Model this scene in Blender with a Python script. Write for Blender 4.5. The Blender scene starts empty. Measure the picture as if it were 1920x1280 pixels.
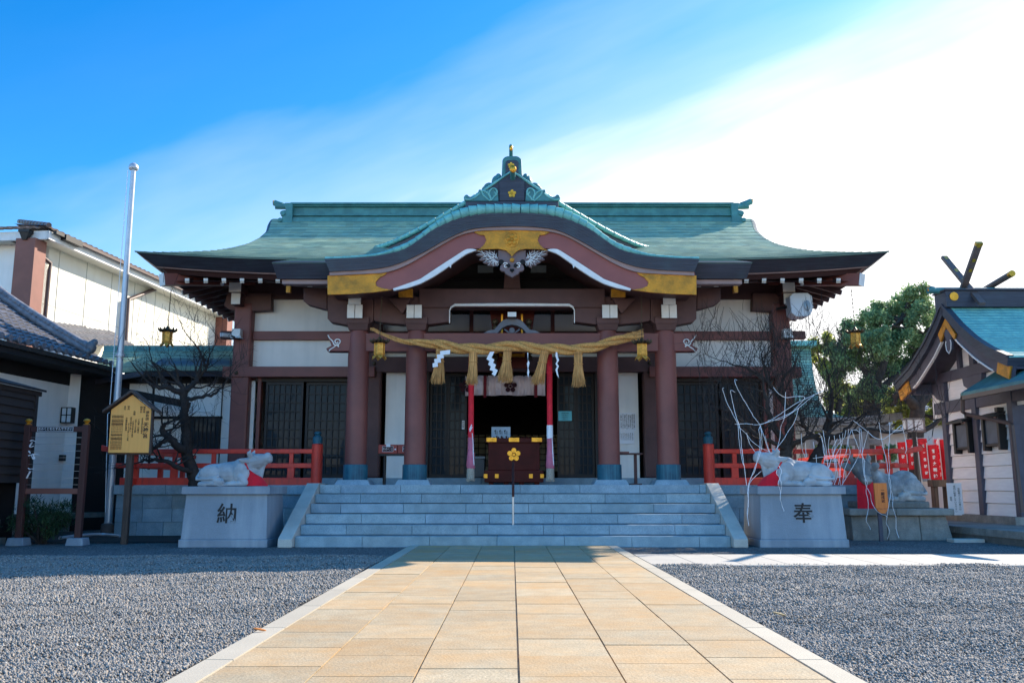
import bpy, bmesh, math, random
import numpy as np
from mathutils import Vector, Matrix, noise
random.seed(7)
R = math.radians
SC = bpy.context.scene
COL = SC.collection
# ------------------------------------------------------------------ camera
F = 1680.0; TILT = R(9.3); CT, ST = math.cos(TILT), math.sin(TILT); EYE = 1.0
cam_d = bpy.data.cameras.new('camera'); cam = bpy.data.objects.new('camera', cam_d); COL.objects.link(cam)
cam.location = (0, 0, EYE); cam.rotation_euler = (R(90) + TILT, 0, 0)
cam_d.sensor_width = 36; cam_d.lens = F / 1920 * 36; cam_d.clip_end = 3000; cam_d.clip_start = .05
SC.camera = cam
# ------------------------------------------------------------------ light
SUN = Vector((7.2, 6.75, 6.15)).normalized()
sun_el = math.asin(SUN.z); sun_az = math.atan2(SUN.x, SUN.y)
w = bpy.data.worlds.new('World'); SC.world = w; w.use_nodes = True
N = w.node_tree.nodes; L = w.node_tree.links; N.clear()
def wn(t, **k):
    n = N.new(t)
    for a, b in k.items(): setattr(n, a, b)
    return n
sky = wn('ShaderNodeTexSky', sky_type='NISHITA', sun_disc=False, sun_elevation=sun_el, sun_rotation=sun_az,
         air_density=1.0, dust_density=0.35, ozone_density=2.5)
tc = wn('ShaderNodeTexCoord')
hsv = wn('ShaderNodeHueSaturation'); hsv.inputs['Saturation'].default_value = 1.42; hsv.inputs['Value'].default_value = 1.0
L.new(sky.outputs[0], hsv.inputs['Color'])

def pixdir(px, py):
    u = (px - 960) / F; v = (640 - py) / F
    return Vector((u, CT - v * ST, ST + v * CT)).normalized()
# thin high cloud: a veil whose edge runs diagonally across the sky, thickest towards the sun
d1, d2 = pixdir(1000, 360), pixdir(1900, 20)
nrm = d1.cross(d2).normalized()
if nrm.dot(pixdir(1800, 500)) < 0: nrm = -nrm
dot = wn('ShaderNodeVectorMath', operation='DOT_PRODUCT'); L.new(tc.outputs['Generated'], dot.inputs[0]); dot.inputs[1].default_value = nrm
# streaky noise, stretched along the veil edge
ax = (d2 - d1).normalized(); bx_ = nrm; cx = ax.cross(bx_)
comb = wn('ShaderNodeCombineXYZ')
for i, (vec, s) in enumerate(((ax, 1.3), (bx_, 7.0), (cx, 3.0))):
    dd = wn('ShaderNodeVectorMath', operation='DOT_PRODUCT'); L.new(tc.outputs['Generated'], dd.inputs[0]); dd.inputs[1].default_value = vec * s
    L.new(dd.outputs['Value'], comb.inputs[i])
nz = wn('ShaderNodeTexNoise'); nz.inputs['Scale'].default_value = 1.0; nz.inputs['Detail'].default_value = 5; nz.inputs['Roughness'].default_value = .52
L.new(comb.outputs[0], nz.inputs['Vector'])
ma = wn('ShaderNodeMath', operation='MULTIPLY_ADD'); L.new(nz.outputs['Fac'], ma.inputs[0]); ma.inputs[1].default_value = .34; ma.inputs[2].default_value = -.17
ad = wn('ShaderNodeMath', operation='ADD'); L.new(dot.outputs['Value'], ad.inputs[0]); L.new(ma.outputs[0], ad.inputs[1])
rampw = wn('ShaderNodeValToRGB'); L.new(ad.outputs[0], rampw.inputs['Fac'])
mr = wn('ShaderNodeMapRange'); L.new(ad.outputs[0], mr.inputs['Value'])
mr.inputs['From Min'].default_value = -.42; mr.inputs['From Max'].default_value = .065
L.new(mr.outputs[0], rampw.inputs['Fac'])
er = rampw.color_ramp.elements
er[0].position = 0.0; er[0].color = (0, 0, 0, 1)
er[1].position = 1.0; er[1].color = (1, 1, 1, 1)
e = er.new(.46); e.color = (.03, .03, .03, 1)
e = er.new(.76); e.color = (.30, .30, .30, 1)
mixw = wn('ShaderNodeMix', data_type='RGBA'); L.new(rampw.outputs[0], mixw.inputs['Factor'])
tint = wn('ShaderNodeMix', data_type='RGBA', blend_type='MULTIPLY'); tint.inputs['Factor'].default_value = 1; L.new(hsv.outputs[0], tint.inputs[6]); tint.inputs[7].default_value = (.22, 1.17, 1.38, 1)
sxyz = wn('ShaderNodeSeparateXYZ'); L.new(tc.outputs['Generated'], sxyz.inputs[0])   # sky behind the camera brightened, added fill for the shaded facade
mrb = wn('ShaderNodeMapRange', interpolation_type='SMOOTHSTEP'); L.new(sxyz.outputs['Y'], mrb.inputs['Value']); mrb.inputs['From Min'].default_value = .72; mrb.inputs['From Max'].default_value = -.15
north = wn('ShaderNodeMix', data_type='RGBA', blend_type='MULTIPLY'); L.new(mrb.outputs[0], north.inputs['Factor']); L.new(tint.outputs[2], north.inputs[6]); north.inputs[7].default_value = (14.0, 2.1, 1.68, 1)
L.new(north.outputs[2], mixw.inputs[6]); mixw.inputs[7].default_value = (8.3, 8.3, 8.3, 1)
bg = wn('ShaderNodeBackground'); bg.inputs['Strength'].default_value = .085
L.new(mixw.outputs[2], bg.inputs['Color'])
wo = wn('ShaderNodeOutputWorld'); L.new(bg.outputs[0], wo.inputs['Surface'])
sd = bpy.data.lights.new('sun', 'SUN'); so = bpy.data.objects.new('sun', sd); COL.objects.link(so)
sd.energy = 4.7; sd.angle = R(.5); sd.color = (1, .885, .73)
so.rotation_euler = (-SUN).to_track_quat('-Z', 'Y').to_euler(); so.location = (20, 20, 30)
SC.view_settings.view_transform = 'Standard'; SC.view_settings.look = 'None'
SC.view_settings.exposure = 1.1; SC.view_settings.gamma = 1; SC.view_settings.use_curve_mapping = False
SC.cycles.use_denoising = True
SC.cycles.max_bounces = 6
# ------------------------------------------------------------------ helpers
def P(px, py, Y):
    u = (px - 960) / F; v = (640 - py) / F; t = Y / (CT - v * ST)
    return Vector((u * t, Y, EYE + t * (ST + v * CT)))
def PZ(px, py, Z):
    u = (px - 960) / F; v = (640 - py) / F; t = (Z - EYE) / (ST + v * CT)
    return Vector((u * t, t * (CT - v * ST), Z))
def PX(px, py, X):
    u = (px - 960) / F; v = (640 - py) / F; t = X / u
    return Vector((X, t * (CT - v * ST), EYE + t * (ST + v * CT)))
ORG = {}
class MB:
    def __init__(s): s.v = []; s.f = []
    def add(s, vs, fs):
        o = len(s.v); s.v += [tuple(v) for v in vs]; s.f += [tuple(i + o for i in f) for f in fs]; return s
    def box(s, x0, x1, y0, y1, z0, z1):
        return s.add([(x0,y0,z0),(x1,y0,z0),(x1,y1,z0),(x0,y1,z0),(x0,y0,z1),(x1,y0,z1),(x1,y1,z1),(x0,y1,z1)],
                     [(0,3,2,1),(4,5,6,7),(0,1,5,4),(1,2,6,5),(2,3,7,6),(3,0,4,7)])
    def frust(s, x0, x1, y0, y1, z0, z1, ix, iy):
        return s.add([(x0,y0,z0),(x1,y0,z0),(x1,y1,z0),(x0,y1,z0),(x0+ix,y0+iy,z1),(x1-ix,y0+iy,z1),(x1-ix,y1-iy,z1),(x0+ix,y1-iy,z1)],
                     [(0,3,2,1),(4,5,6,7),(0,1,5,4),(1,2,6,5),(2,3,7,6),(3,0,4,7)])
    def prism(s, poly, a0, a1, axis='y'):
        n = len(poly)
        def m(p, a): return (p[0], a, p[1]) if axis == 'y' else ((a, p[0], p[1]) if axis == 'x' else (p[0], p[1], a))
        return s.add([m(p, a0) for p in poly] + [m(p, a1) for p in poly],
                     [tuple(range(n)), tuple(range(2*n-1, n-1, -1))] + [(i, n+i, n+(i+1) % n, (i+1) % n) for i in range(n)])
    def band(s, top, bot, y0, y1, ybot=None):
        # strip between two polylines [(x,z)], extruded y0..y1
        n = len(top); yb = y0 if ybot is None else ybot
        vs = [(x, y0, z) for x, z in top] + [(x, yb, z) for x, z in bot] + [(x, y1, z) for x, z in top] + [(x, y1, z) for x, z in bot]
        fs = []
        for i in range(n-1):
            fs += [(i, i+1, n+i+1, n+i), (2*n+i, 3*n+i, 3*n+i+1, 2*n+i+1), (i, 2*n+i, 2*n+i+1, i+1), (n+i, n+i+1, 3*n+i+1, 3*n+i)]
        fs += [(0, n, 3*n, 2*n), (n-1, 3*n-1, 4*n-1, 2*n-1)]
        return s.add(vs, fs)
    def bar(s, p0, p1, wd, ht, up=(0, 0, 1)):
        p0 = Vector(p0); p1 = Vector(p1); d = (p1 - p0).normalized(); up = Vector(up)
        sx = d.cross(up)
        if sx.length < 1e-4: sx = d.cross(Vector((0, 1, 0)))
        sx.normalize(); u = sx.cross(d)
        vs = []
        for p in (p0, p1):
            for a, b in ((-1,-1),(1,-1),(1,1),(-1,1)): vs.append(p + sx*a*wd/2 + u*b*ht/2)
        return s.add(vs, [(0,1,2,3),(7,6,5,4),(0,4,5,1),(1,5,6,2),(2,6,7,3),(3,7,4,0)])
    def tube(s, pts, r, n=8, cap=True):
        pts = [Vector(p) for p in pts]; m = len(pts)
        rs = r if isinstance(r, (list, tuple)) else [r]*m
        vs = []; ref = None
        for i, p in enumerate(pts):
            d = (pts[min(i+1, m-1)] - pts[max(i-1, 0)])
            if d.length < 1e-9: d = Vector((0, 0, 1))
            d.normalize()
            if ref is None:
                ref = d.orthogonal().normalized()
            ref = (ref - d*ref.dot(d))
            if ref.length < 1e-6: ref = d.orthogonal()
            ref.normalize(); b = d.cross(ref)
            for k in range(n):
                a = 2*math.pi*k/n; vs.append(p + (ref*math.cos(a) + b*math.sin(a))*rs[i])
        fs = [(i*n+k, i*n+(k+1) % n, (i+1)*n+(k+1) % n, (i+1)*n+k) for i in range(m-1) for k in range(n)]
        if cap: fs += [tuple(range(n-1, -1, -1)), tuple(range((m-1)*n, m*n))]
        return s.add(vs, fs)
    def lathe(s, prof, c, n=20, a0=0):
        m = len(prof); vs = []
        for r, z in prof:
            for k in range(n):
                a = a0 + 2*math.pi*k/n; vs.append((c[0]+r*math.cos(a), c[1]+r*math.sin(a), c[2]+z))
        fs = [(i*n+k, i*n+(k+1) % n, (i+1)*n+(k+1) % n, (i+1)*n+k) for i in range(m-1) for k in range(n)]
        fs += [tuple(range(n-1, -1, -1)), tuple(range((m-1)*n, m*n))]
        return s.add(vs, fs)
    def ell(s, c, r, rot=None, nu=14, nv=9):
        vs = []; M = rot or Matrix.Identity(3)
        for j in range(nv+1):
            th = math.pi*j/nv
            for k in range(nu):
                a = 2*math.pi*k/nu
                vs.append(Vector(c) + M @ Vector((r[0]*math.sin(th)*math.cos(a), r[1]*math.sin(th)*math.sin(a), r[2]*math.cos(th))))
        return s.add(vs, [(j*nu+k, (j+1)*nu+k, (j+1)*nu+(k+1) % nu, j*nu+(k+1) % nu) for j in range(nv) for k in range(nu)])
    def disc_y(s, c, r, y0, y1, n=16):
        return s.prism([(c[0]+r*math.cos(2*math.pi*k/n), c[1]+r*math.sin(2*math.pi*k/n)) for k in range(n)], y0, y1)
    def build(s, name, mat, parent=None, smooth=None, bevel=0, org=None):
        o3 = Vector(org) if org is not None else (ORG.get(parent.name, Vector()) if parent else Vector())
        me = bpy.data.meshes.new(name)
        me.from_pydata([tuple(Vector(v) - o3) for v in s.v], [], s.f)
        bm = bmesh.new(); bm.from_mesh(me)
        bmesh.ops.remove_doubles(bm, verts=bm.verts, dist=1e-5)
        bmesh.ops.recalc_face_normals(bm, faces=bm.faces); bm.to_mesh(me); bm.free()
        me.materials.append(mat)
        if smooth is not None:
            me.polygons.foreach_set('use_smooth', [True]*len(me.polygons)); me.set_sharp_from_angle(angle=R(smooth))
        o = bpy.data.objects.new(name, me); COL.objects.link(o); ORG[o.name] = o3
        if parent: o.parent = parent
        elif org is not None: o.location = o3
        if bevel:
            b = o.modifiers.new('Bevel', 'BEVEL'); b.width = bevel; b.segments = 2; b.limit_method = 'ANGLE'; b.angle_limit = R(40)
        return o
def tag(o, label=None, cat=None, group=None, kind=None):
    if label: o['label'] = label
    if cat: o['category'] = cat
    if group: o['group'] = group
    if kind: o['kind'] = kind
    return o
def thing(name, label, cat, loc=(0, 0, 0), group=None):
    o = bpy.data.objects.new(name, None); COL.objects.link(o); o.location = loc; o.empty_display_size = .2
    ORG[o.name] = Vector(loc); return tag(o, label, cat, group)
def copy_tree(o, parent=None, depth=0):
    c = o.copy(); COL.objects.link(c); ORG[c.name] = ORG[o.name].copy()
    if parent: c.parent = parent
    for ch in list(o.children): copy_tree(ch, c, depth+1)
    return c
# ------------------------------------------------------------------ materials
def mat(name, col, rough=.7, metal=0, var=.12, vscale=3.0, bump=0, bscale=40, col2=None, spec=.4, mask=(.4, .65), detail=6, stretch=None, sheen=0):
    m = bpy.data.materials.new(name); m.use_nodes = True
    nt = m.node_tree; n = nt.nodes; l = nt.links; b = n['Principled BSDF']
    b.inputs['Roughness'].default_value = rough; b.inputs['Metallic'].default_value = metal
    b.inputs['Specular IOR Level'].default_value = spec
    if sheen: b.inputs['Sheen Weight'].default_value = sheen
    t = n.new('ShaderNodeTexCoord'); src = t.outputs['Object']
    if stretch:
        mp = n.new('ShaderNodeMapping'); mp.inputs['Scale'].default_value = stretch; l.new(src, mp.inputs['Vector']); src = mp.outputs[0]
    nz = n.new('ShaderNodeTexNoise'); nz.inputs['Scale'].default_value = vscale; nz.inputs['Detail'].default_value = detail; nz.inputs['Roughness'].default_value = .6
    l.new(src, nz.inputs['Vector'])
    rp = n.new('ShaderNodeValToRGB'); l.new(nz.outputs['Fac'], rp.inputs['Fac'])
    c2 = col2 or tuple(c*(1-var*1.6) for c in col)
    rp.color_ramp.elements[0].position = mask[0]; rp.color_ramp.elements[1].position = mask[1]
    rp.color_ramp.elements[0].color = (*c2, 1); rp.color_ramp.elements[1].color = (*col, 1)
    l.new(rp.outputs[0], b.inputs['Base Color'])
    if bump:
        n2 = n.new('ShaderNodeTexNoise'); n2.inputs['Scale'].default_value = bscale; n2.inputs['Detail'].default_value = 4
        l.new(src, n2.inputs['Vector'])
        bp = n.new('ShaderNodeBump'); bp.inputs['Strength'].default_value = bump; bp.inputs['Distance'].default_value = .02
        l.new(n2.outputs['Fac'], bp.inputs['Height']); l.new(bp.outputs[0], b.inputs['Normal'])
    return m
def speckle(m, scale=160, amt=.35, dark=.55):
    """granite speckle multiplied over the base colour"""
    nt = m.node_tree; n = nt.nodes; l = nt.links; b = n['Principled BSDF']
    src = b.inputs['Base Color'].links[0].from_socket
    t = n.new('ShaderNodeTexCoord'); nz = n.new('ShaderNodeTexNoise'); nz.inputs['Scale'].default_value = scale; nz.inputs['Detail'].default_value = 2
    l.new(t.outputs['Object'], nz.inputs['Vector'])
    rp = n.new('ShaderNodeValToRGB'); l.new(nz.outputs['Fac'], rp.inputs['Fac'])
    rp.color_ramp.elements[0].position = .38; rp.color_ramp.elements[0].color = (dark, dark, dark, 1)
    rp.color_ramp.elements[1].position = .6; rp.color_ramp.elements[1].color = (1.1, 1.1, 1.1, 1)
    mx = n.new('ShaderNodeMix'); mx.data_type = 'RGBA'; mx.blend_type = 'MULTIPLY'; mx.inputs['Factor'].default_value = amt
    l.new(src, mx.inputs[6]); l.new(rp.outputs[0], mx.inputs[7]); l.new(mx.outputs[2], b.inputs['Base Color'])
    return m
def streaks(m, sx=9, sz=.5, col=(.3, .3, .28), amt=.4):
    """vertical run-off stains with their own shape"""
    nt = m.node_tree; n = nt.nodes; l = nt.links; b = n['Principled BSDF']
    src = b.inputs['Base Color'].links[0].from_socket
    t = n.new('ShaderNodeTexCoord'); mp = n.new('ShaderNodeMapping'); mp.inputs['Scale'].default_value = (sx, sx, sz)
    l.new(t.outputs['Object'], mp.inputs['Vector'])
    nz = n.new('ShaderNodeTexNoise'); nz.inputs['Scale'].default_value = 1; nz.inputs['Detail'].default_value = 5
    l.new(mp.outputs[0], nz.inputs['Vector'])
    mr = n.new('ShaderNodeMapRange'); mr.inputs['From Min'].default_value = .48; mr.inputs['From Max'].default_value = .75; mr.inputs['To Max'].default_value = amt
    l.new(nz.outputs['Fac'], mr.inputs['Value'])
    mx = n.new('ShaderNodeMix'); mx.data_type = 'RGBA'; l.new(mr.outputs[0], mx.inputs['Factor'])
    l.new(src, mx.inputs[6]); mx.inputs[7].default_value = (*col, 1); l.new(mx.outputs[2], b.inputs['Base Color'])
    return m
def facecol(m, amt=1.0):
    """multiply base colour by the mesh attribute 'tone'"""
    nt = m.node_tree; n = nt.nodes; l = nt.links; b = n['Principled BSDF']
    src = b.inputs['Base Color'].links[0].from_socket
    a = n.new('ShaderNodeAttribute'); a.attribute_name = 'tone'
    mx = n.new('ShaderNodeMix'); mx.data_type = 'RGBA'; mx.blend_type = 'MULTIPLY'; mx.inputs['Factor'].default_value = amt
    l.new(src, mx.inputs[6]); l.new(a.outputs['Color'], mx.inputs[7]); l.new(mx.outputs[2], b.inputs['Base Color'])
    return m
def set_tone(o, fn):
    me = o.data; at = me.color_attributes.new('tone', 'FLOAT_COLOR', 'CORNER')
    for p in me.polygons:
        c = fn(p)
        for li in p.loop_indices: at.data[li].color = (*c, 1)
def islands_tone(o, lo=.8, hi=1.1, tint=None, rng=None):
    """one random tone for every connected island (slab, stone, leaf ...)"""
    rng = rng or random.Random(3); me = o.data; n = len(me.vertices); par = list(range(n))
    def find(a):
        while par[a] != a: par[a] = par[par[a]]; a = par[a]
        return a
    for e in me.edges:
        a, b = find(e.vertices[0]), find(e.vertices[1])
        if a != b: par[a] = b
    cs = {}
    def fn(p):
        k = find(p.vertices[0])
        if k not in cs:
            g = rng.uniform(lo, hi); cs[k] = (g, g, g) if not tint else tuple(g*t for t in rng.choice(tint))
        return cs[k]
    set_tone(o, fn)
M = {}
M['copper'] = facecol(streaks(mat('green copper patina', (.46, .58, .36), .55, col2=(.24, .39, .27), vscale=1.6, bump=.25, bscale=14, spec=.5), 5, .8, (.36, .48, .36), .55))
M['copper_bright'] = streaks(mat('turquoise copper patina', (.20, .52, .46), .5, col2=(.14, .40, .38), vscale=5, bump=.15, bscale=20), 14, 1.2, (.08, .26, .26), .5)
M['copper_deep'] = mat('deep green copper', (.07, .25, .25), .55, col2=(.045, .17, .18), vscale=4, bump=.2, bscale=18)
M['dark_copper'] = streaks(mat('dark brown copper eaves', (.048, .054, .078), .5, col2=(.032, .036, .052), vscale=3, stretch=(.5, .5, 10)), 3, 2, (.05, .085, .10), .45)
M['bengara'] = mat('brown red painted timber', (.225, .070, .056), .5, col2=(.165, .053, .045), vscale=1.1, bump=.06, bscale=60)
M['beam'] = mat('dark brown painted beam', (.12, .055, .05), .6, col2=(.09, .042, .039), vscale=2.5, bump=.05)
M['rafterwood'] = mat('dark brown rafters', (.075, .034, .034), .7, vscale=2.5)  # dark brown timber colour of rafters, soffits and wall beams
M['barge'] = mat('red brown bargeboard paint', (.31, .092, .078), .5, col2=(.26, .078, .068), vscale=1.5, bump=.04, bscale=30)
M['eavestrip'] = mat('pale purple eave strip', (.36, .24, .22), .6, vscale=2)
M['lattice'] = mat('black brown lattice wood', (.022, .017, .016), .55, vscale=6)
M['plaster'] = streaks(mat('white plaster', (.85, .83, .79), .9, var=.05, vscale=1.2, bump=.05, bscale=90), 5, .6, (.60, .62, .60), .35)
M['gofun'] = mat('white painted ends', (.80, .80, .78), .7, var=.06, vscale=7)
M['gold'] = mat('gilt brass', (.82, .39, .045), .34, metal=.8, col2=(.6, .28, .03), vscale=9, bump=.2, bscale=60)
M['goldplate'] = mat('worn gilt plate', (.66, .28, .022), .45, metal=.3, col2=(.30, .145, .018), vscale=5, bump=.7, bscale=26, mask=(.30, .62))
M['brass'] = mat('cast brass lantern', (.85, .46, .09), .45, metal=.5, col2=(.58, .29, .05), vscale=22, bump=.3, bscale=70)
M['bronze'] = mat('dark bronze', (.10, .075, .045), .5, metal=.5, vscale=9)
M['verm'] = streaks(mat('vermilion railing paint', (.82, .060, .034), .5, col2=(.66, .048, .03), vscale=3, bump=.05), 12, .9, (.30, .045, .04), .5)
M['shoe'] = streaks(mat('blue green copper shoe', (.018, .115, .165), .55, col2=(.010, .07, .11), vscale=4), 40, .6, (.05, .22, .27), .7)
M['granite'] = facecol(streaks(speckle(mat('pale granite steps', (.335, .43, .485), .8, col2=(.25, .34, .39), vscale=4, bump=.25, bscale=70), 90, .5), 3, 1.2, (.19, .25, .27), .5))
M['granite_lit'] = speckle(mat('sunlit cream granite', (.50, .49, .44), .8, var=.10, vscale=3, bump=.12, bscale=90), 120, .3)  # copy of the granite with the sunlit cream put into its colour
M['pedestal'] = streaks(speckle(mat('polished grey granite', (.235, .29, .345), .45, col2=(.185, .235, .285), vscale=1.2, bump=.05, bscale=120), 200, .45), 4, .5, (.36, .42, .47), .6)
M['oldstone'] = facecol(streaks(speckle(mat('weathered stone', (.29, .28, .25), .85, col2=(.20, .195, .175), vscale=4, bump=.35, bscale=30), 90, .45), 6, .8, (.12, .12, .11), .5))
M['whitestone'] = speckle(mat('white carved granite', (.45, .475, .49), .75, var=.2, vscale=3, bump=.1, bscale=120), 180, .25)
M['greystone'] = facecol(streaks(speckle(mat('grey carved granite', (.46, .44, .40), .8, col2=(.20, .20, .20), vscale=3.5, bump=.25, bscale=70), 120, .4), 6, 2, (.16, .17, .18), .5))
M['paving'] = None
M['ink'] = mat('black carved letters', (.012, .012, .014), .6)
M['redcloth'] = mat('bright red bib cloth', (.72, .004, .018), .85, col2=(.62, .004, .015), vscale=6, bump=.25, bscale=9, sheen=.15)
M['sash'] = mat('crimson bell sash', (.82, .022, .045), .75, var=.12, vscale=8, bump=.2, bscale=30)
M['pinkcloth'] = mat('faded pink knotted cloth', (.58, .16, .24), .85, vscale=9, bump=.4, bscale=24)
M['fringe'] = mat('cream netted fringe', (.52, .45, .36), .9, vscale=60, var=.3, bump=.6, bscale=90)
M['straw'] = facecol(mat('straw', (.68, .36, .125), .85, col2=(.46, .23, .075), vscale=30, stretch=(1, 1, .15), bump=.5, bscale=60))
M['ropestraw'] = mat('twisted rice straw', (.88, .47, .15), .85, col2=(.56, .28, .08), vscale=34, bump=1.0, bscale=90)
M['paper'] = mat('white folded paper', (.82, .83, .86), .8, var=.03)
M['curtain'] = mat('pale lilac curtain cloth', (.82, .70, .74), .9, var=.04, vscale=3, bump=.1, bscale=10)
M['crest'] = mat('dark maroon crest dye', (.05, .012, .02), .9)
M['tie'] = mat('maroon curtain tie', (.20, .015, .03), .8, vscale=12)
M['lacquer'] = mat('dark red lacquer', (.085, .010, .008), .5, col2=(.06, .008, .006), vscale=3, spec=.15)
M['steel'] = mat('brushed steel', (.55, .56, .58), .35, metal=.9, vscale=8)
M['alu'] = mat('painted silver pole', (.52, .54, .58), .35, metal=.35, var=.06, vscale=4)
M['black'] = mat('black metal', (.015, .015, .016), .5)
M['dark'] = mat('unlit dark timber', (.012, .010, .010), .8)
M['plastic'] = mat('pale grey plastic', (.62, .66, .70), .4, var=.05)
M['signwood'] = mat('ochre sign board', (.98, .45, .11), .7, col2=(.92, .41, .10), vscale=3, stretch=(6, 6, .4))
M['orangewood'] = mat('orange sign wood', (.88, .24, .05), .6, col2=(.78, .20, .04), vscale=4, stretch=(9, 9, .5))
M['darkpost'] = mat('weathered brown post', (.10, .065, .05), .75, col2=(.055, .038, .03), vscale=5, stretch=(8, 8, .6))
M['rackwood'] = mat('maroon stained timber', (.075, .026, .022), .6, vscale=5, stretch=(6, 6, .6))
M['tile'] = facecol(mat('dark grey roof tile', (.17, .165, .175), .42, col2=(.10, .10, .11), vscale=7, bump=.15, bscale=30))
M['browntile'] = facecol(mat('brown roof tile', (.16, .11, .09), .5, col2=(.11, .075, .062), vscale=7))
M['panel'] = streaks(mat('cream wall panels', (.74, .72, .62), .85, var=.05, vscale=1), 3, .5, (.60, .57, .46), .45)
M['siding'] = mat('white board siding', (.78, .78, .78), .7, col2=(.70, .70, .71), vscale=2.5, stretch=(1, 1, 8))
M['finial'] = mat('brown weathered finial', (.13, .095, .085), .6, vscale=6)
M['navywood'] = mat('dark purple brown frame', (.080, .078, .108), .6, vscale=4)
M['brownpillar'] = mat('terracotta brown pillar', (.24, .09, .066), .6, vscale=1.5)
M['planks'] = mat('black stained clapboard', (.030, .022, .020), .7, vscale=4, stretch=(1, 1, 9), bump=.1)
M['bark'] = mat('dark plum bark', (.050, .038, .032), .9, col2=(.028, .022, .02), vscale=14, bump=.8, bscale=40)
M['bark2'] = mat('camphor bark', (.075, .055, .042), .9, col2=(.04, .03, .025), vscale=8, bump=.8, bscale=24)
def leafmat(name, c, c2):
    m = facecol(mat(name, c, .55, col2=c2, vscale=.7, mask=(.4, .6)))
    b = m.node_tree.nodes['Principled BSDF']; b.inputs['Transmission Weight'].default_value = 0
    nt = m.node_tree; tr = nt.nodes.new('ShaderNodeBsdfTranslucent'); mx = nt.nodes.new('ShaderNodeMixShader'); mx.inputs[0].default_value = .4
    col = b.inputs['Base Color'].links[0].from_socket; nt.links.new(col, tr.inputs['Color'])
    out = nt.nodes['Material Output']; nt.links.new(b.outputs[0], mx.inputs[1]); nt.links.new(tr.outputs[0], mx.inputs[2]); nt.links.new(mx.outputs[0], out.inputs['Surface'])
    return m
M['leaf'] = leafmat('camphor leaves', (.27, .37, .16), (.15, .24, .11))
M['leafy'] = leafmat('yellow green leaves', (.46, .44, .09), (.28, .34, .09))
M['needle'] = leafmat('pine needles', (.06, .115, .045), (.03, .07, .03))
M['cord'] = mat('white cord', (.82, .82, .84), .7, var=.03)
M['banner'] = mat('red banner cloth', (.70, .015, .03), .8, vscale=4, bump=.2, bscale=8)
M['whitepaint'] = mat('white lettering', (.82, .82, .82), .7, var=.02)
M['torii'] = speckle(mat('grey granite torii', (.30, .29, .28), .85, col2=(.20, .195, .19), vscale=3, bump=.2, bscale=40), 70, .5)
M['housewall'] = mat('pale pink house wall', (.58, .50, .47), .85, var=.05, vscale=1)
M['corrug'] = mat('pale corrugated sheet', (.42, .47, .52), .5, vscale=2)
M['cyan'] = mat('pale blue notice card', (.13, .52, .62), .6, var=.03)
M['redbox'] = mat('red lacquered box', (.38, .055, .04), .5, vscale=5)
M['pipe'] = mat('brown downpipe', (.10, .062, .055), .45, vscale=4)
M['frost'] = mat('frosted lamp glass', (.66, .72, .76), .35, var=.03)
def glassmat(name, c=(.012, .016, .02)):
    m = mat(name, c, .04, spec=.06, var=.02); return m
M['glass'] = glassmat('dark window glass', (.035, .045, .055))
def text_obj(body, size, loc, m, parent=None, name='lettering', vertical=False, rotz=0, lean=0, spacing=1.0, extrude=.0015, facing='y', align='CENTER', bold=0):
    c = bpy.data.curves.new('t', 'FONT'); c.body = '\n'.join(body) if vertical else body
    c.size = size; c.align_x = align; c.align_y = 'CENTER'; c.extrude = extrude; c.space_line = spacing; c.offset = bold
    o = bpy.data.objects.new('t', c); COL.objects.link(o)
    dg = bpy.context.evaluated_depsgraph_get(); dg.update()
    me = bpy.data.meshes.new_from_object(o.evaluated_get(dg)); bpy.data.objects.remove(o); bpy.data.curves.remove(c)
    me.name = name; me.materials.clear(); me.materials.append(m)
    Rm = Matrix.Rotation(rotz, 4, 'Z') @ Matrix.Rotation(R(90) - lean, 4, 'X')
    me.transform(Matrix.Translation(Vector(loc) - (ORG.get(parent.name, Vector()) if parent else Vector())) @ Rm)
    ob = bpy.data.objects.new(name, me); COL.objects.link(ob)
    if parent: ob.parent = parent; ORG[ob.name] = ORG[parent.name]
    return ob
def lerp_pts(pts, n):
    """resample polyline (x,y) to n points, by x-length"""
    d = [0]
    for a, b in zip(pts, pts[1:]): d.append(d[-1] + math.hypot(b[0]-a[0], b[1]-a[1]))
    out = []
    for i in range(n):
        t = d[-1]*i/(n-1); k = 0
        while k < len(d)-2 and d[k+1] < t: k += 1
        f = (t-d[k])/max(1e-9, d[k+1]-d[k]); out.append((pts[k][0]+(pts[k+1][0]-pts[k][0])*f, pts[k][1]+(pts[k+1][1]-pts[k][1])*f))
    return out
def catmull(pts, sub=6):
    pts = [Vector(p) for p in pts]; out = []
    for i in range(len(pts)-1):
        p0 = pts[max(i-1, 0)]; p1 = pts[i]; p2 = pts[i+1]; p3 = pts[min(i+2, len(pts)-1)]
        for k in range(sub):
            t = k/sub; out.append(.5*((2*p1)+(p2-p0)*t+(2*p0-5*p1+4*p2-p3)*t*t+(3*p1-p0-3*p2+p3)*t**3))
    out.append(pts[-1]); return out
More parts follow.
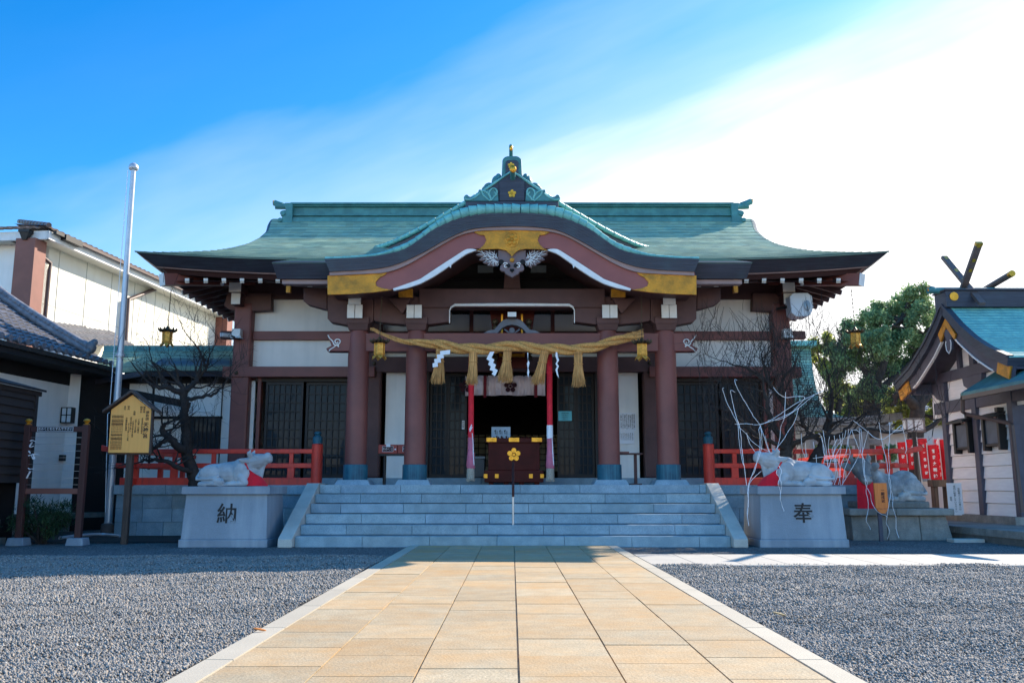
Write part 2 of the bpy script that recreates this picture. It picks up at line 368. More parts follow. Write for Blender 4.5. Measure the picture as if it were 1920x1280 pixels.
# ================================================================== GROUND
def gravel_mat():
    m = bpy.data.materials.new('blue grey gravel'); m.use_nodes = True
    n = m.node_tree.nodes; l = m.node_tree.links; b = n['Principled BSDF']; b.inputs['Roughness'].default_value = .8; b.inputs['Specular IOR Level'].default_value = .25
    t = n.new('ShaderNodeTexCoord')
    vo = n.new('ShaderNodeTexVoronoi'); vo.inputs['Scale'].default_value = 42; l.new(t.outputs['Object'], vo.inputs['Vector'])
    rp = n.new('ShaderNodeValToRGB'); l.new(vo.outputs['Color'], rp.inputs['Fac'])
    e = rp.color_ramp.elements; e[0].position = .1; e[0].color = (.08, .082, .085, 1); e[1].position = .9; e[1].color = (.34, .33, .315, 1)
    rp2 = n.new('ShaderNodeValToRGB'); l.new(vo.outputs['Distance'], rp2.inputs['Fac'])
    e = rp2.color_ramp.elements; e[0].position = .25; e[0].color = (1, 1, 1, 1); e[1].position = .75; e[1].color = (.35, .35, .35, 1)
    mx = n.new('ShaderNodeMix'); mx.data_type = 'RGBA'; mx.blend_type = 'MULTIPLY'; mx.inputs['Factor'].default_value = 1
    l.new(rp.outputs[0], mx.inputs[6]); l.new(rp2.outputs[0], mx.inputs[7])
    big = n.new('ShaderNodeTexNoise'); big.inputs['Scale'].default_value = .8; big.inputs['Detail'].default_value = 3; l.new(t.outputs['Object'], big.inputs['Vector'])
    rp3 = n.new('ShaderNodeValToRGB'); l.new(big.outputs['Fac'], rp3.inputs['Fac']); e = rp3.color_ramp.elements
    e[0].position = .35; e[0].color = (.85, .85, .85, 1); e[1].position = .65; e[1].color = (1.1, 1.1, 1.1, 1)
    mx2 = n.new('ShaderNodeMix'); mx2.data_type = 'RGBA'; mx2.blend_type = 'MULTIPLY'; mx2.inputs['Factor'].default_value = 1
    l.new(mx.outputs[2], mx2.inputs[6]); l.new(rp3.outputs[0], mx2.inputs[7]); l.new(mx2.outputs[2], b.inputs['Base Color'])
    bp = n.new('ShaderNodeBump'); bp.inputs['Strength'].default_value = 1; bp.inputs['Distance'].default_value = .016; bp.invert = True
    l.new(vo.outputs['Distance'], bp.inputs['Height'])
    bp2 = n.new('ShaderNodeBump'); bp2.inputs['Strength'].default_value = .8; bp2.inputs['Distance'].default_value = .03
    sp = n.new('ShaderNodeSeparateColor'); l.new(vo.outputs['Color'], sp.inputs[0]); l.new(sp.outputs[1], bp2.inputs['Height']); l.new(bp.outputs[0], bp2.inputs['Normal'])
    l.new(bp2.outputs[0], b.inputs['Normal'])
    return m
g = MB(); g.add([(-400, -200, -.004), (400, -200, -.004), (400, 900, -.004), (-400, 900, -.004)], [(0, 1, 2, 3)])
tag(g.build('ground', gravel_mat()), kind='structure')
# loose stones lying on the gravel bed, one countless mass
def loose_stones():
    rng = np.random.default_rng(5)
    base = np.array([(1,0,0),(-.5,.87,0),(-.5,-.87,0),(.3,.2,1),(-.2,-.3,.95),(.1,-.1,-1)], float)
    fc = np.array([(0,1,3),(1,4,3),(1,2,4),(2,0,4),(0,3,4),(1,0,5),(2,1,5),(0,2,5)])
    Nn = 310000
    y = 4.2 + (rng.random(Nn)**1.25)*9.5
    x = (rng.random(Nn)*2-1)*(.62*y+.8)
    PATH_L, PATH_R = -1.79, 1.80
    keep = (x < PATH_L-.02) | (x > PATH_R+.02)
    keep &= ~((x > 1.7) & (y > 12.1))
    x, y = x[keep], y[keep]; n = len(x)
    s = rng.uniform(.0058, .0125, n) * (1 + .25*(y > 8))
    sc = np.stack([s*rng.uniform(.8, 1.4, n), s*rng.uniform(.7, 1.1, n), s*rng.uniform(.6, 1.2, n)], 1)
    a = rng.random(n)*6.283; b = rng.normal(0, .5, n)
    v = base[None]*(1+rng.normal(0, .16, (n, 6, 1)))*sc[:, None, :]
    ca, sa, cb, sb = np.cos(a)[:, None], np.sin(a)[:, None], np.cos(b)[:, None], np.sin(b)[:, None]
    X, Y, Z = v[..., 0], v[..., 1], v[..., 2]
    X, Z = X*cb - Z*sb, X*sb + Z*cb
    X, Y = X*ca - Y*sa, X*sa + Y*ca
    hill = .007*np.sin(x*3.1+y*1.7) + .007*np.sin(y*4.3-x*2.2) + .006*np.sin(x*9.1-y*5.3)*np.sin(y*7.7+x*4.1)
    V = np.stack([X + x[:, None], Y + y[:, None], Z + (sc[:, 2]*.55 + hill + .004)[:, None]], 2).reshape(-1, 3)
    Fc = (fc[None] + (np.arange(n)*6)[:, None, None]).reshape(-1, 3)
    me = bpy.data.meshes.new('gravel'); me.vertices.add(len(V)); me.vertices.foreach_set('co', V.ravel())
    me.loops.add(len(Fc)*3); me.loops.foreach_set('vertex_index', Fc.ravel().astype(np.int32))
    me.polygons.add(len(Fc)); me.polygons.foreach_set('loop_start', np.arange(0, len(Fc)*3, 3, dtype=np.int32))
    g0 = rng.choice([.6, .8, .92, 1.0, 1.12, 1.4], n, p=[.10, .22, .26, .22, .15, .05]); warm = rng.normal(0, .05, n)
    col = np.ones((n, 4), np.float32); col[:, 0] = g0*(1+warm); col[:, 1] = g0; col[:, 2] = g0*(1-warm*.8)
    at = me.color_attributes.new('tone', 'FLOAT_COLOR', 'POINT'); at.data.foreach_set('color', np.repeat(col, 6, 0).ravel())
    me.update(calc_edges=True); me.validate()
    mt = facecol(mat('loose gravel stone', (.285, .268, .245), .8, var=.1, vscale=30, spec=.25)); me.materials.append(mt)
    o = bpy.data.objects.new('gravel', me); COL.objects.link(o); tag(o, kind='stuff')
loose_stones()
# ---- paved approach: slabs, one mesh
def paving_mat():
    m = speckle(mat('warm granite paving', (.48, .39, .255), .8, var=.10, vscale=5, bump=.25, bscale=60), 75, .5)
    n = m.node_tree.nodes; l = m.node_tree.links; b = n['Principled BSDF']; src = b.inputs['Base Color'].links[0].from_socket
    t = n.new('ShaderNodeTexCoord'); nz = n.new('ShaderNodeTexNoise'); nz.inputs['Scale'].default_value = 1.7; nz.inputs['Detail'].default_value = 9; nz.inputs['Roughness'].default_value = .72
    l.new(t.outputs['Object'], nz.inputs['Vector'])
    a = n.new('ShaderNodeAttribute'); a.attribute_name = 'tone'; sp = n.new('ShaderNodeSeparateColor'); l.new(a.outputs['Color'], sp.inputs[0])
    ad = n.new('ShaderNodeMath'); ad.operation = 'ADD'; l.new(nz.outputs['Fac'], ad.inputs[0]); l.new(sp.outputs[1], ad.inputs[1])
    mr = n.new('ShaderNodeMapRange'); mr.inputs['From Min'].default_value = .41; mr.inputs['From Max'].default_value = .95; mr.inputs['To Max'].default_value = .95; l.new(ad.outputs[0], mr.inputs['Value'])
    mx = n.new('ShaderNodeMix'); mx.data_type = 'RGBA'; l.new(mr.outputs[0], mx.inputs['Factor']); l.new(src, mx.inputs[6]); mx.inputs[7].default_value = (.50, .27, .085, 1)
    m2 = n.new('ShaderNodeMix'); m2.data_type = 'RGBA'; m2.blend_type = 'MULTIPLY'; m2.inputs['Factor'].default_value = 1
    cb = n.new('ShaderNodeCombineColor'); [l.new(sp.outputs[0], cb.inputs[k]) for k in range(3)]
    l.new(mx.outputs[2], m2.inputs[6]); l.new(cb.outputs[0], m2.inputs[7]); l.new(m2.outputs[2], b.inputs['Base Color'])
    return m
M['paving'] = paving_mat()
rng = random.Random(11)
p = MB(); joints = [-1.60, -1.055, -.51, .035, .58, 1.125, 1.64]; gp = .0036
for c in range(6):
    off = (.30 if c % 2 else 0) + [.0, .03, -.06, .02, .09, -.03][c]
    y = 1.0 + off
    while y < 15.88:
        ye = min(y + .60, 15.885)
        if ye - y > .05: p.frust(joints[c]+gp*(1.2 if c in (1, 2, 3) else .6), joints[c+1]-gp*.6, y+gp*.35, ye-gp*.35, -.06, .026+rng.uniform(-.002, .002), .003, .003)
        y += .60
path = p.build('path', M['paving'])
islands_tone(path, .87, 1.06, tint=[(1, .0, 1), (1, .03, 1), (.98, .07, 1), (1.02, .05, 1), (.97, .10, 1), (1.0, .13, 1)], rng=rng); tag(path, kind='structure')
p = MB()
for x0, x1 in ((-1.775, -1.606), (1.646, 1.81)):
    y = .6
    while y < 15.88:
        p.frust(x0, x1, y+.003, min(y+1.2, 15.885)-.003, -.06, .027, .004, .004); y += 1.2
pk = p.build('path_edging', speckle(facecol(mat('pale granite edging', (.47, .42, .33), .8, var=.05, vscale=2, bump=.1, bscale=80)), 110, .3)); islands_tone(pk, .92, 1.04); tag(pk, kind='structure')
p = MB(); p.box(-1.61, 1.65, .6, 15.88, -.05, .012); tag(p.build('path_bedding', mat('sandy joint filler', (.50, .39, .25), .95, vscale=5, col2=(.20, .16, .12), mask=(.30, .46))), kind='structure')
# narrow crossing path to the right
p = MB(); y0 = PZ(1500, 1062, 0).y; y1 = PZ(1500, 1041, 0).y; x = 1.83
while x < 30:
    p.frust(x+.004, x+.596, y0, y1, -.05, .02, .003, .003); x += .6
sp_ = p.build('crossing_path', speckle(facecol(mat('white granite flags', (.47, .44, .39), .8, var=.05, vscale=2)), 110, .3)); islands_tone(sp_, .94, 1.04); tag(sp_, kind='structure')
# ================================================================== PLATFORM + STEPS
PF = 19.3; PZT = 1.07; LD = 17.77      # flank front, top height, stair-landing front
t = thing('stone_platform', 'pale granite block platform with coping carrying the shrine hall', 'platform', (0, 21, 0))
def blocks(mb, x0, x1, y, rows, rng, bw=(.5, .9), th=.06):
    for z0, z1 in rows:
        x = x0 - rng.random()*.3
        while x < x1:
            x2 = x + rng.uniform(*bw)
            a, b = max(x, x0), min(x2, x1)
            if b - a > .05: mb.box(a+.004, b-.004, y + rng.uniform(-.004, .004), y+th, z0+.004, z1-.004)
            x = x2
rng = random.Random(4)
b = MB(); rows = [(0, .30), (.30, .58), (.58, .87)]
for sx, xa, xb in ((-1, -8.4, -4.05), (1, 4.05, 8.4)):
    b = MB(); blocks(b, xa, xb, PF, rows, rng)
    for k in range(14): # side returns
        for z0, z1 in rows: b.box(*(sorted((sx*8.4, sx*8.34))), PF+.06+k*.8+.004, PF+.06+k*.8+.796, z0+.004, z1-.004)
    o = b.build('wall_blocks', M['granite'], t); islands_tone(o, .74, 1.08, tint=[(1, 1, 1), (.94, .97, 1), (1.02, .98, .92)], rng=rng)
for xa, xb in ((-8.45, -4.02), (4.02, 8.45)):
    x = xa; b = MB()
    while x < xb-.01:
        b.box(x+.003, min(x+1.1, xb)-.003, PF-.05, PF+.5, .874, PZT); x += 1.1
    o = b.build('coping', M['granite'], t, bevel=.008); islands_tone(o, .9, 1.08)
b = MB(); b.box(-8.33, 8.33, PF+.08, 31, .0, .86); b.box(-8.4, 8.4, PF+.5, 31, .862, PZT-.006); b.box(-4.0, 4.0, 18.1, PF+.08, 0, PZT-.006)
o = b.build('core', M['granite'], t); islands_tone(o, .9, .9)
b = MB()   # plinth sill under the hall wall
for xa, xb in ((-6.6, -3.3), (-3.3, 3.3), (3.3, 6.6)):
    x = xa
    while x < xb-.01:
        b.box(x+.003, min(x+1.3, xb)-.003, 20.7, 21.2, PZT-.004, 1.235); x += 1.3
o = b.build('hall_sill', M['granite'], t, bevel=.006); islands_tone(o, .92, 1.06)
t = thing('stone_stairway', 'six broad granite steps rising from the paved path to the porch', 'steps', (0, 15.9, 0))
SXL, SXR = -3.77, 3.80
nst = 6; rise = PZT/nst; tread = (LD-15.9)/(nst-1)
for i in range(nst):
    b = MB(); z0 = i*rise; y0 = 15.9+i*tread; off = [0, .35, .15, .6, .3, .75][i]
    x = SXL - off
    while x < SXR:
        a, c = max(x, SXL), min(x+1.17, SXR)
        if c-a > .04: b.box(a+.003, c-.003, y0, y0+tread+.12, z0+(.013 if i else -.02), z0+rise)
        x += 1.17
    o = b.build('step', M['granite'], t, bevel=.006); islands_tone(o, .88, 1.08, tint=[(1, 1, 1), (.95, 1, 1), (1, 1, .96)], rng=rng)
b = MB()
for i in range(nst): b.box(SXL+.01, SXR-.01, 15.95+i*tread, 19.0, i*rise-.01, (i+1)*rise-.012)
o = b.build('step_bedding', M['granite'], t); islands_tone(o, .35, .35)
for sx, xa, xb in ((-1, -4.02, SXL-.004), (1, SXR+.004, 4.05)):
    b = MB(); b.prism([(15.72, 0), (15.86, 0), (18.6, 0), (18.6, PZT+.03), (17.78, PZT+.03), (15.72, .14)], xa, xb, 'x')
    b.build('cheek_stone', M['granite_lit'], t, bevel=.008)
# ---- stair handrail
t = thing('handrail', 'slim steel handrail standing on the middle of the steps', 'handrail', (.0, 16.3, rise*2))
b = MB(); x = .02
b.tube([(x, 16.32, rise*2-.01), (x, 16.32, 1.06)], .02, 10); b.tube([(x, 17.45, rise*5-.01), (x, 17.45, 1.42)], .02, 10)
b.build('post', M['steel'], t, smooth=40)
b = MB(); pts = [(x, 16.16, .86), (x, 16.12, .98), (x, 16.2, 1.07), (x, 17.5, 1.47), (x, 17.62, 1.44), (x, 17.62, 1.3)]
b.tube(catmull(pts, 5), .023, 10); b.build('rail', M['rackwood'], t, smooth=40)
# ================================================================== SHRINE HALL
hall = thing('shrine_hall', 'wide shrine hall with green copper roof, curved porch gable and brown red pillars', 'shrine', (0, 21, PZT))
WY = 21.0      # hall wall plane
CY = 18.5      # porch pillar row
YE, ZE, YR = 18.9, 5.90, 23.6
RA, RB = .359, .0268
def roofz(Y):
    d = Y - YE
    return ZE + (RA*d + RB*d*d if d > 0 else .31*d)
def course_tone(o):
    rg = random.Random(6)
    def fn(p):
        if abs(p.normal.z) < .45: return (.30, .33, .36)      # riser faces toned dark to draw the course lines
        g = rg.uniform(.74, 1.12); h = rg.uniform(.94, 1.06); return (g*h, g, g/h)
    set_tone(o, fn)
def lift(X, d):
    a = max(0, (abs(X)-4.2)/4.0); return .17*a*a*max(0, 1-max(0, d)/2.2)
def xedge(d):
    if d < 1.0: return 8.2 - d
    pts = [(1.0, 7.2), (1.2, 7.01), (1.4, 6.87), (1.8, 6.66), (2.45, 6.46), (3.1, 6.38), (3.9, 6.40), (4.8, 6.60)]
    for (a, xa), (b, xb) in zip(pts, pts[1:]):
        if d <= b: return xa + (xb-xa)*(d-a)/(b-a)
    return pts[-1][1]
RISERS = {}
def courses(mb, d0, d1, n, fx0, fx1, fz, fy, ncol=64, lip=.014):
    """stepped shingle courses between d0 (eave) and d1 (top)"""
    for i in range(n):
        a = d0 + (d1-d0)*i/n; bb = d0 + (d1-d0)*(i+1)/n
        r = []
        for d, dz in ((a, lip), (bb, 0)):
            row = []
            for k in range(ncol+1):
                X = fx0(d) + (fx1(d)-fx0(d))*k/ncol; row.append((X, fy(d), fz(X, d) + dz))
            r.append(row)
        o = len(mb.v); mb.v += r[0] + r[1]; m = ncol+1
        mb.f += [(o+k, o+k+1, o+m+k+1, o+m+k) for k in range(ncol)]
        # riser under the lower lip
        o2 = len(mb.v); low = [(x, y-.001, z-lip-.012) for x, y, z in r[0]]; mb.v += low
        mb.f += [(o2+k, o2+k+1, o+k+1, o+k) for k in range(ncol)]
b = MB()
courses(b, 0, YR-YE+.25, 32, lambda d: -xedge(d), lambda d: xedge(d), lambda X, d: roofz(YE+d)+lift(X, d), lambda d: YE+d, lip=.014)
# back slope and hipped sides
YB = 2*24.0 - YE
courses(b, 0, YR-YE+.25, 20, lambda d: -xedge(d), lambda d: xedge(d), lambda X, d: roofz(YE+d)+lift(X, d), lambda d: YB-d, 30)
for sx in (-1, 1):
    nn = 16
    for i in range(nn):
        e0, e1 = 2.2*i/nn, 2.2*(i+1)/nn
        rows = []
        for e, dz in ((e0, .02), (e1, 0)):
            X = xedge(e); row = []
            for k in range(25):
                f = k/24; Y = YE+e + (YB-2*e-YE)*f; dd = min(Y-YE, YB-Y)
                row.append((sx*X, Y, roofz(YE+e)+lift(X, e)*(abs(2*f-1)**3)+dz))
            rows.append(row)
        o = len(b.v); b.v += rows[0]+rows[1]; b.f += [(o+k, o+k+1, o+25+k+1, o+25+k) for k in range(24)]
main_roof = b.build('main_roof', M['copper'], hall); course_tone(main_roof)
# closing gable walls under the verge
for sx in (-1, 1):
    b = MB(); pr = [(YE+1.6+i*.2, roofz(YE+1.6+i*.2)-.05) for i in range(15)]
    pr = pr + [(48-y, z) for y, z in reversed(pr)]
    b.prism(pr, sx*6.0, sx*6.08, 'x'); b.build('gable_wall', M['plaster'], main_roof)
    b = MB()
    for s2 in (0, 1):
        pts = [(sx*(xedge(d)-.02), (YE+d) if s2 == 0 else (YB-d), roofz(YE+d)-.10) for d in [1.9+i*.3 for i in range(11)]]
        b.tube(pts, .10, 6)
    b.build('verge_board', M['dark_copper'], main_roof)
# eave fascia: thick dark copper band undercut towards the wall
def eave_ring(d_out0, d_out1, z0, z1, name, m, xs):
    b = MB(); 
    n = 40
    def ring(dd, dz):
        pts = []
        for k in range(n+1):
            X = -(8.2-dd) + 2*(8.2-dd)*k/n; pts.append((X, YE+dd, ZE+lift(X*8.2/(8.2-dd), 0)+dz))
        for k in range(1, 21):
            Y = YE+dd + (YB-YE-2*dd)*k/20; pts.append((8.2-dd, Y, ZE+.17*(abs(2*k/20-1)**3)+dz))
        for k in range(1, n+1):
            X = (8.2-dd) - 2*(8.2-dd)*k/n; pts.append((X, YB-dd, ZE+lift(X*8.2/(8.2-dd), 0)+dz))
        for k in range(1, 20):
            Y = YB-dd - (YB-YE-2*dd)*k/20; pts.append((-(8.2-dd), Y, ZE+.17*(abs(1-2*k/20)**3)+dz))
        return pts
    rs = [ring(d_out0, z0), ring(d_out1, z1), ring(d_out1+.5, z1+.02)]
    m_ = len(rs[0])
    for r in rs: b.v += r
    for a in range(2): b.f += [(a*m_+k, a*m_+(k+1) % m_, (a+1)*m_+(k+1) % m_, (a+1)*m_+k) for k in range(m_)]
    return b.build(name, m, main_roof, smooth=30)
eave_ring(-.01, .33, .02, -.24, 'eave_band', M['dark_copper'], 0)
eave_ring(.34, .36, -.235, -.262, 'eave_lip', M['eavestrip'], 0)
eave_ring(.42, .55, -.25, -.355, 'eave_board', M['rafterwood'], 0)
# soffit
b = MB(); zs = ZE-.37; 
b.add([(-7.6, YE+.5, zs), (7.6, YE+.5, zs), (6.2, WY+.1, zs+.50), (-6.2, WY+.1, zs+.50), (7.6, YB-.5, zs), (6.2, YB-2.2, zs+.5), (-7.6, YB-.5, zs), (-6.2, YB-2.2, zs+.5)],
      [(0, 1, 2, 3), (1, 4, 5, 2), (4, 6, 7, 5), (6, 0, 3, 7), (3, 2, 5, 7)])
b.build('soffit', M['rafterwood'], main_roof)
# ridge
b = MB(); z0 = roofz(YR)
def rprof(y0, y1, za, zb, x=6.05): b.box(-x, x, y0, y1, za, zb)
rprof(23.55, 24.45, z0-.25, z0+.10, 6.0); rprof(23.64, 24.36, z0+.10, z0+.16, 6.0); rprof(23.58, 24.42, z0+.16, z0+.20, 6.02)
rprof(23.66, 24.34, z0+.20, z0+.42, 6.0); rprof(23.58, 24.42, z0+.42, z0+.46, 6.03); rprof(23.52, 24.48, z0+.46, z0+.52, 6.05)
ridge = b.build('ridge', M['copper_deep'], main_roof, bevel=.012)
b = MB(); pts = [(-6.62, 24, z0+.66), (-6.4, 24, z0+.585), (-6.0, 24, z0+.55), (0, 24, z0+.53), (6.0, 24, z0+.55), (6.4, 24, z0+.60), (6.66, 24, z0+.70)]
b.tube(catmull(pts, 5), .085, 12); b.build('ridge_roll', M['copper_deep'], main_roof, smooth=50)
for sx in (-1, 1):
    b = MB(); b.lathe([(0, 0), (.06, .0), (.07, .02), (0, .03)], (0, 0, 0), 12)
    b2 = MB()
    for v in b.v: b2.v.append((sx*(6.63 if sx < 0 else 6.67) + sx*v[2], 24+v[0], z0+(.663 if sx < 0 else .703)+v[1]))
    b2.f = b.f; b2.build('ridge_tip', M['gold'], main_roof)
    b = MB(); xx = lambda a: sx*a   # ridge end ornament: stepped block with scrolls
    b.prism([(xx(5.98), z0+.50), (xx(6.20), z0+.50), (xx(6.16), z0+.30), (xx(6.27), z0+.28), (xx(6.29), z0+.13), (xx(6.24), z0+.09), (xx(6.33), z0+.05), (xx(6.33), z0-.02), (xx(6.28), z0-.06), (xx(6.36), z0-.12), (xx(6.36), z0-.25), (xx(6.2), z0-.28), (xx(5.98), z0-.2)], 23.50, 24.5)
    for cx_, cz, r in ((6.24, .2, .07), (6.30, .01, .06), (6.28, -.2, .09)): b.tube([(xx(cx_), 23.46, z0+cz), (xx(cx_), 23.52, z0+cz)], r, 12)
    b.build('ridge_end', M['copper_deep'], main_roof, bevel=.015)
# porch extension of the roof (between x -4.7 and 4.7)
zp = roofz(17.2)
for s_ in (-1, 1):
    b = MB(); courses(b, -1.7, .02, 10, lambda d: s_*3.15, lambda d: s_*(4.62-.07*d), lambda X, d: roofz(YE+d)+.015, lambda d: YE+d, 8)
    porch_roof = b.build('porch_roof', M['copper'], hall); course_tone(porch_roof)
    b = MB(); b.add([(s_*3.15, 17.19, zp+.03), (s_*4.74, 17.19, zp+.03), (s_*4.66, 17.36, zp-.27), (s_*3.15, 17.36, zp-.27), (s_*3.15, 18.95, ZE+.01), (s_*4.62, 18.95, ZE+.01), (s_*4.55, 18.95, ZE-.3), (s_*3.15, 18.95, ZE-.3)],
      [(0, 1, 2, 3), (1, 5, 6, 2), (0, 3, 7, 4), (3, 2, 6, 7), (4, 5, 1, 0)])
    b.build('eave_band', M['dark_copper'], porch_roof)
    b = MB(); b.box(*sorted((s_*4.58, s_*3.1)), 17.42, 17.6, zp-.36, zp-.275); b.build('eave_board', M['eavestrip'], porch_roof)
    b = MB(); b.add([(s_*3.0, 17.6, zp-.36), (s_*4.5, 17.6, zp-.36), (s_*4.5, 21, zp+.35), (s_*3.0, 21, zp+.35)], [(0, 1, 2, 3)]); b.build('soffit', M['rafterwood'], porch_roof)
b = MB(); b.add([(-3.1, 18.6, zp+.02), (3.1, 18.6, zp+.02), (3.1, 21, zp+.35), (-3.1, 21, zp+.35)], [(0, 1, 2, 3)]); b.build('porch_ceiling', M['rafterwood'], hall)
# ---- rafters with white ends (front eave, sides), each one a part
def rafter(x, y, z, dx, dy, ln, dz, parent=hall, wd=.09):
    b = MB(); p0 = Vector((x, y, z)); p1 = p0 + Vector((dx, dy, 0))*ln + Vector((0, 0, dz)); b.bar(p0, p1, wd, .10)
    o = b.build('rafter', M['rafterwood'], parent)
    b = MB(); d = (p1-p0).normalized(); b.bar(p0 - d*.012, p0 + d*.004, wd+.004, .104); b.build('rafter_end', M['gofun'], o)
for px in (351, 386, 420, 454, 488, 521, 1399.5, 1432.5, 1467, 1502, 1536, 1572):
    q = P(px, 526, 19.45); rafter(q.x, 19.45, q.z, 0, 1, 1.5, .42)
for px in (581, 1343, 616, 1310):
    q = P(px, 533, 18.0); rafter(q.x, 18.0, q.z, 0, 1, 2.6, .75)
for sx in (-1, 1):
    for k in range(9):
        y = 20.3 + k*.42; rafter(sx*(7.62), y, ZE-.43, -sx, 0, 1.4, .40)
    # hip rafter
    b = MB(); p0 = Vector((sx*7.72, YE+.40, ZE-.36)); b.bar(p0, (sx*6.2, WY-.1, ZE+.0), .22, .26); o = b.build('hip_rafter', M['bengara'], hall)
    b = MB(); d = (Vector((sx*6.2, WY-.1, ZE)) - p0).normalized(); b.bar(p0-d*.015, p0, .23, .27); b.build('rafter_end', M['gofun'], o)
# ---- porch pillars
def pillar(x, y, r, z0, z1, shoe, name='pillar', n=32):
    b = MB(); b.lathe([(r, z0), (r, z0+.5), (r*.985, z1-.5), (r*.96, z1-.12), (r*.86, z1)], (x, y, 0), n); o = b.build(name, M['bengara'], hall, smooth=40)
    if shoe:
        b = MB(); b.lathe([(r+.028, z0), (r+.026, z0+.30), (r+.012, z0+.31)], (x, y, 0), 40); b.build('pillar_shoe', M['shoe'], o, smooth=40)
    return o
PX_IN, PX_OUT = 1.99, 3.20
for x in (-PX_OUT, -PX_IN, PX_IN, PX_OUT):
    zt = P(960, 622, CY).z
    pillar(x, CY, .222, PZT+.10, zt, True)
    b = MB(); b.frust(x-.36, x+.36, CY-.36, CY+.36, PZT-.005, PZT+.10, .06, .06); o = b.build('pillar_base', M['granite'], hall, bevel=.008); islands_tone(o, 1, 1)
    b = MB(); za, zb, zc = P(0, 622, CY).z, P(0, 610, CY).z, P(0, 600, CY).z   # capital block
    b.frust(x-.19, x+.19, CY-.19, CY+.19, za, zb, -.035, -.035); b.box(x-.235, x+.235, CY-.235, CY+.235, zb-.002, zc+.03); b.build('capital', M['beam'], hall, bevel=.012)
# ---- traced porch timbers (left half, mirrored)
def mir(poly): return [(-x, z) for x, z in reversed(poly)]
def W(pts, Y): return [((P(a, c, Y).x), P(a, c, Y).z) for a, c in pts]
def both(pts, Y0, Y1, name, m, bevel=.01, parent=None):
    for s in (0, 1):
        poly = W(pts, Y0); poly = mir(poly) if s else poly
        b = MB(); b.prism(poly, Y0, Y1); b.build(name, m, parent or hall, bevel=bevel)
# bracket arms over outer pillars and inner pillars
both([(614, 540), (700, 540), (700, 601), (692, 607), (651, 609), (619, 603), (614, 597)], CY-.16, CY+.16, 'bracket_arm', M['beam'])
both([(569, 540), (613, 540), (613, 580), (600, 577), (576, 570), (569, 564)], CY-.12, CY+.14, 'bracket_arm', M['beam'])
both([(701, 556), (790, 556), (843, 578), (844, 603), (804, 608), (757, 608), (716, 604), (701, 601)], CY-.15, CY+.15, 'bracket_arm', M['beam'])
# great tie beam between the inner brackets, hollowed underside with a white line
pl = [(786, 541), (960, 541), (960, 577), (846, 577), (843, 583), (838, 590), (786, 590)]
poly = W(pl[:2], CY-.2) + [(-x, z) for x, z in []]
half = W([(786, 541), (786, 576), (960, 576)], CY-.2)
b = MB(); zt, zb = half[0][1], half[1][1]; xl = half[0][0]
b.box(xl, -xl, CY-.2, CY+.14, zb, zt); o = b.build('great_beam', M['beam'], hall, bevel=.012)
tr = W([(843, 606), (843, 582), (846, 576), (853, 572), (960, 571.5)], CY-.2); tr = tr + [(-x, z) for x, z in reversed(tr[:-1])]
b = MB(); b.tube([(x, CY-.215, z) for x, z in tr], [.012]*2+[.022, .03, .036]+[.03, .022]+[.012]*2 if len(tr) == 9 else .022, 8)
b.build('white_line', M['gofun'], o, smooth=50)
# low tie beam (nuki) with carved nosings
zt, zb = P(0, 626, CY).z, P(0, 660, CY).z; xe = P(615, 640, CY).x
b = MB(); b.prism([(xe+.02, zb), (-xe-.02, zb), (-xe+.01, zb+.06), (-xe-.10, zb+.12), (-xe-.02, zt-.06), (-xe-.04, zt-.01), (-xe-.2, zt), (xe+.2, zt), (xe+.04, zt-.01), (xe+.02, zt-.06), (xe+.10, zb+.12), (xe-.01, zb+.06)], CY-.13, CY+.13)
nuki = b.build('tie_beam', M['bengara'], hall, bevel=.012)
for s in (-1, 1):   # white spiral trim on the nosing
    zp = lambda L_: [(s*abs(P(600+a/5.333, 500+c/5.333, CY-.14).x), CY-.14, P(600+a/5.333, 500+c/5.333, CY-.14).z) for a, c in L_]
    b = MB(); b.tube(catmull(zp([(80, 682), (95, 712), (125, 742), (140, 775), (160, 782), (190, 768), (203, 745), (190, 728), (165, 726), (150, 742), (155, 760), (172, 762), (180, 750)]), 4), .0125, 6)
    b.tube(catmull(zp([(90, 846), (102, 826), (135, 806), (155, 790), (172, 786), (186, 800), (184, 780)]), 4), .011, 6); b.build('spiral_trim', M['gofun'], nuki, smooth=50)
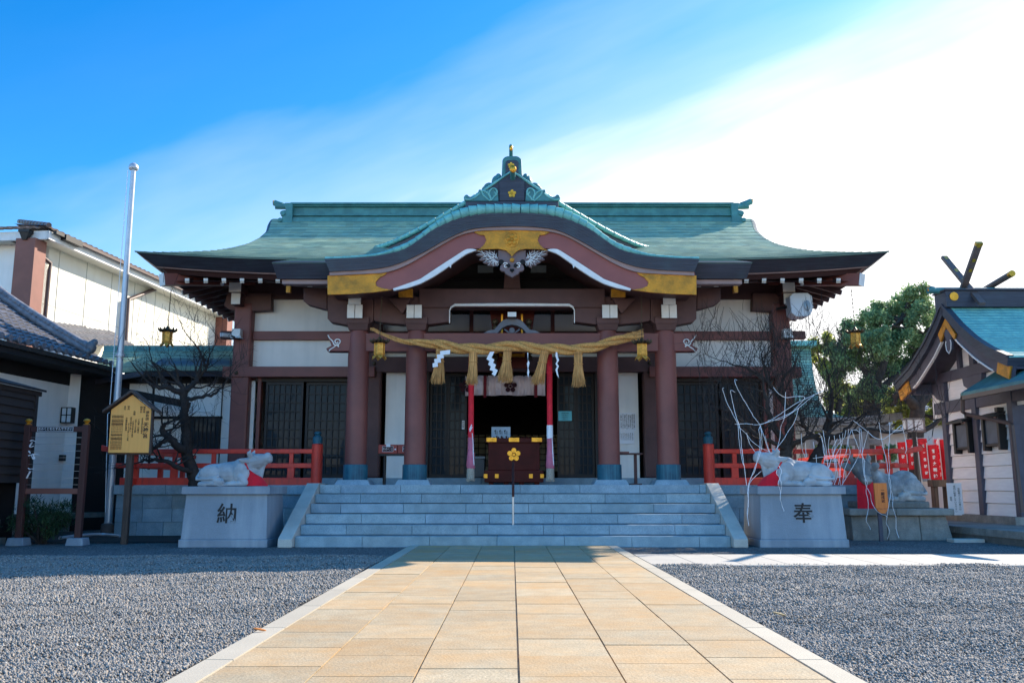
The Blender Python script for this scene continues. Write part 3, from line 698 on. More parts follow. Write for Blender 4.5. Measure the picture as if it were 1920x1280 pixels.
# white capped beam ends over the pillars
def cap(px0, px1, py0, py1, Y, dep=.5, halves=1):
    for s in (0, 1):
        a = P(px0, py1, Y); c = P(px1, py0, Y); x0, x1 = (a.x, c.x) if not s else (-c.x, -a.x)
        b = MB(); b.box(x0+.004, x1-.004, Y+.012, Y+dep, a.z+.004, c.z-.004); o = b.build('beam_end', M['beam'], hall)
        b = MB()
        if halves == 2:
            xm = (x0+x1)/2; b.box(x0, xm-.006, Y-.006, Y+.01, a.z, c.z); b.box(xm+.006, x1, Y-.006, Y+.01, a.z, c.z)
        else: b.box(x0, x1, Y-.006, Y+.01, a.z, c.z)
        b.build('end_cap', M['gofun'], o, bevel=.004)
cap(650.6, 680, 571, 596, CY-.30, .5, 2); cap(653, 677, 557, 570.5, CY-.34, .5)
cap(762, 791, 571.5, 596, CY-.30, .5, 2)
for s in (-1, 1):   # gilt-capped beam heads beside the inner brackets
    a = P(747, 556, CY-.5); c = P(774, 543, CY-.5); x0, x1 = sorted((s*a.x, s*c.x))
    b = MB(); b.box(x0+.01, x1-.01, CY-.48, CY+.1, a.z, c.z+.12); b.prism([(x0+.05, a.z), (x1+.22 if s < 0 else x1-.05, a.z), (x1-.05, a.z-.30), (x0+.22 if s > 0 else x0+.22, a.z-.30)] if s < 0 else [(x0-.22, a.z), (x1-.05, a.z), (x1-.22, a.z-.30), (x0+.05, a.z-.30)], CY-.3, CY-.05)
    o = b.build('beam_end', M['beam'], hall)
    b = MB(); b.box(x0, x1, CY-.50, CY-.44, a.z-.01, c.z+.02); b.build('end_cap', M['goldplate'], o, bevel=.004)
# frog-leg strut on the tie beam
kp = [(905, 625), (915, 619), (927, 617), (935, 608), (942, 600), (950, 597.5), (960, 597)]
ki = [(960, 608), (950, 610), (942, 614), (936, 620), (932, 625)]
o_ = W(kp, CY-.1); i_ = W(ki, CY-.1)
poly = o_ + [(-x, z) for x, z in reversed(o_[:-1])]; inn = i_ + []
b = MB(); full_in = [(-x, z) for x, z in reversed(i_[1:])] ; poly2 = o_ + mir(o_[:-1]) + [(-x, z) for x, z in reversed(i_)] + i_[1:]
b.prism(poly2, CY-.08, CY+.08); c = P(960, 620, CY); b.disc_y((0, c.z), .06, CY-.06, CY+.06, 12); b.bar((-.16, CY, c.z+.03), (-.04, CY, c.z-.06), .06, .03); b.bar((.16, CY, c.z+.03), (.04, CY, c.z-.06), .06, .03)
b.build('frog_leg_strut', mat('blue grey painted strut', (.16, .175, .21), .7), hall, bevel=.006)
a, c = P(952, 593.5, CY-.35), P(968, 585, CY-.35); b = MB(); b.box(a.x+.004, c.x-.004, CY-.34, CY+.1, a.z+.004, c.z-.004); o = b.build('beam_end', M['beam'], hall)
b = MB(); b.box(a.x, c.x, CY-.356, CY-.342, a.z, c.z); b.build('end_cap', M['gofun'], o)
# ---- karahafu: curved porch gable. half curves traced from the photograph, standing at Y=16.95
KY = 16.95
def half(pts, Y): return [(min(x, 0), z) for x, z in W(pts, Y)]
def full(pts, Y, n=40):
    h = half(pts, Y); h = [(v.x, v.y) for v in catmull([Vector((x, z, 0)) for x, z in h], 6)]; h = lerp_pts(h, n); return h + [(-x, z) for x, z in reversed(h[:-1])]
roll_t = [(609, 483), (654, 481), (694, 477), (717, 472.5), (741, 464), (764, 455.5), (787.5, 441), (811, 422), (834, 407), (858, 395), (881, 388), (905, 385), (960, 383.6)]
band_t = [(608, 485), (654, 483.5), (701, 480), (741, 472.6), (764, 464), (787, 448.5), (811, 431), (834, 419.5), (858, 410), (893, 402), (925, 399.5), (960, 399)]
band_b = [(617.6, 508.5), (694, 504), (741, 495), (787.5, 475), (834, 449), (869.5, 432.5), (893, 427), (925, 424), (960, 423)]
strip_b = [(617, 515), (690, 511.5), (726.5, 508), (764, 494), (811, 467), (858, 441), (893, 431.6), (925, 430), (960, 429.5)]
barge_b = [(614, 551.5), (660, 550), (700, 547), (736, 542), (764, 534), (799, 519), (834, 499.5), (862.5, 480), (881, 468), (905, 465), (960, 464)]
T, B = full(band_t, KY), full(band_b, KY)
b = MB(); b.band(T, B, KY, 20.9, KY+.02); gable = b.build('curved_gable', M['dark_copper'], hall, smooth=30)
for i in range(5):   # fine layered lines on the band
    f = (i+1)/6; mid = [(x0+(x1-x0)*f, z0+(z1-z0)*f) for (x0, z0), (x1, z1) in zip(T, B)]
    b = MB(); b.band([(x, z+.007) for x, z in mid], [(x, z-.003) for x, z in mid], KY-.006+.004*i, KY+.03); b.build('layer_line', M['dark_copper'], gable)
b = MB(); b.band(B, full(strip_b, KY), KY+.06, KY+.5); b.build('eave_strip', M['eavestrip'], gable, smooth=30)
b = MB(); S_ = full(strip_b, KY+.12); b.band([(x, z+.05) for x, z in S_], full(barge_b, KY+.12), KY+.12, KY+.24); barge = b.build('bargeboard', M['barge'], gable, smooth=30)
# white edging under the bargeboard
wt = [(737, 541), (744, 538.5), (764, 531.5), (787, 523.5), (811, 507.5), (834, 492.5), (858, 477), (873, 467.5), (884, 466), (893, 468)]
wb = [(738, 544.5), (748, 542.5), (764, 539.5), (787, 532), (811, 519.5), (834, 504.5), (858, 487), (874, 476), (884, 472), (893, 469)]
for s in (0, 1):
    a = lerp_pts(W(wt, KY+.09), 30); c = lerp_pts(W(wb, KY+.09), 30)
    if s: a, c = mir(a), mir(c)
    b = MB(); b.band(a, c, KY+.09, KY+.16)
    q = P(842, 499, KY+.09); s1 = -1 if s else 1
    b.prism([(s1*(q.x-.05), q.z+.05), (s1*(q.x+.05), q.z+.07), (s1*(q.x+.03), q.z-.03)], KY+.092, KY+.15)
    b.build('white_edging', M['gofun'], gable, smooth=30)
    # soffit board behind the bargeboard: the curved underside
# gilt plates
gl = [(614, 516.5), (660, 514.5), (700, 511), (728, 507.5), (722, 515), (712, 520), (704, 529), (706, 536), (716, 540), (735, 543.5), (700, 548), (660, 551), (614, 552.5)]
both(gl, KY+.095, KY+.13, 'gilt_plate', M['goldplate'], .004, gable)
def whole(pts, Y): h = W(pts, Y); return h + mir(h)
gc = [(960, 430.5), (893, 432.5), (889, 435), (898, 440), (908, 441), (912, 450), (908, 458), (900, 466), (893, 469), (910, 467), (935, 466.5), (948, 469), (956, 476), (960, 481)]
pts = W(gc, KY+.09); poly = pts + [(-x, z) for x, z in reversed(pts[1:-1])]
b = MB(); b.prism(poly, KY+.09, KY+.13); b.build('gilt_plate', M['goldplate'], gable, bevel=.004)
b = MB(); q = P(960, 449, KY+.08)
for k in range(5):
    a = math.pi/2 + k*2*math.pi/5; b.ell((math.cos(a)*.075, KY+.09, q.z+math.sin(a)*.075), (.05, .02, .05), nu=10, nv=6)
b.ell((0, KY+.085, q.z), (.035, .025, .035), nu=10, nv=6); b.tube([(math.cos(k*.3927)*.15, KY+.09, q.z+math.sin(k*.3927)*.15) for k in range(17)], .010, 6)
b.build('plum_crest', M['goldplate'], gable, smooth=40)
# carved pendant (gegyo) with leaf wings and white eyes
gp_ = [(934, 468), (934, 484), (942, 494), (938, 499), (937, 505), (941, 508), (946, 509), (948, 513), (953, 516), (960, 520)]
pts = W([(960, 468)] + gp_, KY+.16); poly = pts + [(-x, z) for x, z in reversed(pts[1:-1])]
mpend = mat('lilac grey carved wood', (.20, .145, .15), .7, bump=.2, bscale=30)
b = MB(); b.prism(poly, KY+.16, KY+.26); pend = b.build('gable_pendant', mpend, gable, bevel=.012)
b2 = MB(); b1 = MB(); rg = random.Random(2)
for s in (-1, 1):
    root = P(937, 490, KY+.2)
    for i, (ex, ey) in enumerate(((894, 471), (900, 479), (906, 487), (913, 493), (921, 496), (928, 497), (912, 473), (922, 474))):
        e = P(ex, ey, KY+.2); p0 = Vector((s*abs(root.x)*-1*-1, KY+.2, root.z)); p0.x = s*abs(root.x); p1 = Vector((s*abs(e.x), KY+.18, e.z))
        for k in range(5):
            f = (k+1)/5; c = p0.lerp(p1, f); ang = math.atan2(p1.z-p0.z, p1.x-p0.x)
            Mx = Matrix.Rotation(-(ang + rg.uniform(-.5, .5)), 3, 'Y'); b2.ell(c, (.085, .03, .032), Mx, 8, 5)
        b1.tube([p0.lerp(p1, .25)+Vector((0, -.05, 0)), p0.lerp(p1, .6)+Vector((0, -.055, .015)), p1+Vector((0, -.05, 0))], [.006, .005, .003], 5)
        for k in (.45, .7):
            c = p0.lerp(p1, k); n_ = Vector((-(p1-p0).z, 0, (p1-p0).x)).normalized()*.06
            b1.tube([c+Vector((0, -.05, 0)), c+n_+(p1-p0)*.2+Vector((0, -.045, 0))], [.005, .003], 5); b1.tube([c+Vector((0, -.05, 0)), c-n_+(p1-p0)*.2+Vector((0, -.045, 0))], [.005, .003], 5)
b2.build('pendant_leaves', mpend, gable, smooth=60); b1.build('leaf_veins', M['gofun'], gable, smooth=60)
bd = MB()
for s in (-1, 1):
    b = MB(); q = P(948, 498, KY+.15); qx = s*abs(q.x)
    pts = [(qx + s*(.062-.0035*k)*math.cos(k*.55+.6), KY+.15, q.z+(.062-.0035*k)*math.sin(k*.55+.6)) for k in range(15)]
    b.tube(pts, .010, 6); b.build('white_spiral', M['gofun'], gable, smooth=50); bd.disc_y((qx-s*.055, q.z), .04, KY+.14, KY+.17, 12)
    q2 = P(940, 491, KY+.15); bd.disc_y((s*abs(q2.x), q2.z), .05, KY+.14, KY+.17, 12)
q = P(960, 506, KY+.15); bd.disc_y((-.02, q.z), .024, KY+.14, KY+.17, 10); bd.disc_y((.02, q.z), .024, KY+.14, KY+.17, 10); bd.prism([(-.04, q.z-.008), (.04, q.z-.008), (0, q.z-.055)], KY+.14, KY+.17)
bd.build('dark_hollow', M['dark'], gable)
b = MB(); q = P(960, 487, KY+.14); b.lathe([(.0, 0), (.05, .01), (.04, .04), (.0, .05)], (0, 0, 0), 8); b.v = [(v[0], KY+.17-v[2], q.z+v[1]) for v in b.v]; b.build('stud', M['goldplate'], gable)
# tile roll along the gable top, one roll tile after another
def roll(pts_t, pts_b, Y0, Y1, seg, parent, m, ry=.07):
    n = 24
    a, c = full(pts_t, Y0, n), full(pts_b, Y0, n); b = MB(); jn = MB()
    ctr = [((p[0]+q[0])/2, (p[1]+q[1])/2+.012, max(.03, math.hypot(p[0]-q[0], p[1]-q[1])*.62)) for p, q in zip(a, c)]
    for k in range(len(ctr)-1):
        (x0, z0, r0), (x1, z1, r1) = ctr[k], ctr[k+1]
        if x0 < 0: e = (.90, 1.08)
        else: e = (1.08, .90)
        p0, p1 = Vector((x0, Y0+ry, z0)), Vector((x1, Y0+ry, z1)); d = p1-p0
        if x0 < 0: b.tube([p0-d*.02, p0+d*.06, p0+d*.5, p0+d*.94], [r0*1.10, r0*1.10, (r0+r1)/2, r1*.93], 12)
        else: b.tube([p1+d*.02, p1-d*.06, p1-d*.5, p1-d*.94], [r1*1.10, r1*1.10, (r0+r1)/2, r0*.93], 12)
    return b.build('tile_roll', m, parent, smooth=50)
roll(roll_t, band_t, KY-.02, KY, 1, gable, M['copper_bright'])
b = MB(); b.band(full(roll_t, KY+.05), full(band_t, KY+.05), KY+.1, 20.9); b.build('gable_roof_sheet', M['copper_bright'], gable, smooth=30)
# inner tympanum: dark boards, posts, faint grey panels
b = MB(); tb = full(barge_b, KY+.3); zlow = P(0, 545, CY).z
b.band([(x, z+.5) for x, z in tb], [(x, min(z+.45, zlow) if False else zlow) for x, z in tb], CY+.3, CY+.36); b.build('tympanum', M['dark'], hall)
b = MB(); b.band([(x, z+.36) for x, z in tb], [(x, z+.10) for x, z in tb], KY+.26, CY+.3); b.build('curved_soffit', M['beam'], gable, smooth=30)
a, c = P(944, 541, CY-.1), P(976, 512, CY-.1); b = MB(); b.frust(a.x, c.x, CY-.12, CY+.1, a.z, c.z+.3, .05, .02); b.build('king_post', M['beam'], hall, bevel=.01)
for s in (-1, 1):
    a, c = P(896, 512, CY+.28), P(925, 499, CY+.28); x0, x1 = sorted((s*a.x, s*c.x)); b = MB(); b.box(x0, x1, CY+.2, CY+.28, a.z, c.z); b.build('grey_panel', mat('grey green panel', (.16, .19, .20), .8), hall)
# ---- ridge ornament above the karahafu
OY = 17.15
orn = MB(); oz = [(873, 386), (873, 377), (1048, 377), (1048, 386)]
def poly_orn(pts, y0, y1, name, m, bevel=.015, sym=True):
    w_ = W(pts, y0)
    b = MB(); b.prism(w_ + ([(-x, z) for x, z in reversed(w_)] if sym else []), y0, y1); return b.build(name, m, orn_o, bevel=bevel)
h_ = W([(960, 386), (873, 386), (873, 377.5), (960, 377.5)], OY); b = MB(); zz = sorted((h_[1][1], h_[2][1])); b.box(h_[1][0], -h_[1][0], OY, OY+.9, zz[0]-.05, zz[1]); orn_o = b.build('ridge_ornament', M['dark_copper'], hall, bevel=.01)
poly_orn([(960, 377), (876, 377), (885, 369), (900, 360), (930, 341), (953, 323), (960, 322)], OY+.06, OY+.75, 'gable_face', M['dark_copper'])
poly_orn([(960, 377), (936, 377), (936, 340), (943, 335.5), (960, 335)], OY+.01, OY+.08, 'crest_board', M['dark_copper'])
poly_orn([(960, 340), (940, 340), (942, 298), (947, 293.5), (952, 292), (960, 292)], OY+.3, OY+.8, 'top_block', M['copper_deep'], .03)
poly_orn([(960, 325), (948, 325), (948, 303), (952, 300), (960, 300)], OY+.25, OY+.4, 'top_panel', M['dark_copper'], .02)
for s in (-1, 1):
    b = MB()
    for cx_, cy_, rx, rz, yy in ((930, 331, .10, .15, .40), (934, 325, .08, .13, .42), (917, 341, .12, .085, .36), (910, 347, .085, .07, .33), (906, 356, .09, .10, .32)):
        q = P(cx_, cy_, OY); b.ell((s*abs(q.x), OY+yy, q.z), (rx, .2, rz), nu=16, nv=10)
    b.build('cloud_scroll', M['copper_deep'], orn_o, smooth=60)
    b = MB(); vv = W([(958, 321), (930, 340.5), (903, 359.5), (893, 367), (884, 371)], OY+.02); vv = [(s*abs(x), OY+.05, z) for x, z in vv]; b.tube(vv, [.02, .026, .03, .032, .03], 8); b.build('verge_roll', M['copper_bright'], orn_o, smooth=50)
    b = MB(); lf = W([(935, 377), (880, 377), (872, 376.5), (869, 370), (871.5, 365.5), (876, 364), (879, 368), (886, 369), (896, 366), (897, 357), (899, 354), (903, 356.5), (911, 357), (923, 352.5), (931, 356), (934, 364)], OY-.02)
    lf = [(s*abs(x), z) for x, z in lf]; b.prism(lf, OY-.02, OY+.1); lo = b.build('leaf_scroll', M['copper_deep'], orn_o, bevel=.02)
    b = MB()
    for pts in (((901, 357), (912, 360), (918, 368), (921, 376)), ((903, 357), (906, 365), (913, 372), (919, 376.5)), ((921, 372), (917, 362), (922, 354), (929, 354), (932, 360), (930, 364), (927, 360)), ((932, 364), (926, 369), (921, 376)), ((870, 373), (880, 374), (892, 369), (900, 362))):
        w_ = W(pts, OY-.03); b.tube(catmull([(s*abs(x), OY-.025, z) for x, z in w_], 4), .016, 6)
    b.build('scroll_line', M['copper_bright'], orn_o, smooth=50)
b = MB(); q0, q1 = P(958.5, 292, OY+.4), P(958.5, 270, OY-.1); b.tube(catmull([(-.02, OY+.6, q0.z-.1), (-.02, OY+.45, q0.z+.03), (-.02, OY+.22, q0.z+.13), (-.02, OY-.02, q1.z-.06)], 5), [.04]*16, 12); o = b.build('ridge_horn', M['copper_deep'], orn_o, smooth=50)
b = MB(); b.ell((-.02, OY-.06, q1.z-.075), (.036, .03, .062), nu=12, nv=8); b.build('horn_tip', M['gold'], o, smooth=60)
q0 = P(962, 330, OY-.2); b = MB(); b.tube([(.015, OY+.1, q0.z-.0), (.015, OY-.18, q0.z+.12)], .055, 12); o = b.build('ridge_horn', M['copper_deep'], orn_o, smooth=50)
q1 = P(962, 317, OY-.2); b = MB(); b.lathe([(.0, 0), (.065, 0), (.068, .03), (.05, .05), (0, .055)], (0, 0, 0), 18); b.v = [(.02+v[0], OY-.18-v[2], q1.z+v[1]*1.15) for v in b.v]; b.build('horn_tip', M['gold'], o, smooth=40)
def plum(c, r, y0, name, m, parent):
    b = MB()
    for k in range(5):
        a = math.pi/2 + k*2*math.pi/5; b.prism([(c[0]+math.cos(a)*r*.62+math.cos(t_)*r*.36, c[1]+math.sin(a)*r*.62+math.sin(t_)*r*.36) for t_ in [i*.524 for i in range(12)]], y0-.0007*k, y0+.02)
    b.disc_y(c, r*.2, y0-.006, y0+.02, 10)
    for k in range(5):
        a = -math.pi/2 + k*2*math.pi/5; b.bar((c[0], y0-.001, c[1]), (c[0]+math.cos(a)*r*.5, y0-.001, c[1]+math.sin(a)*r*.5), .004, r*.05, up=(0, 1, 0))
    return b.build(name, m, parent)
q = P(960, 363, OY); plum((0, q.z), .085, OY-.005, 'plum_crest', M['gold'], orn_o)
q = P(958, 309, OY+.2); plum((-.02, q.z), .07, OY+.235, 'plum_crest', M['gold'], orn_o)
# ---- gable roof behind the ornament, its verges running down onto the main roof
gvp = [(960, 330, 18.3), (905, 361.5, 18.7), (874, 380.5, 19.0), (834, 404, 19.4), (787, 430.5, 19.9), (741, 453, 20.5), (716, 462.5, 20.9), (697, 466.5, 21.2)]
gpts = [P(a, c, y) for a, c, y in gvp]; zr_ = gpts[0].z
b = MB(); bf = MB()
for s_ in (-1, 1):
    L_ = [Vector((s_*abs(p.x), p.y, p.z)) for p in gpts]; n = len(L_)
    rd_ = [Vector((0, 18.3+(23.4-18.3)*i/(n-1), zr_)) for i in range(n)]
    b.add(L_+rd_, [(i, i+1, n+i+1, n+i) for i in range(n-1)])
    dn = [p+Vector((0, .05, -.55)) for p in L_]; bf.add([p+Vector((0, 0, .0)) for p in L_]+dn, [(i, i+1, n+i+1, n+i) for i in range(n-1)])
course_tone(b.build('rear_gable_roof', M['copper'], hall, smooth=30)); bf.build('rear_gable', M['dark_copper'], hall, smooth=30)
for s_ in (-1, 1):
    sm = catmull([Vector((s_*abs(p.x), p.y-.03, p.z+.0)) for p in gpts], 3); b = MB()
    for p0, p1 in zip(sm, sm[1:]): b.tube([p0, p0+(p1-p0)*.96], [.060, .050], 8)
    b.build('tile_roll', M['copper_bright'], hall, smooth=50)
# ================================================================== hall front wall
def wbox(px0, px1, py0, py1, y0, y1, name, m, sym=True, parent=None, bevel=.008, Y=WY):
    a, c = P(px0, py1, Y), P(px1, py0, Y)
    for s in ((0, 1) if sym else (0,)):
        x0, x1 = (a.x, c.x) if not s else (-c.x, -a.x)
        b = MB(); b.box(x0, x1, y0, y1, a.z, c.z); o = b.build(name, m, parent or hall, bevel=bevel)
    return o
CX = abs(P(454, 700, WY-.1).x)
for s in (-1, 1):   # corner pillars and porch-line pillars of the hall
    b = MB(); b.box(s*CX-.21, s*CX+.21, WY-.26, WY+.16, 1.235, P(0, 572, WY).z); b.build('corner_pillar', M['bengara'], hall, bevel=.05)
    b = MB(); x = s*abs(P(1217, 700, WY).x); b.box(x-.17, x+.17, WY-.2, WY+.15, 1.235, P(0, 540, WY).z); b.build('hall_pillar', M['beam'], hall, bevel=.04)
    b = MB(); b.box(s*CX-.2, s*CX+.2, WY+7.8, WY+8.2, 1.0, 5.4); b.build('corner_pillar', M['bengara'], hall)
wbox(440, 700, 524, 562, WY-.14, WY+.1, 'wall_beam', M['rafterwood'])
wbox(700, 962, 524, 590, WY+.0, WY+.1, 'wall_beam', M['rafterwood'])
wbox(470, 705, 556, 626, WY, WY+.08, 'wall_panel', M['plaster'], bevel=0)
wbox(705, 961, 586, 630, WY, WY+.08, 'wall_panel', M['plaster'], bevel=0)
wbox(470, 705, 622, 638, WY-.10, WY+.09, 'tie_beam', M['bengara'])
wbox(470, 705, 636, 693, WY+.002, WY+.08, 'wall_panel', M['plaster'], bevel=0)
wbox(424, 706, 690, 709, WY-.30, WY+.09, 'lintel_beam', M['bengara'])
wbox(706, 961, 622, 662, WY-.1, WY+.09, 'tie_beam', M['beam'])
wbox(706, 961, 660, 673, WY+.002, WY+.08, 'wall_panel', M['plaster'], bevel=0)
wbox(694, 961, 671, 699, WY-.22, WY+.1, 'lintel_beam', M['beam'])
wbox(480, 706, 708, 716, WY-.06, WY+.1, 'window_head', M['lattice'])
# stepped bracket arms on corner pillars
for s in (0, 1):
    poly = W([(425, 548), (507, 548), (507, 580), (474, 582), (430, 580), (418, 572)], WY-.3); poly = mir(poly) if s else poly
    b = MB(); b.prism(poly, WY-.24, WY+.05); b.build('bracket_arm', M['beam'], hall, bevel=.01)
for (a0, a1, b0, b1, yy) in ((429, 452.5, 529.5, 547, WY-.75), (433, 451, 549, 570, WY-.6)): cap(a0, a1, b0, b1, yy, .6)
# white stepped light boxes on the corner pillars
for s in (-1, 1):
    q = P(446, 627, WY-.3); b = MB(); zz = q.z
    b.box(s*abs(q.x)-.10, s*abs(q.x)+.10, WY-.46, WY-.26, zz-.11, zz+.11); b.frust(s*abs(q.x)-.13, s*abs(q.x)+.13, WY-.49, WY-.26, zz-.11, zz-.04, .03, .03); b.build('nosing_cap', M['gofun'], hall, bevel=.006)
    q = P(425, 628, WY-.1); b = MB(); b.bar((s*abs(q.x)-.16, WY-.05, q.z), (s*abs(q.x)+.2, WY-.05, q.z), .16, .2); b.build('nosing', M['beam'], hall, bevel=.03)
# hexagonal nail covers
def nail(px, py, Y, s, m=None):
    q = P(px, py, Y); b = MB(); x = s*abs(q.x)
    b.lathe([(.05, 0), (.05, .012), (.03, .03), (.026, .05), (0, .055)], (0, 0, 0), 6); b.v = [(x+v[0], Y-v[2], q.z+v[1]) for v in b.v]; b.build('nail_cover', m or M['bronze'], hall)
for s in (-1, 1):
    nail(443, 699, WY-.3, s)
    for py in (681, 699): nail(1218, py, WY-.22, s)
# side strips, posts next to corner pillars
wbox(462, 479, 714, 896, WY+.0, WY+.06, 'wall_panel', M['plaster'], bevel=0)
wbox(477, 492, 708, 896, WY-.08, WY+.08, 'window_post', M['bengara'])
wbox(651, 698, 699, 896, WY+.0, WY+.08, 'wall_board', M['beam'], bevel=0)
wbox(720, 762, 698, 896, WY+.0, WY+.06, 'wall_panel', M['plaster'], bevel=0)
wbox(760, 806, 698, 896, WY-.05, WY+.08, 'door_post', M['lattice'])
# lattice windows and doors: frame, grid and glass
def lattice(px0, px1, py0, py1, nx, nz, s, name, low=.38, dense=True, Yo=0.0):
    a, c = P(px0, py1, WY), P(px1, py0, WY); x0, x1 = sorted((s*abs(a.x), s*abs(c.x))); z0, z1 = a.z, c.z; Y = WY+Yo
    b = MB(); fw = .055
    b.box(x0, x0+fw, Y-.03, Y+.03, z0, z1); b.box(x1-fw, x1, Y-.03, Y+.03, z0, z1); b.box(x0+fw, x1-fw, Y-.03, Y+.03, z0, z0+.09); b.box(x0+fw, x1-fw, Y-.03, Y+.03, z1-.07, z1)
    zk = z0 + (z1-z0)*low
    if low: b.box(x0+fw, x1-fw, Y-.028, Y+.028, zk-.03, zk+.03)
    for i in range(1, nx):
        x = x0+fw + (x1-x0-2*fw)*i/nx; b.box(x-.014, x+.014, Y-.024, Y+.012, z0+.09, z1-.07)
    for j in range(1, nz):
        z = z0+.09 + (z1-z0-.16)*j/nz; b.box(x0+fw, x1-fw, Y-.021, Y+.009, z-.014, z+.014)
    o = b.build(name, M['lattice'], hall)
    b = MB(); b.box(x0+fw-.01, x1-fw+.01, Y+.014, Y+.022, z0+.05, z1-.05); b.build('glass_pane', M['glass'], o)
    return o
for s in (-1, 1):
    lattice(492, 570, 716, 896, 6, 10, s, 'lattice_window', 0); lattice(568, 652, 716, 896, 6, 10, s, 'lattice_window', 0, Yo=.05)
    lattice(804, 841, 700, 896, 3, 11, s, 'lattice_door', .0, Yo=.05); lattice(838, 876, 700, 896, 3, 11, s, 'lattice_door', .0, Yo=0)
# side walls, interior shell
b = MB(); zt = 5.6
for s in (-1, 1):
    b.box(*sorted((s*(CX+.04), s*(CX-.04))), WY+.1, WY+8, 1.07, zt)
b.box(-CX, CX, WY+8, WY+8.1, 1.07, zt); b.build('side_wall', M['plaster'], hall)
b = MB(); b.box(-CX+.05, CX-.05, WY+.1, WY+7.9, 1.08, 1.24); b.build('floor', M['beam'], hall)
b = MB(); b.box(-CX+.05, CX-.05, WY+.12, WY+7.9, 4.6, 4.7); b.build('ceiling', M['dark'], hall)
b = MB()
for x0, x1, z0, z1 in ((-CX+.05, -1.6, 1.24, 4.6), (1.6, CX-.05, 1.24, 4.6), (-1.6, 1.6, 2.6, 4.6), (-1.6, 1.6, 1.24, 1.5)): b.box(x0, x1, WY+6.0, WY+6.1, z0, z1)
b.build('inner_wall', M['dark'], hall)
# far shoji window inside, lit by daylight from behind
b = MB(); b.box(-1.6, 1.6, WY+6.3, WY+6.32, 1.5, 2.6); b.build('shoji_paper', mat('shoji paper', (.55, .55, .45), .9), hall)
b = MB()
for i in range(17): b.box(-1.6+i*.2-.012, -1.6+i*.2+.012, WY+6.02, WY+6.05, 1.5, 2.6)
for j in range(7): b.box(-1.6, 1.6, WY+6.0, WY+6.03, 1.5+j*.17-.01, 1.5+j*.17+.01)
b.build('shoji_grid', M['lattice'], hall)
# thin red posts seen under the great beam
for s in (-1, 1):
    q = P(884, 600, WY-.4); b = MB(); b.box(s*abs(q.x)-.045, s*abs(q.x)+.045, WY-.45, WY-.35, P(0, 640, WY-.4).z, P(0, 575, WY-.4).z); b.build('strut_post', M['bengara'], hall)
# gutter box under the porch eave, small gilt post
for s in (-1, 1):
    a, c = P(536, 548, 18.2), P(545, 524, 18.2); b = MB(); x0, x1 = sorted((s*a.x, s*c.x)); b.box(x0, x1, 18.2, 18.3, a.z, c.z); b.build('end_cap', M['goldplate'], hall)
# name plaque behind the rope
q = P(960, 665, CY+.6); b = MB(); a, c = P(928, 691, CY+.6), P(993, 580, CY+.6); b.prism([(a.x+.05, a.z), (c.x-.05, a.z), (c.x+.12, c.z), (a.x-.12, c.z)], CY+.55, CY+.62); pq = b.build('name_plaque', M['lacquer'], hall, bevel=.01)
b = MB(); zq = P(0, 666, CY+.5).z
x0 = P(936, 666, CY+.5).x
b.box(x0, -x0, CY+.49, CY+.54, zq-.03, zq+.03); b.box(x0, x0+.05, CY+.485, CY+.54, zq+.03, zq+.10); b.box(-x0-.05, -x0, CY+.485, CY+.54, zq+.03, zq+.10)
for s in (-1, 1): b.box(s*.215-.02, s*.215+.02, CY+.49, CY+.54, zq+.1, zq+.9)
b.build('plaque_frame', M['gold'], pq)
b = MB()
for s in (-1, 1):
    for k in range(7): b.ell((s*(.37+.02*math.sin(k)), CY+.5, zq-.05+k*.13), (.07, .05, .07), nu=8, nv=6)
b.build('plaque_carving', M['bronze'], pq, smooth=60)
# ================================================================== CURTAIN, SASHES, BOX, ROPE
def bb(px0, px1, py0, py1, Y):
    a, c = P(px0, py1, Y), P(px1, py0, Y); return a.x, c.x, a.z, c.z
x0, x1, z0, z1 = bb(872, 1022, 704, 742, WY-.35)
t = thing('shrine_curtain', 'pale lilac curtain with dark plum crests hung across the open doorway', 'curtain', (0, WY-.35, z1))
b = MB(); n = 60; vs = []
for i in range(n+1):
    x = x0+(x1-x0)*i/n; w_ = .018*math.sin(i*.9)+.012*math.sin(i*2.3)
    vs += [(x, WY-.35+w_, z1), (x, WY-.35+w_*1.6, z0+.015*abs(math.sin(i/n*math.pi*3)))]
b.add(vs, [(2*i, 2*i+2, 2*i+3, 2*i+1) for i in range(n)])
cl = b.build('cloth', M['curtain'], t, smooth=60); s_ = cl.modifiers.new('Solid', 'SOLIDIFY'); s_.thickness = .006
for px in (957, 872.5, 1042):
    if px > 1030: continue
    q = P(px, 724, WY-.39); pc = plum((q.x, q.z), .155, WY-.40, 'plum_crest', M['crest'], t)
for px in (909.5, 1004.5):
    x0_, x1_, z0_, z1_ = bb(px-3, px+3, 704, 745, WY-.40); b = MB(); b.box(x0_, x1_, WY-.405, WY-.385, z0_, z1_); b.build('tie', M['tie'], t, bevel=.004)
b = MB(); b.tube([(x0-.1, WY-.33, z1), (x1+.1, WY-.33, z1)], .02, 8); b.build('rod', M['lattice'], t)
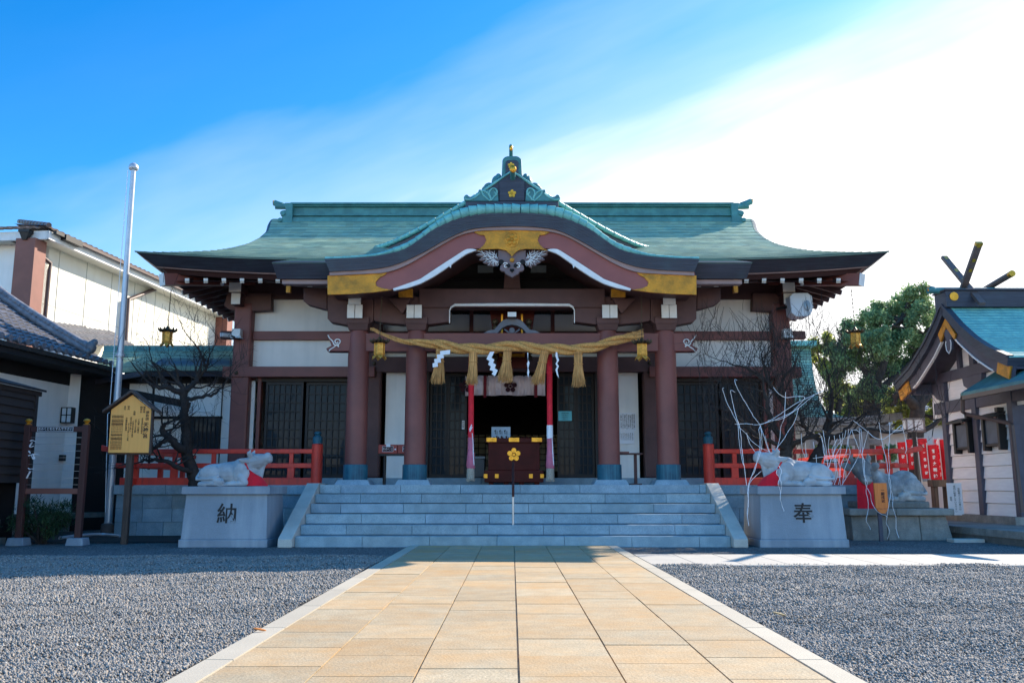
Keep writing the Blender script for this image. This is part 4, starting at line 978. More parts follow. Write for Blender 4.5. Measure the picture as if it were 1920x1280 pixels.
# bell sashes
def sash(px, name_label, white):
    Y = 18.78
    t = thing('bell_sash', name_label, 'bell rope', (P(px, 900, Y).x, Y, P(px, 900, Y).z))
    zs = lambda py: P(px, py, Y).z
    x = P(px, 800, Y).x; rg = random.Random(int(px))
    def lt(prof, nm, m, n=20, wob=0):
        b = MB(); b.lathe(prof, (x, Y, 0), n)
        if wob: b.v = [(v[0]+wob*math.sin(v[2]*21+v[1]*30)*.3, v[1], v[2]) for v in b.v]
        return b.build(nm, m, t, smooth=60)
    lt([(.062, zs(838)), (.058, zs(760)), (.062, zs(690)), (.056, zs(640))], 'sash', M['sash'])
    lt([(.066, zs(844)), (.064, zs(838)), (.063, zs(820))], 'sash', M['pinkcloth'])
    pr = [(.055, zs(879)), (.088, zs(877)), (.085, zs(870)), (.078, zs(862)), (.08, zs(852)), (.06, zs(844)), (.045, zs(841))]
    lt(pr, 'knot', M['pinkcloth'], 24, .02)
    lt([(.082, zs(900)), (.086, zs(890)), (.08, zs(879)), (.07, zs(876))], 'fringe', M['fringe'], 24)
    b = MB()
    for k in range(26):
        a = k*2*math.pi/26; r = .082; b.tube([(x+math.cos(a)*r, Y+math.sin(a)*r, zs(897)), (x+math.cos(a)*r*1.02, Y+math.sin(a)*r*1.02, zs(900)-rg.uniform(.0, .03))], .010, 5)
    b.build('fringe', M['fringe'], t, smooth=60)
    b = MB()
    pp = [(x+.03, Y-.05, zs(812)), (x+.05, Y-.04, zs(835)), (x+.055, Y-.06, zs(850)), (x+.07, Y-.05, zs(872))]; b.tube(catmull(pp, 4), .010, 6); b.build('white_string', M['paper'], t, smooth=60)
    if white:
        b = MB(); b.lathe([(.063, zs(822)), (.067, zs(818)), (.066, zs(802)), (.064, zs(797))], (x-.002, Y, 0), 16); b.build('white_wrap', M['paper'], t, smooth=60)
    else:
        b = MB(); b.bar((x-.03, Y-.062, zs(806)), (x+.02, Y-.06, zs(796)), .012, .02); b.bar((x-.02, Y-.063, zs(809)), (x+.03, Y-.06, zs(800)), .012, .02); b.build('white_mark', M['paper'], t)
sash(883, 'crimson bell sash hanging left of the offering box, ending in a pink knot and fringe', False)
sash(1031, 'crimson bell sash with a white wrap hanging right of the offering box', True)
# offering box
BY = 19.6
x0, x1, z0, z1 = bb(910, 1017, 821, 890, BY)
t = thing('offering_box', 'dark red lacquered offering box with gold plum crest and gilt corners', 'box', (0, BY+.4, PZT))
b = MB(); b.box(x0+.06, x1-.06, BY, BY+.8, z0+.1, z1-.04); b.build('box', M['lacquer'], t, bevel=.01)
b = MB(); b.box(x0, x1, BY-.05, BY+.85, z1-.1, z1); 
for k in range(12): b.box(x0+.08+(x1-x0-.16)*k/12, x0+.08+(x1-x0-.16)*k/12+.03, BY, BY+.8, z1+.002, z1+.03)
b.box(x0-.02, x1+.02, BY-.06, BY+.86, PZT+.06, z0+.10); b.build('rim', M['lacquer'], t, bevel=.008)
b = MB()
for px0, px1 in ((912, 931), (954, 973.5), (997, 1016)):
    a = bb(px0, px1, 820, 828, BY-.06); b.box(a[0], a[1], BY-.062, BY-.04, a[2], a[3])
for px0, px1 in ((907, 914), (928, 935), (992, 999), (1013, 1020)):
    a = bb(px0, px1, 888, 896, BY-.06); b.box(a[0], a[1], BY-.065, BY, a[2], a[3])
b.build('gilt_fitting', M['gold'], t, bevel=.003)
q = P(963.5, 852, BY); plum((q.x, q.z), .15, BY-.03, 'plum_crest', M['gold'], t)
for k in (0, 1, 2, 3):
    b = MB(); xx = x0+.12+(x1-x0-.24)*k/3; b.box(xx-.05, xx+.05, BY+.02, BY+.8, PZT-.002, PZT+.07); b.build('leg', M['lacquer'], t)
# notice sheet standing behind the box
x0, x1, z0, z1 = bb(921.5, 957, 800, 822, BY+.5)
t = thing('notice_sheet', 'pale blue printed notice propped on the back of the offering box', 'notice', ((x0+x1)/2, BY+.5, z0))
b = MB(); b.box(x0, x1, BY+.5, BY+.51, z0, z1+.0); b.build('sheet', mat('pale blue paper', (.45, .58, .70), .8), t)
b = MB()
rg = random.Random(3)
for r in range(2):
    for k in range(3):
        cx = x0+.06+(x1-x0-.1)*(k+.3*r)/3; cz = z1-.08-r*.13
        b.prism([(cx, cz), (cx+.045, cz+.015), (cx+.03, cz-.03), (cx+.035, cz-.08), (cx+.02, cz-.08), (cx+.015, cz-.03)], BY+.494, BY+.499)
        for j in range(3): b.box(cx+.05+j*.012, cx+.054+j*.012, BY+.494, BY+.499, cz-.09, cz-.01)
b.build('printing', M['ink'], t)
# tray beside the box
x0, x1, z0, z1 = bb(889, 908, 855, 893, BY+.3); t = thing('grey_bin', 'dark grey bin with a paler lid left of the offering box', 'bin', ((x0+x1)/2, BY+.4, z0))
b = MB(); b.frust(x0, x1, BY+.3, BY+.6, 1.24, z1-.06, -.01, 0); b.build('body', mat('dark grey plastic', (.05, .055, .06), .5), t, bevel=.01)
b = MB(); b.box(x0-.02, x1+.02, BY+.28, BY+.62, z1-.06, z1); b.build('lid', mat('mid grey plastic', (.16, .18, .19), .5), t, bevel=.012)
# ---- sacred straw rope
RY = 18.0
t = thing('sacred_rope', 'thick twisted straw rope slung across the porch with tassels and white paper streamers', 'straw rope', (0, RY, P(960, 640, RY).z))
cl = [(717, 626), (735, 634), (760, 640), (790, 643), (820, 645), (855, 652), (890, 654), (925, 653), (965, 648), (1000, 653), (1035, 654), (1075, 655), (1110, 651), (1145, 641), (1170, 634), (1192, 630)]
rad = [.02, .035, .05, .072, .095, .102, .102, .102, .102, .102, .102, .10, .096, .09, .085, .085]
pts = catmull([P(a, c, RY) for a, c in cl], 10)
rr = []
for i in range(len(pts)):
    k = i/10; j = min(int(k), len(rad)-2); rr.append(rad[j]+(rad[j+1]-rad[j])*(k-j))
for ph in (0, 1, 2):
    b = MB(); sp = []; sr = []; s_ = 0
    for i, q in enumerate(pts):
        if i: s_ += (pts[i]-pts[i-1]).length
        a = -s_*3.7 + ph*2.094; r = rr[i]*.62
        sp.append(q + Vector((0, -math.cos(a)*r, math.sin(a)*r))); sr.append(rr[i]*.55)
    b.tube(sp, sr, 14); b.build('rope_strand', M['ropestraw'], t, smooth=70)
b = MB(); rg = random.Random(1)
for k in range(420):  # loose straw ends
    i = rg.randrange(30, len(pts)-2); q = pts[i]; a = rg.random()*6.28; r = rr[i]*1.04
    p0 = q + Vector((0, -abs(math.cos(a))*r, math.sin(a)*r)); d = Vector((rg.uniform(-1, 1), rg.uniform(-.4, 0), rg.uniform(-.35, .35)))*rg.uniform(.03, .10); b.tube([p0, p0+d*.5+Vector((0, -.004, 0)), p0+d], [.003, .003, .001], 3, False)
for i in (150, 20, 40, 78): 
    q = pts[min(i, len(pts)-1)]; 
islands_tone(b.build('loose_straw', M['straw'], t), .7, 1.3)
b = MB(); q = pts[-1]; d = (pts[-1]-pts[-6]).normalized()
for k in range(70):
    a = rg.random()*6.28; r = .085*math.sqrt(rg.random()); off = Vector((0, math.cos(a)*r, math.sin(a)*r)); b.tube([q-d*.12+off*.9, q+d*.05+off*1.1, q+d*(.12+rg.random()*.04)+off*1.4], .012, 4)
b.tube([q-d*.06+Vector((0, 0, -.1)), q-d*.05+Vector((0, -.1, 0)), q-d*.06+Vector((0, 0, .1))], .014, 5)
islands_tone(b.build('cut_end', M['straw'], t), .6, 1.2)
b = MB(); q0 = pts[0]
for k in range(14): 
    o_ = Vector((0, rg.uniform(-.02, .02), rg.uniform(-.02, .02))); b.tube(catmull([pts[14]+o_*2, q0+o_, P(705, 620, RY)+o_*1.2, P(697+rg.uniform(-3, 3), 617+rg.uniform(-3, 3), RY)], 3), [.018]*7+[.012]*2+[.006], 4)
islands_tone(b.build('tapered_end', M['straw'], t), .7, 1.1)
# tassels: px top, px bottom-centre, py top, py bottom, bottom half width px
for (tx, bx_, ty, by_, hw) in ((826, 821, 656, 716, 14), (888, 885, 657, 718, 11), (952, 947, 655, 714, 15), (1022, 1008, 658, 717, 13), (1084, 1085, 660, 722, 13)):
    b = MB(); A = P(tx, ty, RY-.03); B_ = P(bx_, by_, RY-.03); sc = .0106
    for k in range(260):
        a = rg.random()*6.28; q = math.sqrt(rg.random()); c0, s0 = math.cos(a)*q, math.sin(a)*q
        w0, w1, w2 = 8*sc, 9.3*sc, hw*sc
        m1 = A.lerp(B_, .38)
        p0 = A+Vector((c0*w0, s0*w0*.7, rg.uniform(0, .02))); p1 = m1+Vector((c0*w1*.8, s0*w1*.6, 0)); p2 = A.lerp(B_, .7)+Vector((c0*w2*.8, s0*w2*.6, 0)); p3 = B_+Vector((c0*w2*1.02, s0*w2*.7, rg.uniform(-.05, .07)))
        b.tube([p0, p1, p2+Vector((rg.uniform(-.01, .01), 0, 0)), p3+Vector((rg.uniform(-.02, .02), rg.uniform(-.02, .02), 0))], [.008, .008, .0065, .0025], 4, False)
    for f in (.06, .36):
        m1 = A.lerp(B_, f); b.tube([m1+Vector((math.cos(k*.5)*8.8*sc, math.sin(k*.5)*8.8*sc*.72, 0)) for k in range(14)], .009, 5)
    tone = rg.uniform(.9, 1.1)
    islands_tone(b.build('straw_tassel', M['straw'], t, smooth=60), .7, 1.4, rng=rg)
def streamer(px, py0, segs, seed):
    rg = random.Random(seed); Y = RY-.14; b = MB(); x = px; y = py0
    for (w0, dx, dy, yaw) in segs:
        pass
    return b
def shide(poly_px, Y, yawx=1.0):
    pts = W(poly_px, Y); b = MB(); b.prism(pts, Y, Y+.004); return b.build('paper_streamer', M['paper'], t)
shide([(825, 658), (844, 655.5), (844, 663.5), (831.5, 665), (832.5, 671), (826, 672), (827, 679.5), (820.5, 680), (821.5, 687), (811.5, 688.5), (811, 681), (815, 680), (814, 673), (820, 672), (819, 664.5), (825.5, 664)], RY-.16)
shide([(919, 659), (927, 659), (921.5, 670.5), (927, 674), (924.5, 680), (930, 683.5), (927.5, 690), (933.5, 694), (928, 705), (922, 701), (925, 696), (918, 693), (920.5, 687), (915, 683), (918, 677), (912, 673)], RY-.16)
shide([(988.5, 661), (990.5, 661), (990, 674), (993, 680), (990.5, 690), (992.5, 697), (990.5, 708), (988.5, 700), (989.5, 690), (988, 682), (990, 676)], RY-.15)
shide([(1042, 660), (1045, 660), (1046, 669), (1048.5, 675), (1044.5, 681), (1048, 686), (1045, 693), (1048, 709), (1044, 702), (1041.5, 692), (1044.5, 687), (1041.5, 682), (1044.5, 676), (1041.5, 668)], RY-.15)
# ---- hanging lanterns
def lantern(label, px, py, chain_top, Y, grp=None, tone='brass'):
    c = P(px, py, Y); top = P(chain_top[0], chain_top[1], Y)
    t = thing('hanging_lantern', label, 'lantern', (c.x, Y, c.z)); m = M[tone]; s = .0108*1.0
    R6 = .10; h = .115
    b = MB(); b.lathe([(R6*.92, -h), (R6*.97, -h+.02), (R6*.90, -h+.025), (R6*.94, h-.03), (R6, h-.025), (R6, h)], c, 6, .3); b.build('lantern_body', m, t, bevel=.004)
    b = MB()
    for k in range(6):
        a = .3+k*math.pi/3; p0 = c+Vector((math.cos(a)*R6, math.sin(a)*R6, -h)); p1 = c+Vector((math.cos(a)*R6, math.sin(a)*R6, h)); b.tube([p0, p1], .009, 6)
    for zz in (-h*.3, h*.45): b.lathe([(R6*.985, zz-.006), (R6*.985, zz+.006)], c, 6, .3)
    b.build('lantern_ribs', m, t)
    b = MB()   # petal crown roof
    b.lathe([(R6*1.3, h+.0), (R6*1.1, h+.02), (.06, h+.06), (.035, h+.10), (.02, h+.13), (0, h+.135)], c, 12)
    for k in range(12):
        a = k*math.pi/6; d = Vector((math.cos(a), math.sin(a), 0)); b.tube([c+d*.08+Vector((0, 0, h+.05)), c+d*.15+Vector((0, 0, h+.02)), c+d*.19+Vector((0, 0, h+.05)), c+d*.2+Vector((0, 0, h+.085))], [.02, .026, .02, .006], 6)
    b.build('lantern_roof', M['bronze'] if tone == 'brass' else m, t, smooth=60)
    b = MB()   # skirt petals
    for k in range(6):
        a = .3+math.pi/6+k*math.pi/3; d = Vector((math.cos(a), math.sin(a), 0)); sd_ = Vector((-d.y, d.x, 0))
        q = [c+d*.08-sd_*.055+Vector((0, 0, -h)), c+d*.08+sd_*.055+Vector((0, 0, -h)), c+d*.13+sd_*.05+Vector((0, 0, -h-.05)), c+d*.155+Vector((0, 0, -h-.10)), c+d*.13-sd_*.05+Vector((0, 0, -h-.05))]
        qi = [v-d*.01 for v in q]; b.add(q+qi, [(0, 1, 2, 3, 4), (9, 8, 7, 6, 5)]+[(i, (i+1) % 5, 5+(i+1) % 5, 5+i) for i in range(5)])
    b.build('lantern_skirt', m, t)
    b = MB(); st = c+Vector((0, 0, h+.13)); n = max(6, int((top.z-st.z)/.045))
    for i in range(n):
        q = st.lerp(top, (i+.5)/n); 
        ring = [q+Vector((math.cos(k*math.pi/3)*.011*(1 if i % 2 else .3), math.cos(k*math.pi/3)*.011*(.3 if i % 2 else 1), math.sin(k*math.pi/3)*.026)) for k in range(7)]; b.tube(ring, .0045, 4)
    b.tube([st, top], .003, 4); b.build('chain', M['bronze'], t)
    return t
lantern('brass hanging lantern under the far left corner of the big eaves', 313.5, 632, (321, 543), 19.3)
lantern('brass hanging lantern left of the porch, beside the thin end of the straw rope', 711.5, 654, (716, 556), 17.7)
lantern('brass hanging lantern right of the porch, beside the cut end of the straw rope', 1204, 655.5, (1202.5, 552), 17.7)
lantern('sunlit brass hanging lantern under the far right corner of the big eaves', 1604, 634, (1596, 540), 19.3)
# ---- small things on the porch
x0, x1, z0, z1 = bb(709, 760, 833, 850, 18.9)
t = thing('fortune_box_stand', 'twin red boxes with white labels on a dark stand between the left pillars', 'boxes', ((x0+x1)/2, 19.0, PZT))
for k, (a, c_) in enumerate(((x0, x0+.40), (x0+.405, x0+.80))):
    b = MB(); b.box(a, c_, 18.9, 19.2, z0, z1); o = b.build('red_box', M['redbox'], t, bevel=.012)
    b = MB(); m_ = a+.09+.02*k
    b.box(m_, m_+.22, 18.894, 18.899, z0+.045, z0+.145); b.build('box_label', M['crest'], o)
    b = MB(); zf = .006
    for (u0, u1, v0, v1) in ((m_-.006, m_+.226, z0+.039, z0+.045), (m_-.006, m_+.226, z0+.145, z0+.151), (m_-.006, m_, z0+.039, z0+.151), (m_+.22, m_+.226, z0+.039, z0+.151)): b.box(u0, u1, 18.893, 18.9, v0, v1)
    b.bar((m_+.25, 18.896, z0+.09), (m_+.285, 18.896, z0+.09), .003, .03); b.build('label_frame', M['paper'], o)
    text_obj('おみくじ', .055, (m_+.11, 18.890, z0+.095), M['whitepaint'], o, 'box_lettering')
b = MB(); a = bb(724, 732, 832, 837.5, 18.85); b.box(a[0], a[1], 18.84, 18.85, a[2], a[3]+.01); b.build('paper_slip', M['paper'], t)
b = MB(); b.box(x0+.02, x0+.78, 18.92, 19.18, z0-.04, z0-.004); b.build('tray', M['black'], t)
b = MB(); b.tube([(x0+.12, 19.05, PZT-.003), (x0+.12, 19.05, z0-.04)], .035, 10); b.build('leg', M['black'], t)
b = MB(); b.tube([(x0+.68, 19.05, PZT-.003), (x0+.68, 19.05, z0-.04)], .035, 10); b.build('leg', M['black'], t)
x0, x1, z0, z1 = bb(1160, 1205, 849, 905, 18.6)
t = thing('small_stand', 'small dark stand with a narrow top board between the right pillars', 'stand', (P(1192, 900, 18.6).x, 18.6, PZT))
b = MB(); b.box(x0-.3, x1, 18.5, 18.8, z1-.03, z1); b.build('top_board', M['rackwood'], t, bevel=.005)
q = P(1192, 880, 18.6); b = MB(); b.box(q.x-.03, q.x+.03, 18.6, 18.66, PZT+.03, z1-.03); b.build('leg', M['rackwood'], t)
b = MB(); b.box(q.x-.13, q.x+.11, 18.5, 18.8, PZT-.003, PZT+.03); b.build('foot', M['rackwood'], t, bevel=.005)
a = bb(1161, 1179, 846, 850, 18.6); t2 = MB(); t2.box(a[0], a[1], 18.55, 18.7, z1+.001, z1+.03); tag(t2.build('wooden_tray', M['brownpillar'], bevel=.004), 'shallow brown wooden tray lying on the small dark stand', 'tray')
# paper notices
def notice(label, px0, px1, py0, py1, Y, m, rows, cols, name='wall_notice', vertical=True, seed=1, ink='ink'):
    x0, x1, z0, z1 = bb(px0, px1, py0, py1, Y); t = thing(name, label, 'notice', ((x0+x1)/2, Y, (z0+z1)/2))
    b = MB(); b.box(x0, x1, Y, Y+.004, z0, z1); b.build('sheet', m, t)
    return t, x0, x1, z0, z1
t, x0, x1, z0, z1 = notice('tall white notice of small writing pasted on the plaster right of the doorway', 1161, 1192, 773.5, 807, WY-.02, M['paper'], 4, 9)
chars = ['参拝者の皆様へお願い', '感染症拡大防止のため', '鈴緒の使用を控えて', '頂きますようお願い', '申し上げます境内では', '間隔をあけてお並び', '下さいますよう宜しく', 'お願い申し上げます']
for k, ln in enumerate(chars): text_obj(ln, .035, (x1-.04-k*(x1-x0-.08)/7.2, WY-.026, (z0+z1)/2+.0), M['ink'], t, 'small_writing', vertical=True)
t, x0, x1, z0, z1 = notice('shorter white notice pasted directly below the tall one on the plaster', 1161, 1189, 807.5, 832, WY-.022, M['paper'], 4, 9)
for k in range(7): text_obj('お参りの作法につきまして'[k:k+6], .028, (x1-.04-k*(x1-x0-.08)/6.2, WY-.028, (z0+z1)/2+.02), M['ink'], t, 'small_writing', vertical=True)
t, x0, x1, z0, z1 = notice('pale blue notice card on the right lattice door', 1047, 1072, 770.5, 788.5, WY-.06, M['cyan'], 4, 9)
for k in range(4): text_obj(['開門閉門時間', '午前六時より', '午後五時まで', 'ご参拝下さい'][k], .028, ((x0+x1)/2, WY-.066, z1-.05-k*.045), M['ink'], t, 'small_writing')
t, x0, x1, z0, z1 = notice('narrow white label stuck on the left lattice door', 866, 871, 788, 804.5, WY-.06, M['paper'], 4, 9)
text_obj('開放厳禁', .04, ((x0+x1)/2, WY-.066, (z0+z1)/2), M['ink'], t, 'small_writing', vertical=True)
# floodlight on the right corner
c = P(1499, 573, 20.2); t = thing('floodlight', 'big pale grey floodlight with a round lens bolted to the right corner pillar', 'floodlight', (c.x, 20.2, c.z))
b = MB(); pr = [(-.26, .19), (-.18, .27), (.16, .27), (.25, .20), (.27, -.05), (.2, -.24), (.12, -.28), (-.14, -.28), (-.24, -.2)]
b.prism([(c.x+x, c.z+z) for x, z in pr], 20.05, 20.45); b.build('housing', M['plastic'], t, bevel=.018)
b = MB(); b.lathe([(.10, 0), (.11, .02), (.08, .03), (.0, .02)], (0, 0, 0), 20); b.v = [(c.x+.12+v[0]*.7, 20.045-v[2], c.z-.03+v[1]*1.1) for v in b.v]; b.build('lens', mat('grey lens', (.25, .33, .40), .15), t, smooth=40)
b = MB(); b.bar((c.x-.2, 20.3, c.z), (c.x-.40, 20.6, c.z), .06, .06); b.build('bracket', M['black'], t)
for px, py, Y, lb in ((413, 512, 19.6, 'left'), (1504, 532, 19.6, 'right')):
    pass
c = P(417, 512, 20); 
for px, lb in ((416.5, 'small pale round lamp under the left eaves by the corner beam ends'), (1503.5, 'small pale round lamp under the right eaves above the floodlight')):
    c = P(px, 532, 20.0); t = thing('eaves_lamp', lb, 'lamp', c, 'round lamps under the eaves'); b = MB(); b.ell(c, (.045, .045, .045)); b.build('globe', M['plastic'], t, smooth=60); b = MB(); b.tube([c+Vector((0, 0, .03)), c+Vector((0, .05, .18))], .015, 8); b.build('stem', M['black'], t)
# security camera at the left corner
c = P(424, 629, 20.2); t = thing('security_camera', 'small grey camera on the left corner pillar of the hall', 'camera', c)
b = MB(); b.bar(c+Vector((-.08, -.12, 0)), c+Vector((.06, .1, .02)), .09, .09); b.build('body', M['plastic'], t, bevel=.02); b = MB(); b.tube([c+Vector((.06, .1, .02)), c+Vector((.12, .5, .02))], .02, 8); b.build('arm', M['black'], t)
# ---- vermilion railings
def railing(label, xs, xe, s):
    Y = PF+.16; t = thing('railing', label, 'railing', (s*abs(xs), Y, PZT))
    zz = lambda py: P(0, py, Y).z
    post = lambda px: s*abs(px)
    X0, X1 = xs, xe
    b = MB(); b.lathe([(.118, PZT-.002), (.118, zz(833)), (.10, zz(831.5))], (s*X0, Y, 0), 24); pn = b.build('newel_post', M['verm'], t, smooth=40)
    b = MB(); b.lathe([(.10, zz(833)), (.105, zz(822)), (.10, zz(819)), (.06, zz(816.5)), (.055, zz(815.5)), (.08, zz(813)), (.075, zz(810.5)), (.03, zz(808.5)), (0, zz(808))], (s*X0, Y, 0), 24); b.build('finial', M['shoe'], pn, smooth=40)
    def rail(py0, py1, wd, nm, ext=0):
        b = MB(); x0, x1 = sorted((s*(X0+.08), s*(X1+ext))); b.box(x0, x1, Y-wd/2, Y+wd/2, zz(py1), zz(py0)); b.build(nm, M['verm'], t, bevel=.015)
        b = MB(); b.box(s*X1-wd/2, s*X1+wd/2, Y-ext, Y+6, zz(py1)-.004, zz(py0)-.002); b.build(nm, M['verm'], t, bevel=.015)
    rail(841.5, 850, .11, 'top_rail', .45); rail(868, 877, .09, 'middle_rail', .42); rail(895, 911, .13, 'base_beam', .30)
    for k in range(5):
        x = s*(X0+.55+(X1-X0-.55)*k/4); b = MB(); b.box(x-.075, x+.075, Y-.045, Y+.045, zz(895.5), zz(876.5)); b.box(x-.045, x+.045, Y-.04, Y+.04, zz(868.5), zz(849.5)); b.build('short_post', M['verm'], t, bevel=.01)
    for k in range(4):
        b = MB(); y = Y+1.4+k*1.4; b.box(s*X1-.05, s*X1+.05, y-.06, y+.06, zz(895.5), zz(850.5)); b.build('short_post', M['verm'], t, bevel=.01)
    # upturned end of the top rail past the corner
    q = s*(X1+.45)
    b = MB(); b.add([(s*(X1+.40), Y-.05, zz(850)), (s*(X1+.40), Y+.05, zz(850)), (s*(X1+.40), Y+.05, zz(841.5)), (s*(X1+.40), Y-.05, zz(841.5)), (s*(X1+.75), Y-.05, zz(845)), (s*(X1+.75), Y+.05, zz(845)), (s*(X1+.75), Y+.05, zz(834)), (s*(X1+.75), Y-.05, zz(834))],
          [(0, 1, 2, 3), (4, 5, 6, 7), (0, 4, 5, 1), (1, 5, 6, 2), (2, 6, 7, 3), (3, 7, 4, 0)]); b.build('rail_end', M['verm'], t, bevel=.012)
railing('vermilion railing on the left of the platform with a blue green finial', 4.2, 8.1, -1)
railing('vermilion railing on the right of the platform behind the white cords', 4.24, 8.1, 1)
# ---- bull pedestals
def pedestal(label, xa, xb, char, ypx, chx):
    Y0, Y1 = 15.9, 17.0; t = thing('statue_pedestal', label, 'pedestal', ((xa+xb)/2, (Y0+Y1)/2, 0))
    b = MB(); b.box(xa-.06, xb+.06, Y0-.09, Y1+.06, -.01, .13); b.build('footing', M['pedestal'], t, bevel=.012)
    zc = P(0, 926, Y0).z; zt = P(0, 911.5, Y0).z
    b = MB(); b.frust(xa-.035, xb+.035, Y0-.06, Y1+.03, .128, zc, .035, .06); b.build('body', M['pedestal'], t, bevel=.012)
    b = MB(); b.box(xa-.06, xb+.06, Y0-.07, Y1+.05, zc-.002, zt); b.build('cap_stone', M['granite_lit'] if False else M['pedestal'], t, bevel=.008)
    q = P(chx, ypx, Y0-.05); f = (q.z-.128)/(zc-.128)
    text_obj(char, .36, (q.x, Y0-.06+.06*f-.006, q.z), M['ink'], t, 'carved_character', lean=math.atan2(.06, zc-.128), extrude=.004, bold=.004)
    return zt
ZP = pedestal('grey granite pedestal carved with the character 納 under the left white bull', -5.70, -4.28, '納', 965, 425)
pedestal('grey granite pedestal carved with the character 奉 under the right white bull', 4.34, 5.76, '奉', 964, 1507)
# third pedestal: old stone blocks
Y0 = 17.95; t = thing('stone_pedestal', 'weathered stone block pedestal under the grey bull at right', 'pedestal', (7.75, 18.5, 0))
q0, q1 = P(1592, 950, Y0).x, P(1785, 950, Y0).x; zt = P(0, 953, Y0).z; zm = P(0, 966, Y0).z
b = MB(); xs = [q0+.05, q0+.75, q0+1.4, q1-.0]
for a, c_ in zip(xs, xs[1:]): b.frust(a+.004, c_-.004, Y0+.02, Y0+1.2, -.01, zm-.003, .0, .05)
b.v = [(v[0]+(-.0 if v[2] > .2 else 0) - (.10 if (v[0] > q1-.2 and v[2] > .2) else 0), v[1], v[2]) for v in b.v]
o = b.build('block', M['oldstone'], t, bevel=.02); islands_tone(o, .85, 1.1)
b = MB(); xs = [q0-.02, q0+.9, q1+.02]
for a, c_ in zip(xs, xs[1:]): b.box(a+.003, c_-.003, Y0-.06, Y0+1.25, zm, zt)
o = b.build('cap_stone', M['oldstone'], t, bevel=.02); islands_tone(o, .9, 1.1)
ZP3, YP3 = zt, Y0
# ================================================================== BULL STATUES: one continuous carved surface each
def cap_pts(mb, p0, p1, r0, r1, flat=1.0, n=7):
    p0 = Vector(p0); p1 = Vector(p1)
    d = (p1-p0); L_ = d.length; q = d.to_track_quat('Z', 'Y').to_matrix()
    prof = []
    for k in range(6):
        a = math.pi/2*(1-k/5); prof.append((r0*math.cos(a), -r0*math.sin(a)))
    for k in range(6):
        a = math.pi/2*k/5; prof.append((r1*math.cos(a), L_+r1*math.sin(a)))
    vs = []; nn = 12
    for r, z in prof:
        for k in range(nn):
            a = 2*math.pi*k/nn; v = q @ Vector((r*math.cos(a), r*math.sin(a), z)); vs.append(p0 + v)
    m = len(prof); fs = [(i*nn+k, i*nn+(k+1) % nn, (i+1)*nn+(k+1) % nn, (i+1)*nn+k) for i in range(m-1) for k in range(nn)] + [tuple(range(nn-1, -1, -1)), tuple(range((m-1)*nn, m*nn))]
    mb.add(vs, fs)
def rotY(a): return Matrix.Rotation(R(a), 3, 'Y')
def rotZ(a): return Matrix.Rotation(R(a), 3, 'Z')
def remesh(mb, name, m, parent, voxel, place, sm=3):
    me = bpy.data.meshes.new('tmp'); me.from_pydata([tuple(v) for v in mb.v], [], mb.f)
    bm = bmesh.new(); bm.from_mesh(me); bmesh.ops.remove_doubles(bm, verts=bm.verts, dist=1e-6); bmesh.ops.recalc_face_normals(bm, faces=bm.faces); bm.to_mesh(me); bm.free()
    o = bpy.data.objects.new('tmp', me); COL.objects.link(o)
    r = o.modifiers.new('r', 'REMESH'); r.mode = 'VOXEL'; r.voxel_size = voxel; r.use_smooth_shade = True
    s = o.modifiers.new('s', 'SMOOTH'); s.factor = .5; s.iterations = sm
    dg = bpy.context.evaluated_depsgraph_get(); dg.update()
    res = bpy.data.meshes.new_from_object(o.evaluated_get(dg)); bpy.data.objects.remove(o); bpy.data.meshes.remove(me)
    res.name = name; res.transform(place); res.materials.clear(); res.materials.append(m)
    if place.determinant() < 0: res.flip_normals()
    res.polygons.foreach_set('use_smooth', [True]*len(res.polygons))
    ob = bpy.data.objects.new(name, res); COL.objects.link(ob); ob.parent = parent; ORG[ob.name] = ORG[parent.name]; return ob
def body_common(b):
    C = lambda *a, **k: cap_pts(b, *a, **k)
    b.ell((-.36, 0, .205), (.27, .235, .20)); b.ell((-.10, 0, .225), (.32, .23, .215)); b.ell((.12, 0, .245), (.24, .215, .225))
    C((-.4, 0, .30), (.1, 0, .385), .09, .085)
    for s in (-1, 1):
        b.ell((-.37, s*.155, .20), (.205, .10, .185), rotY(12))                  # thigh
        b.ell((.17, s*.16, .24), (.15, .085, .19), rotY(-14))                    # shoulder
        C((-.24, s*.235, .10), (-.15, s*.25, .075), .075, .06)                   # stifle
        C((-.15, s*.25, .055), (-.52, s*.245, .045), .05, .042); C((-.52, s*.245, .04), (-.42, s*.25, .03), .045, .04)
        C((-.18, s*.25, .03), (-.13, s*.25, .025), .042, .036)
        C((.20, s*.20, .16), (.265, s*.215, .065), .075, .058)                   # elbow to knee
        C((.265, s*.215, .052), (-.03, s*.225, .042), .050, .040); C((-.04, s*.225, .04), (-.075, s*.225, .032), .046, .038)
    # tail lying along the flank
    for a, c in (((-.61, 0, .26), (-.635, -.10, .15)), ((-.635, -.10, .15), (-.60, -.19, .125)), ((-.60, -.19, .125), (-.40, -.262, .125)), ((-.40, -.262, .125), (-.28, -.27, .14)), ((-.28, -.27, .14), (-.20, -.27, .175))): C(a, c, .026, .026)
    b.box(-.5, .25, -.17, .17, 0, .1)
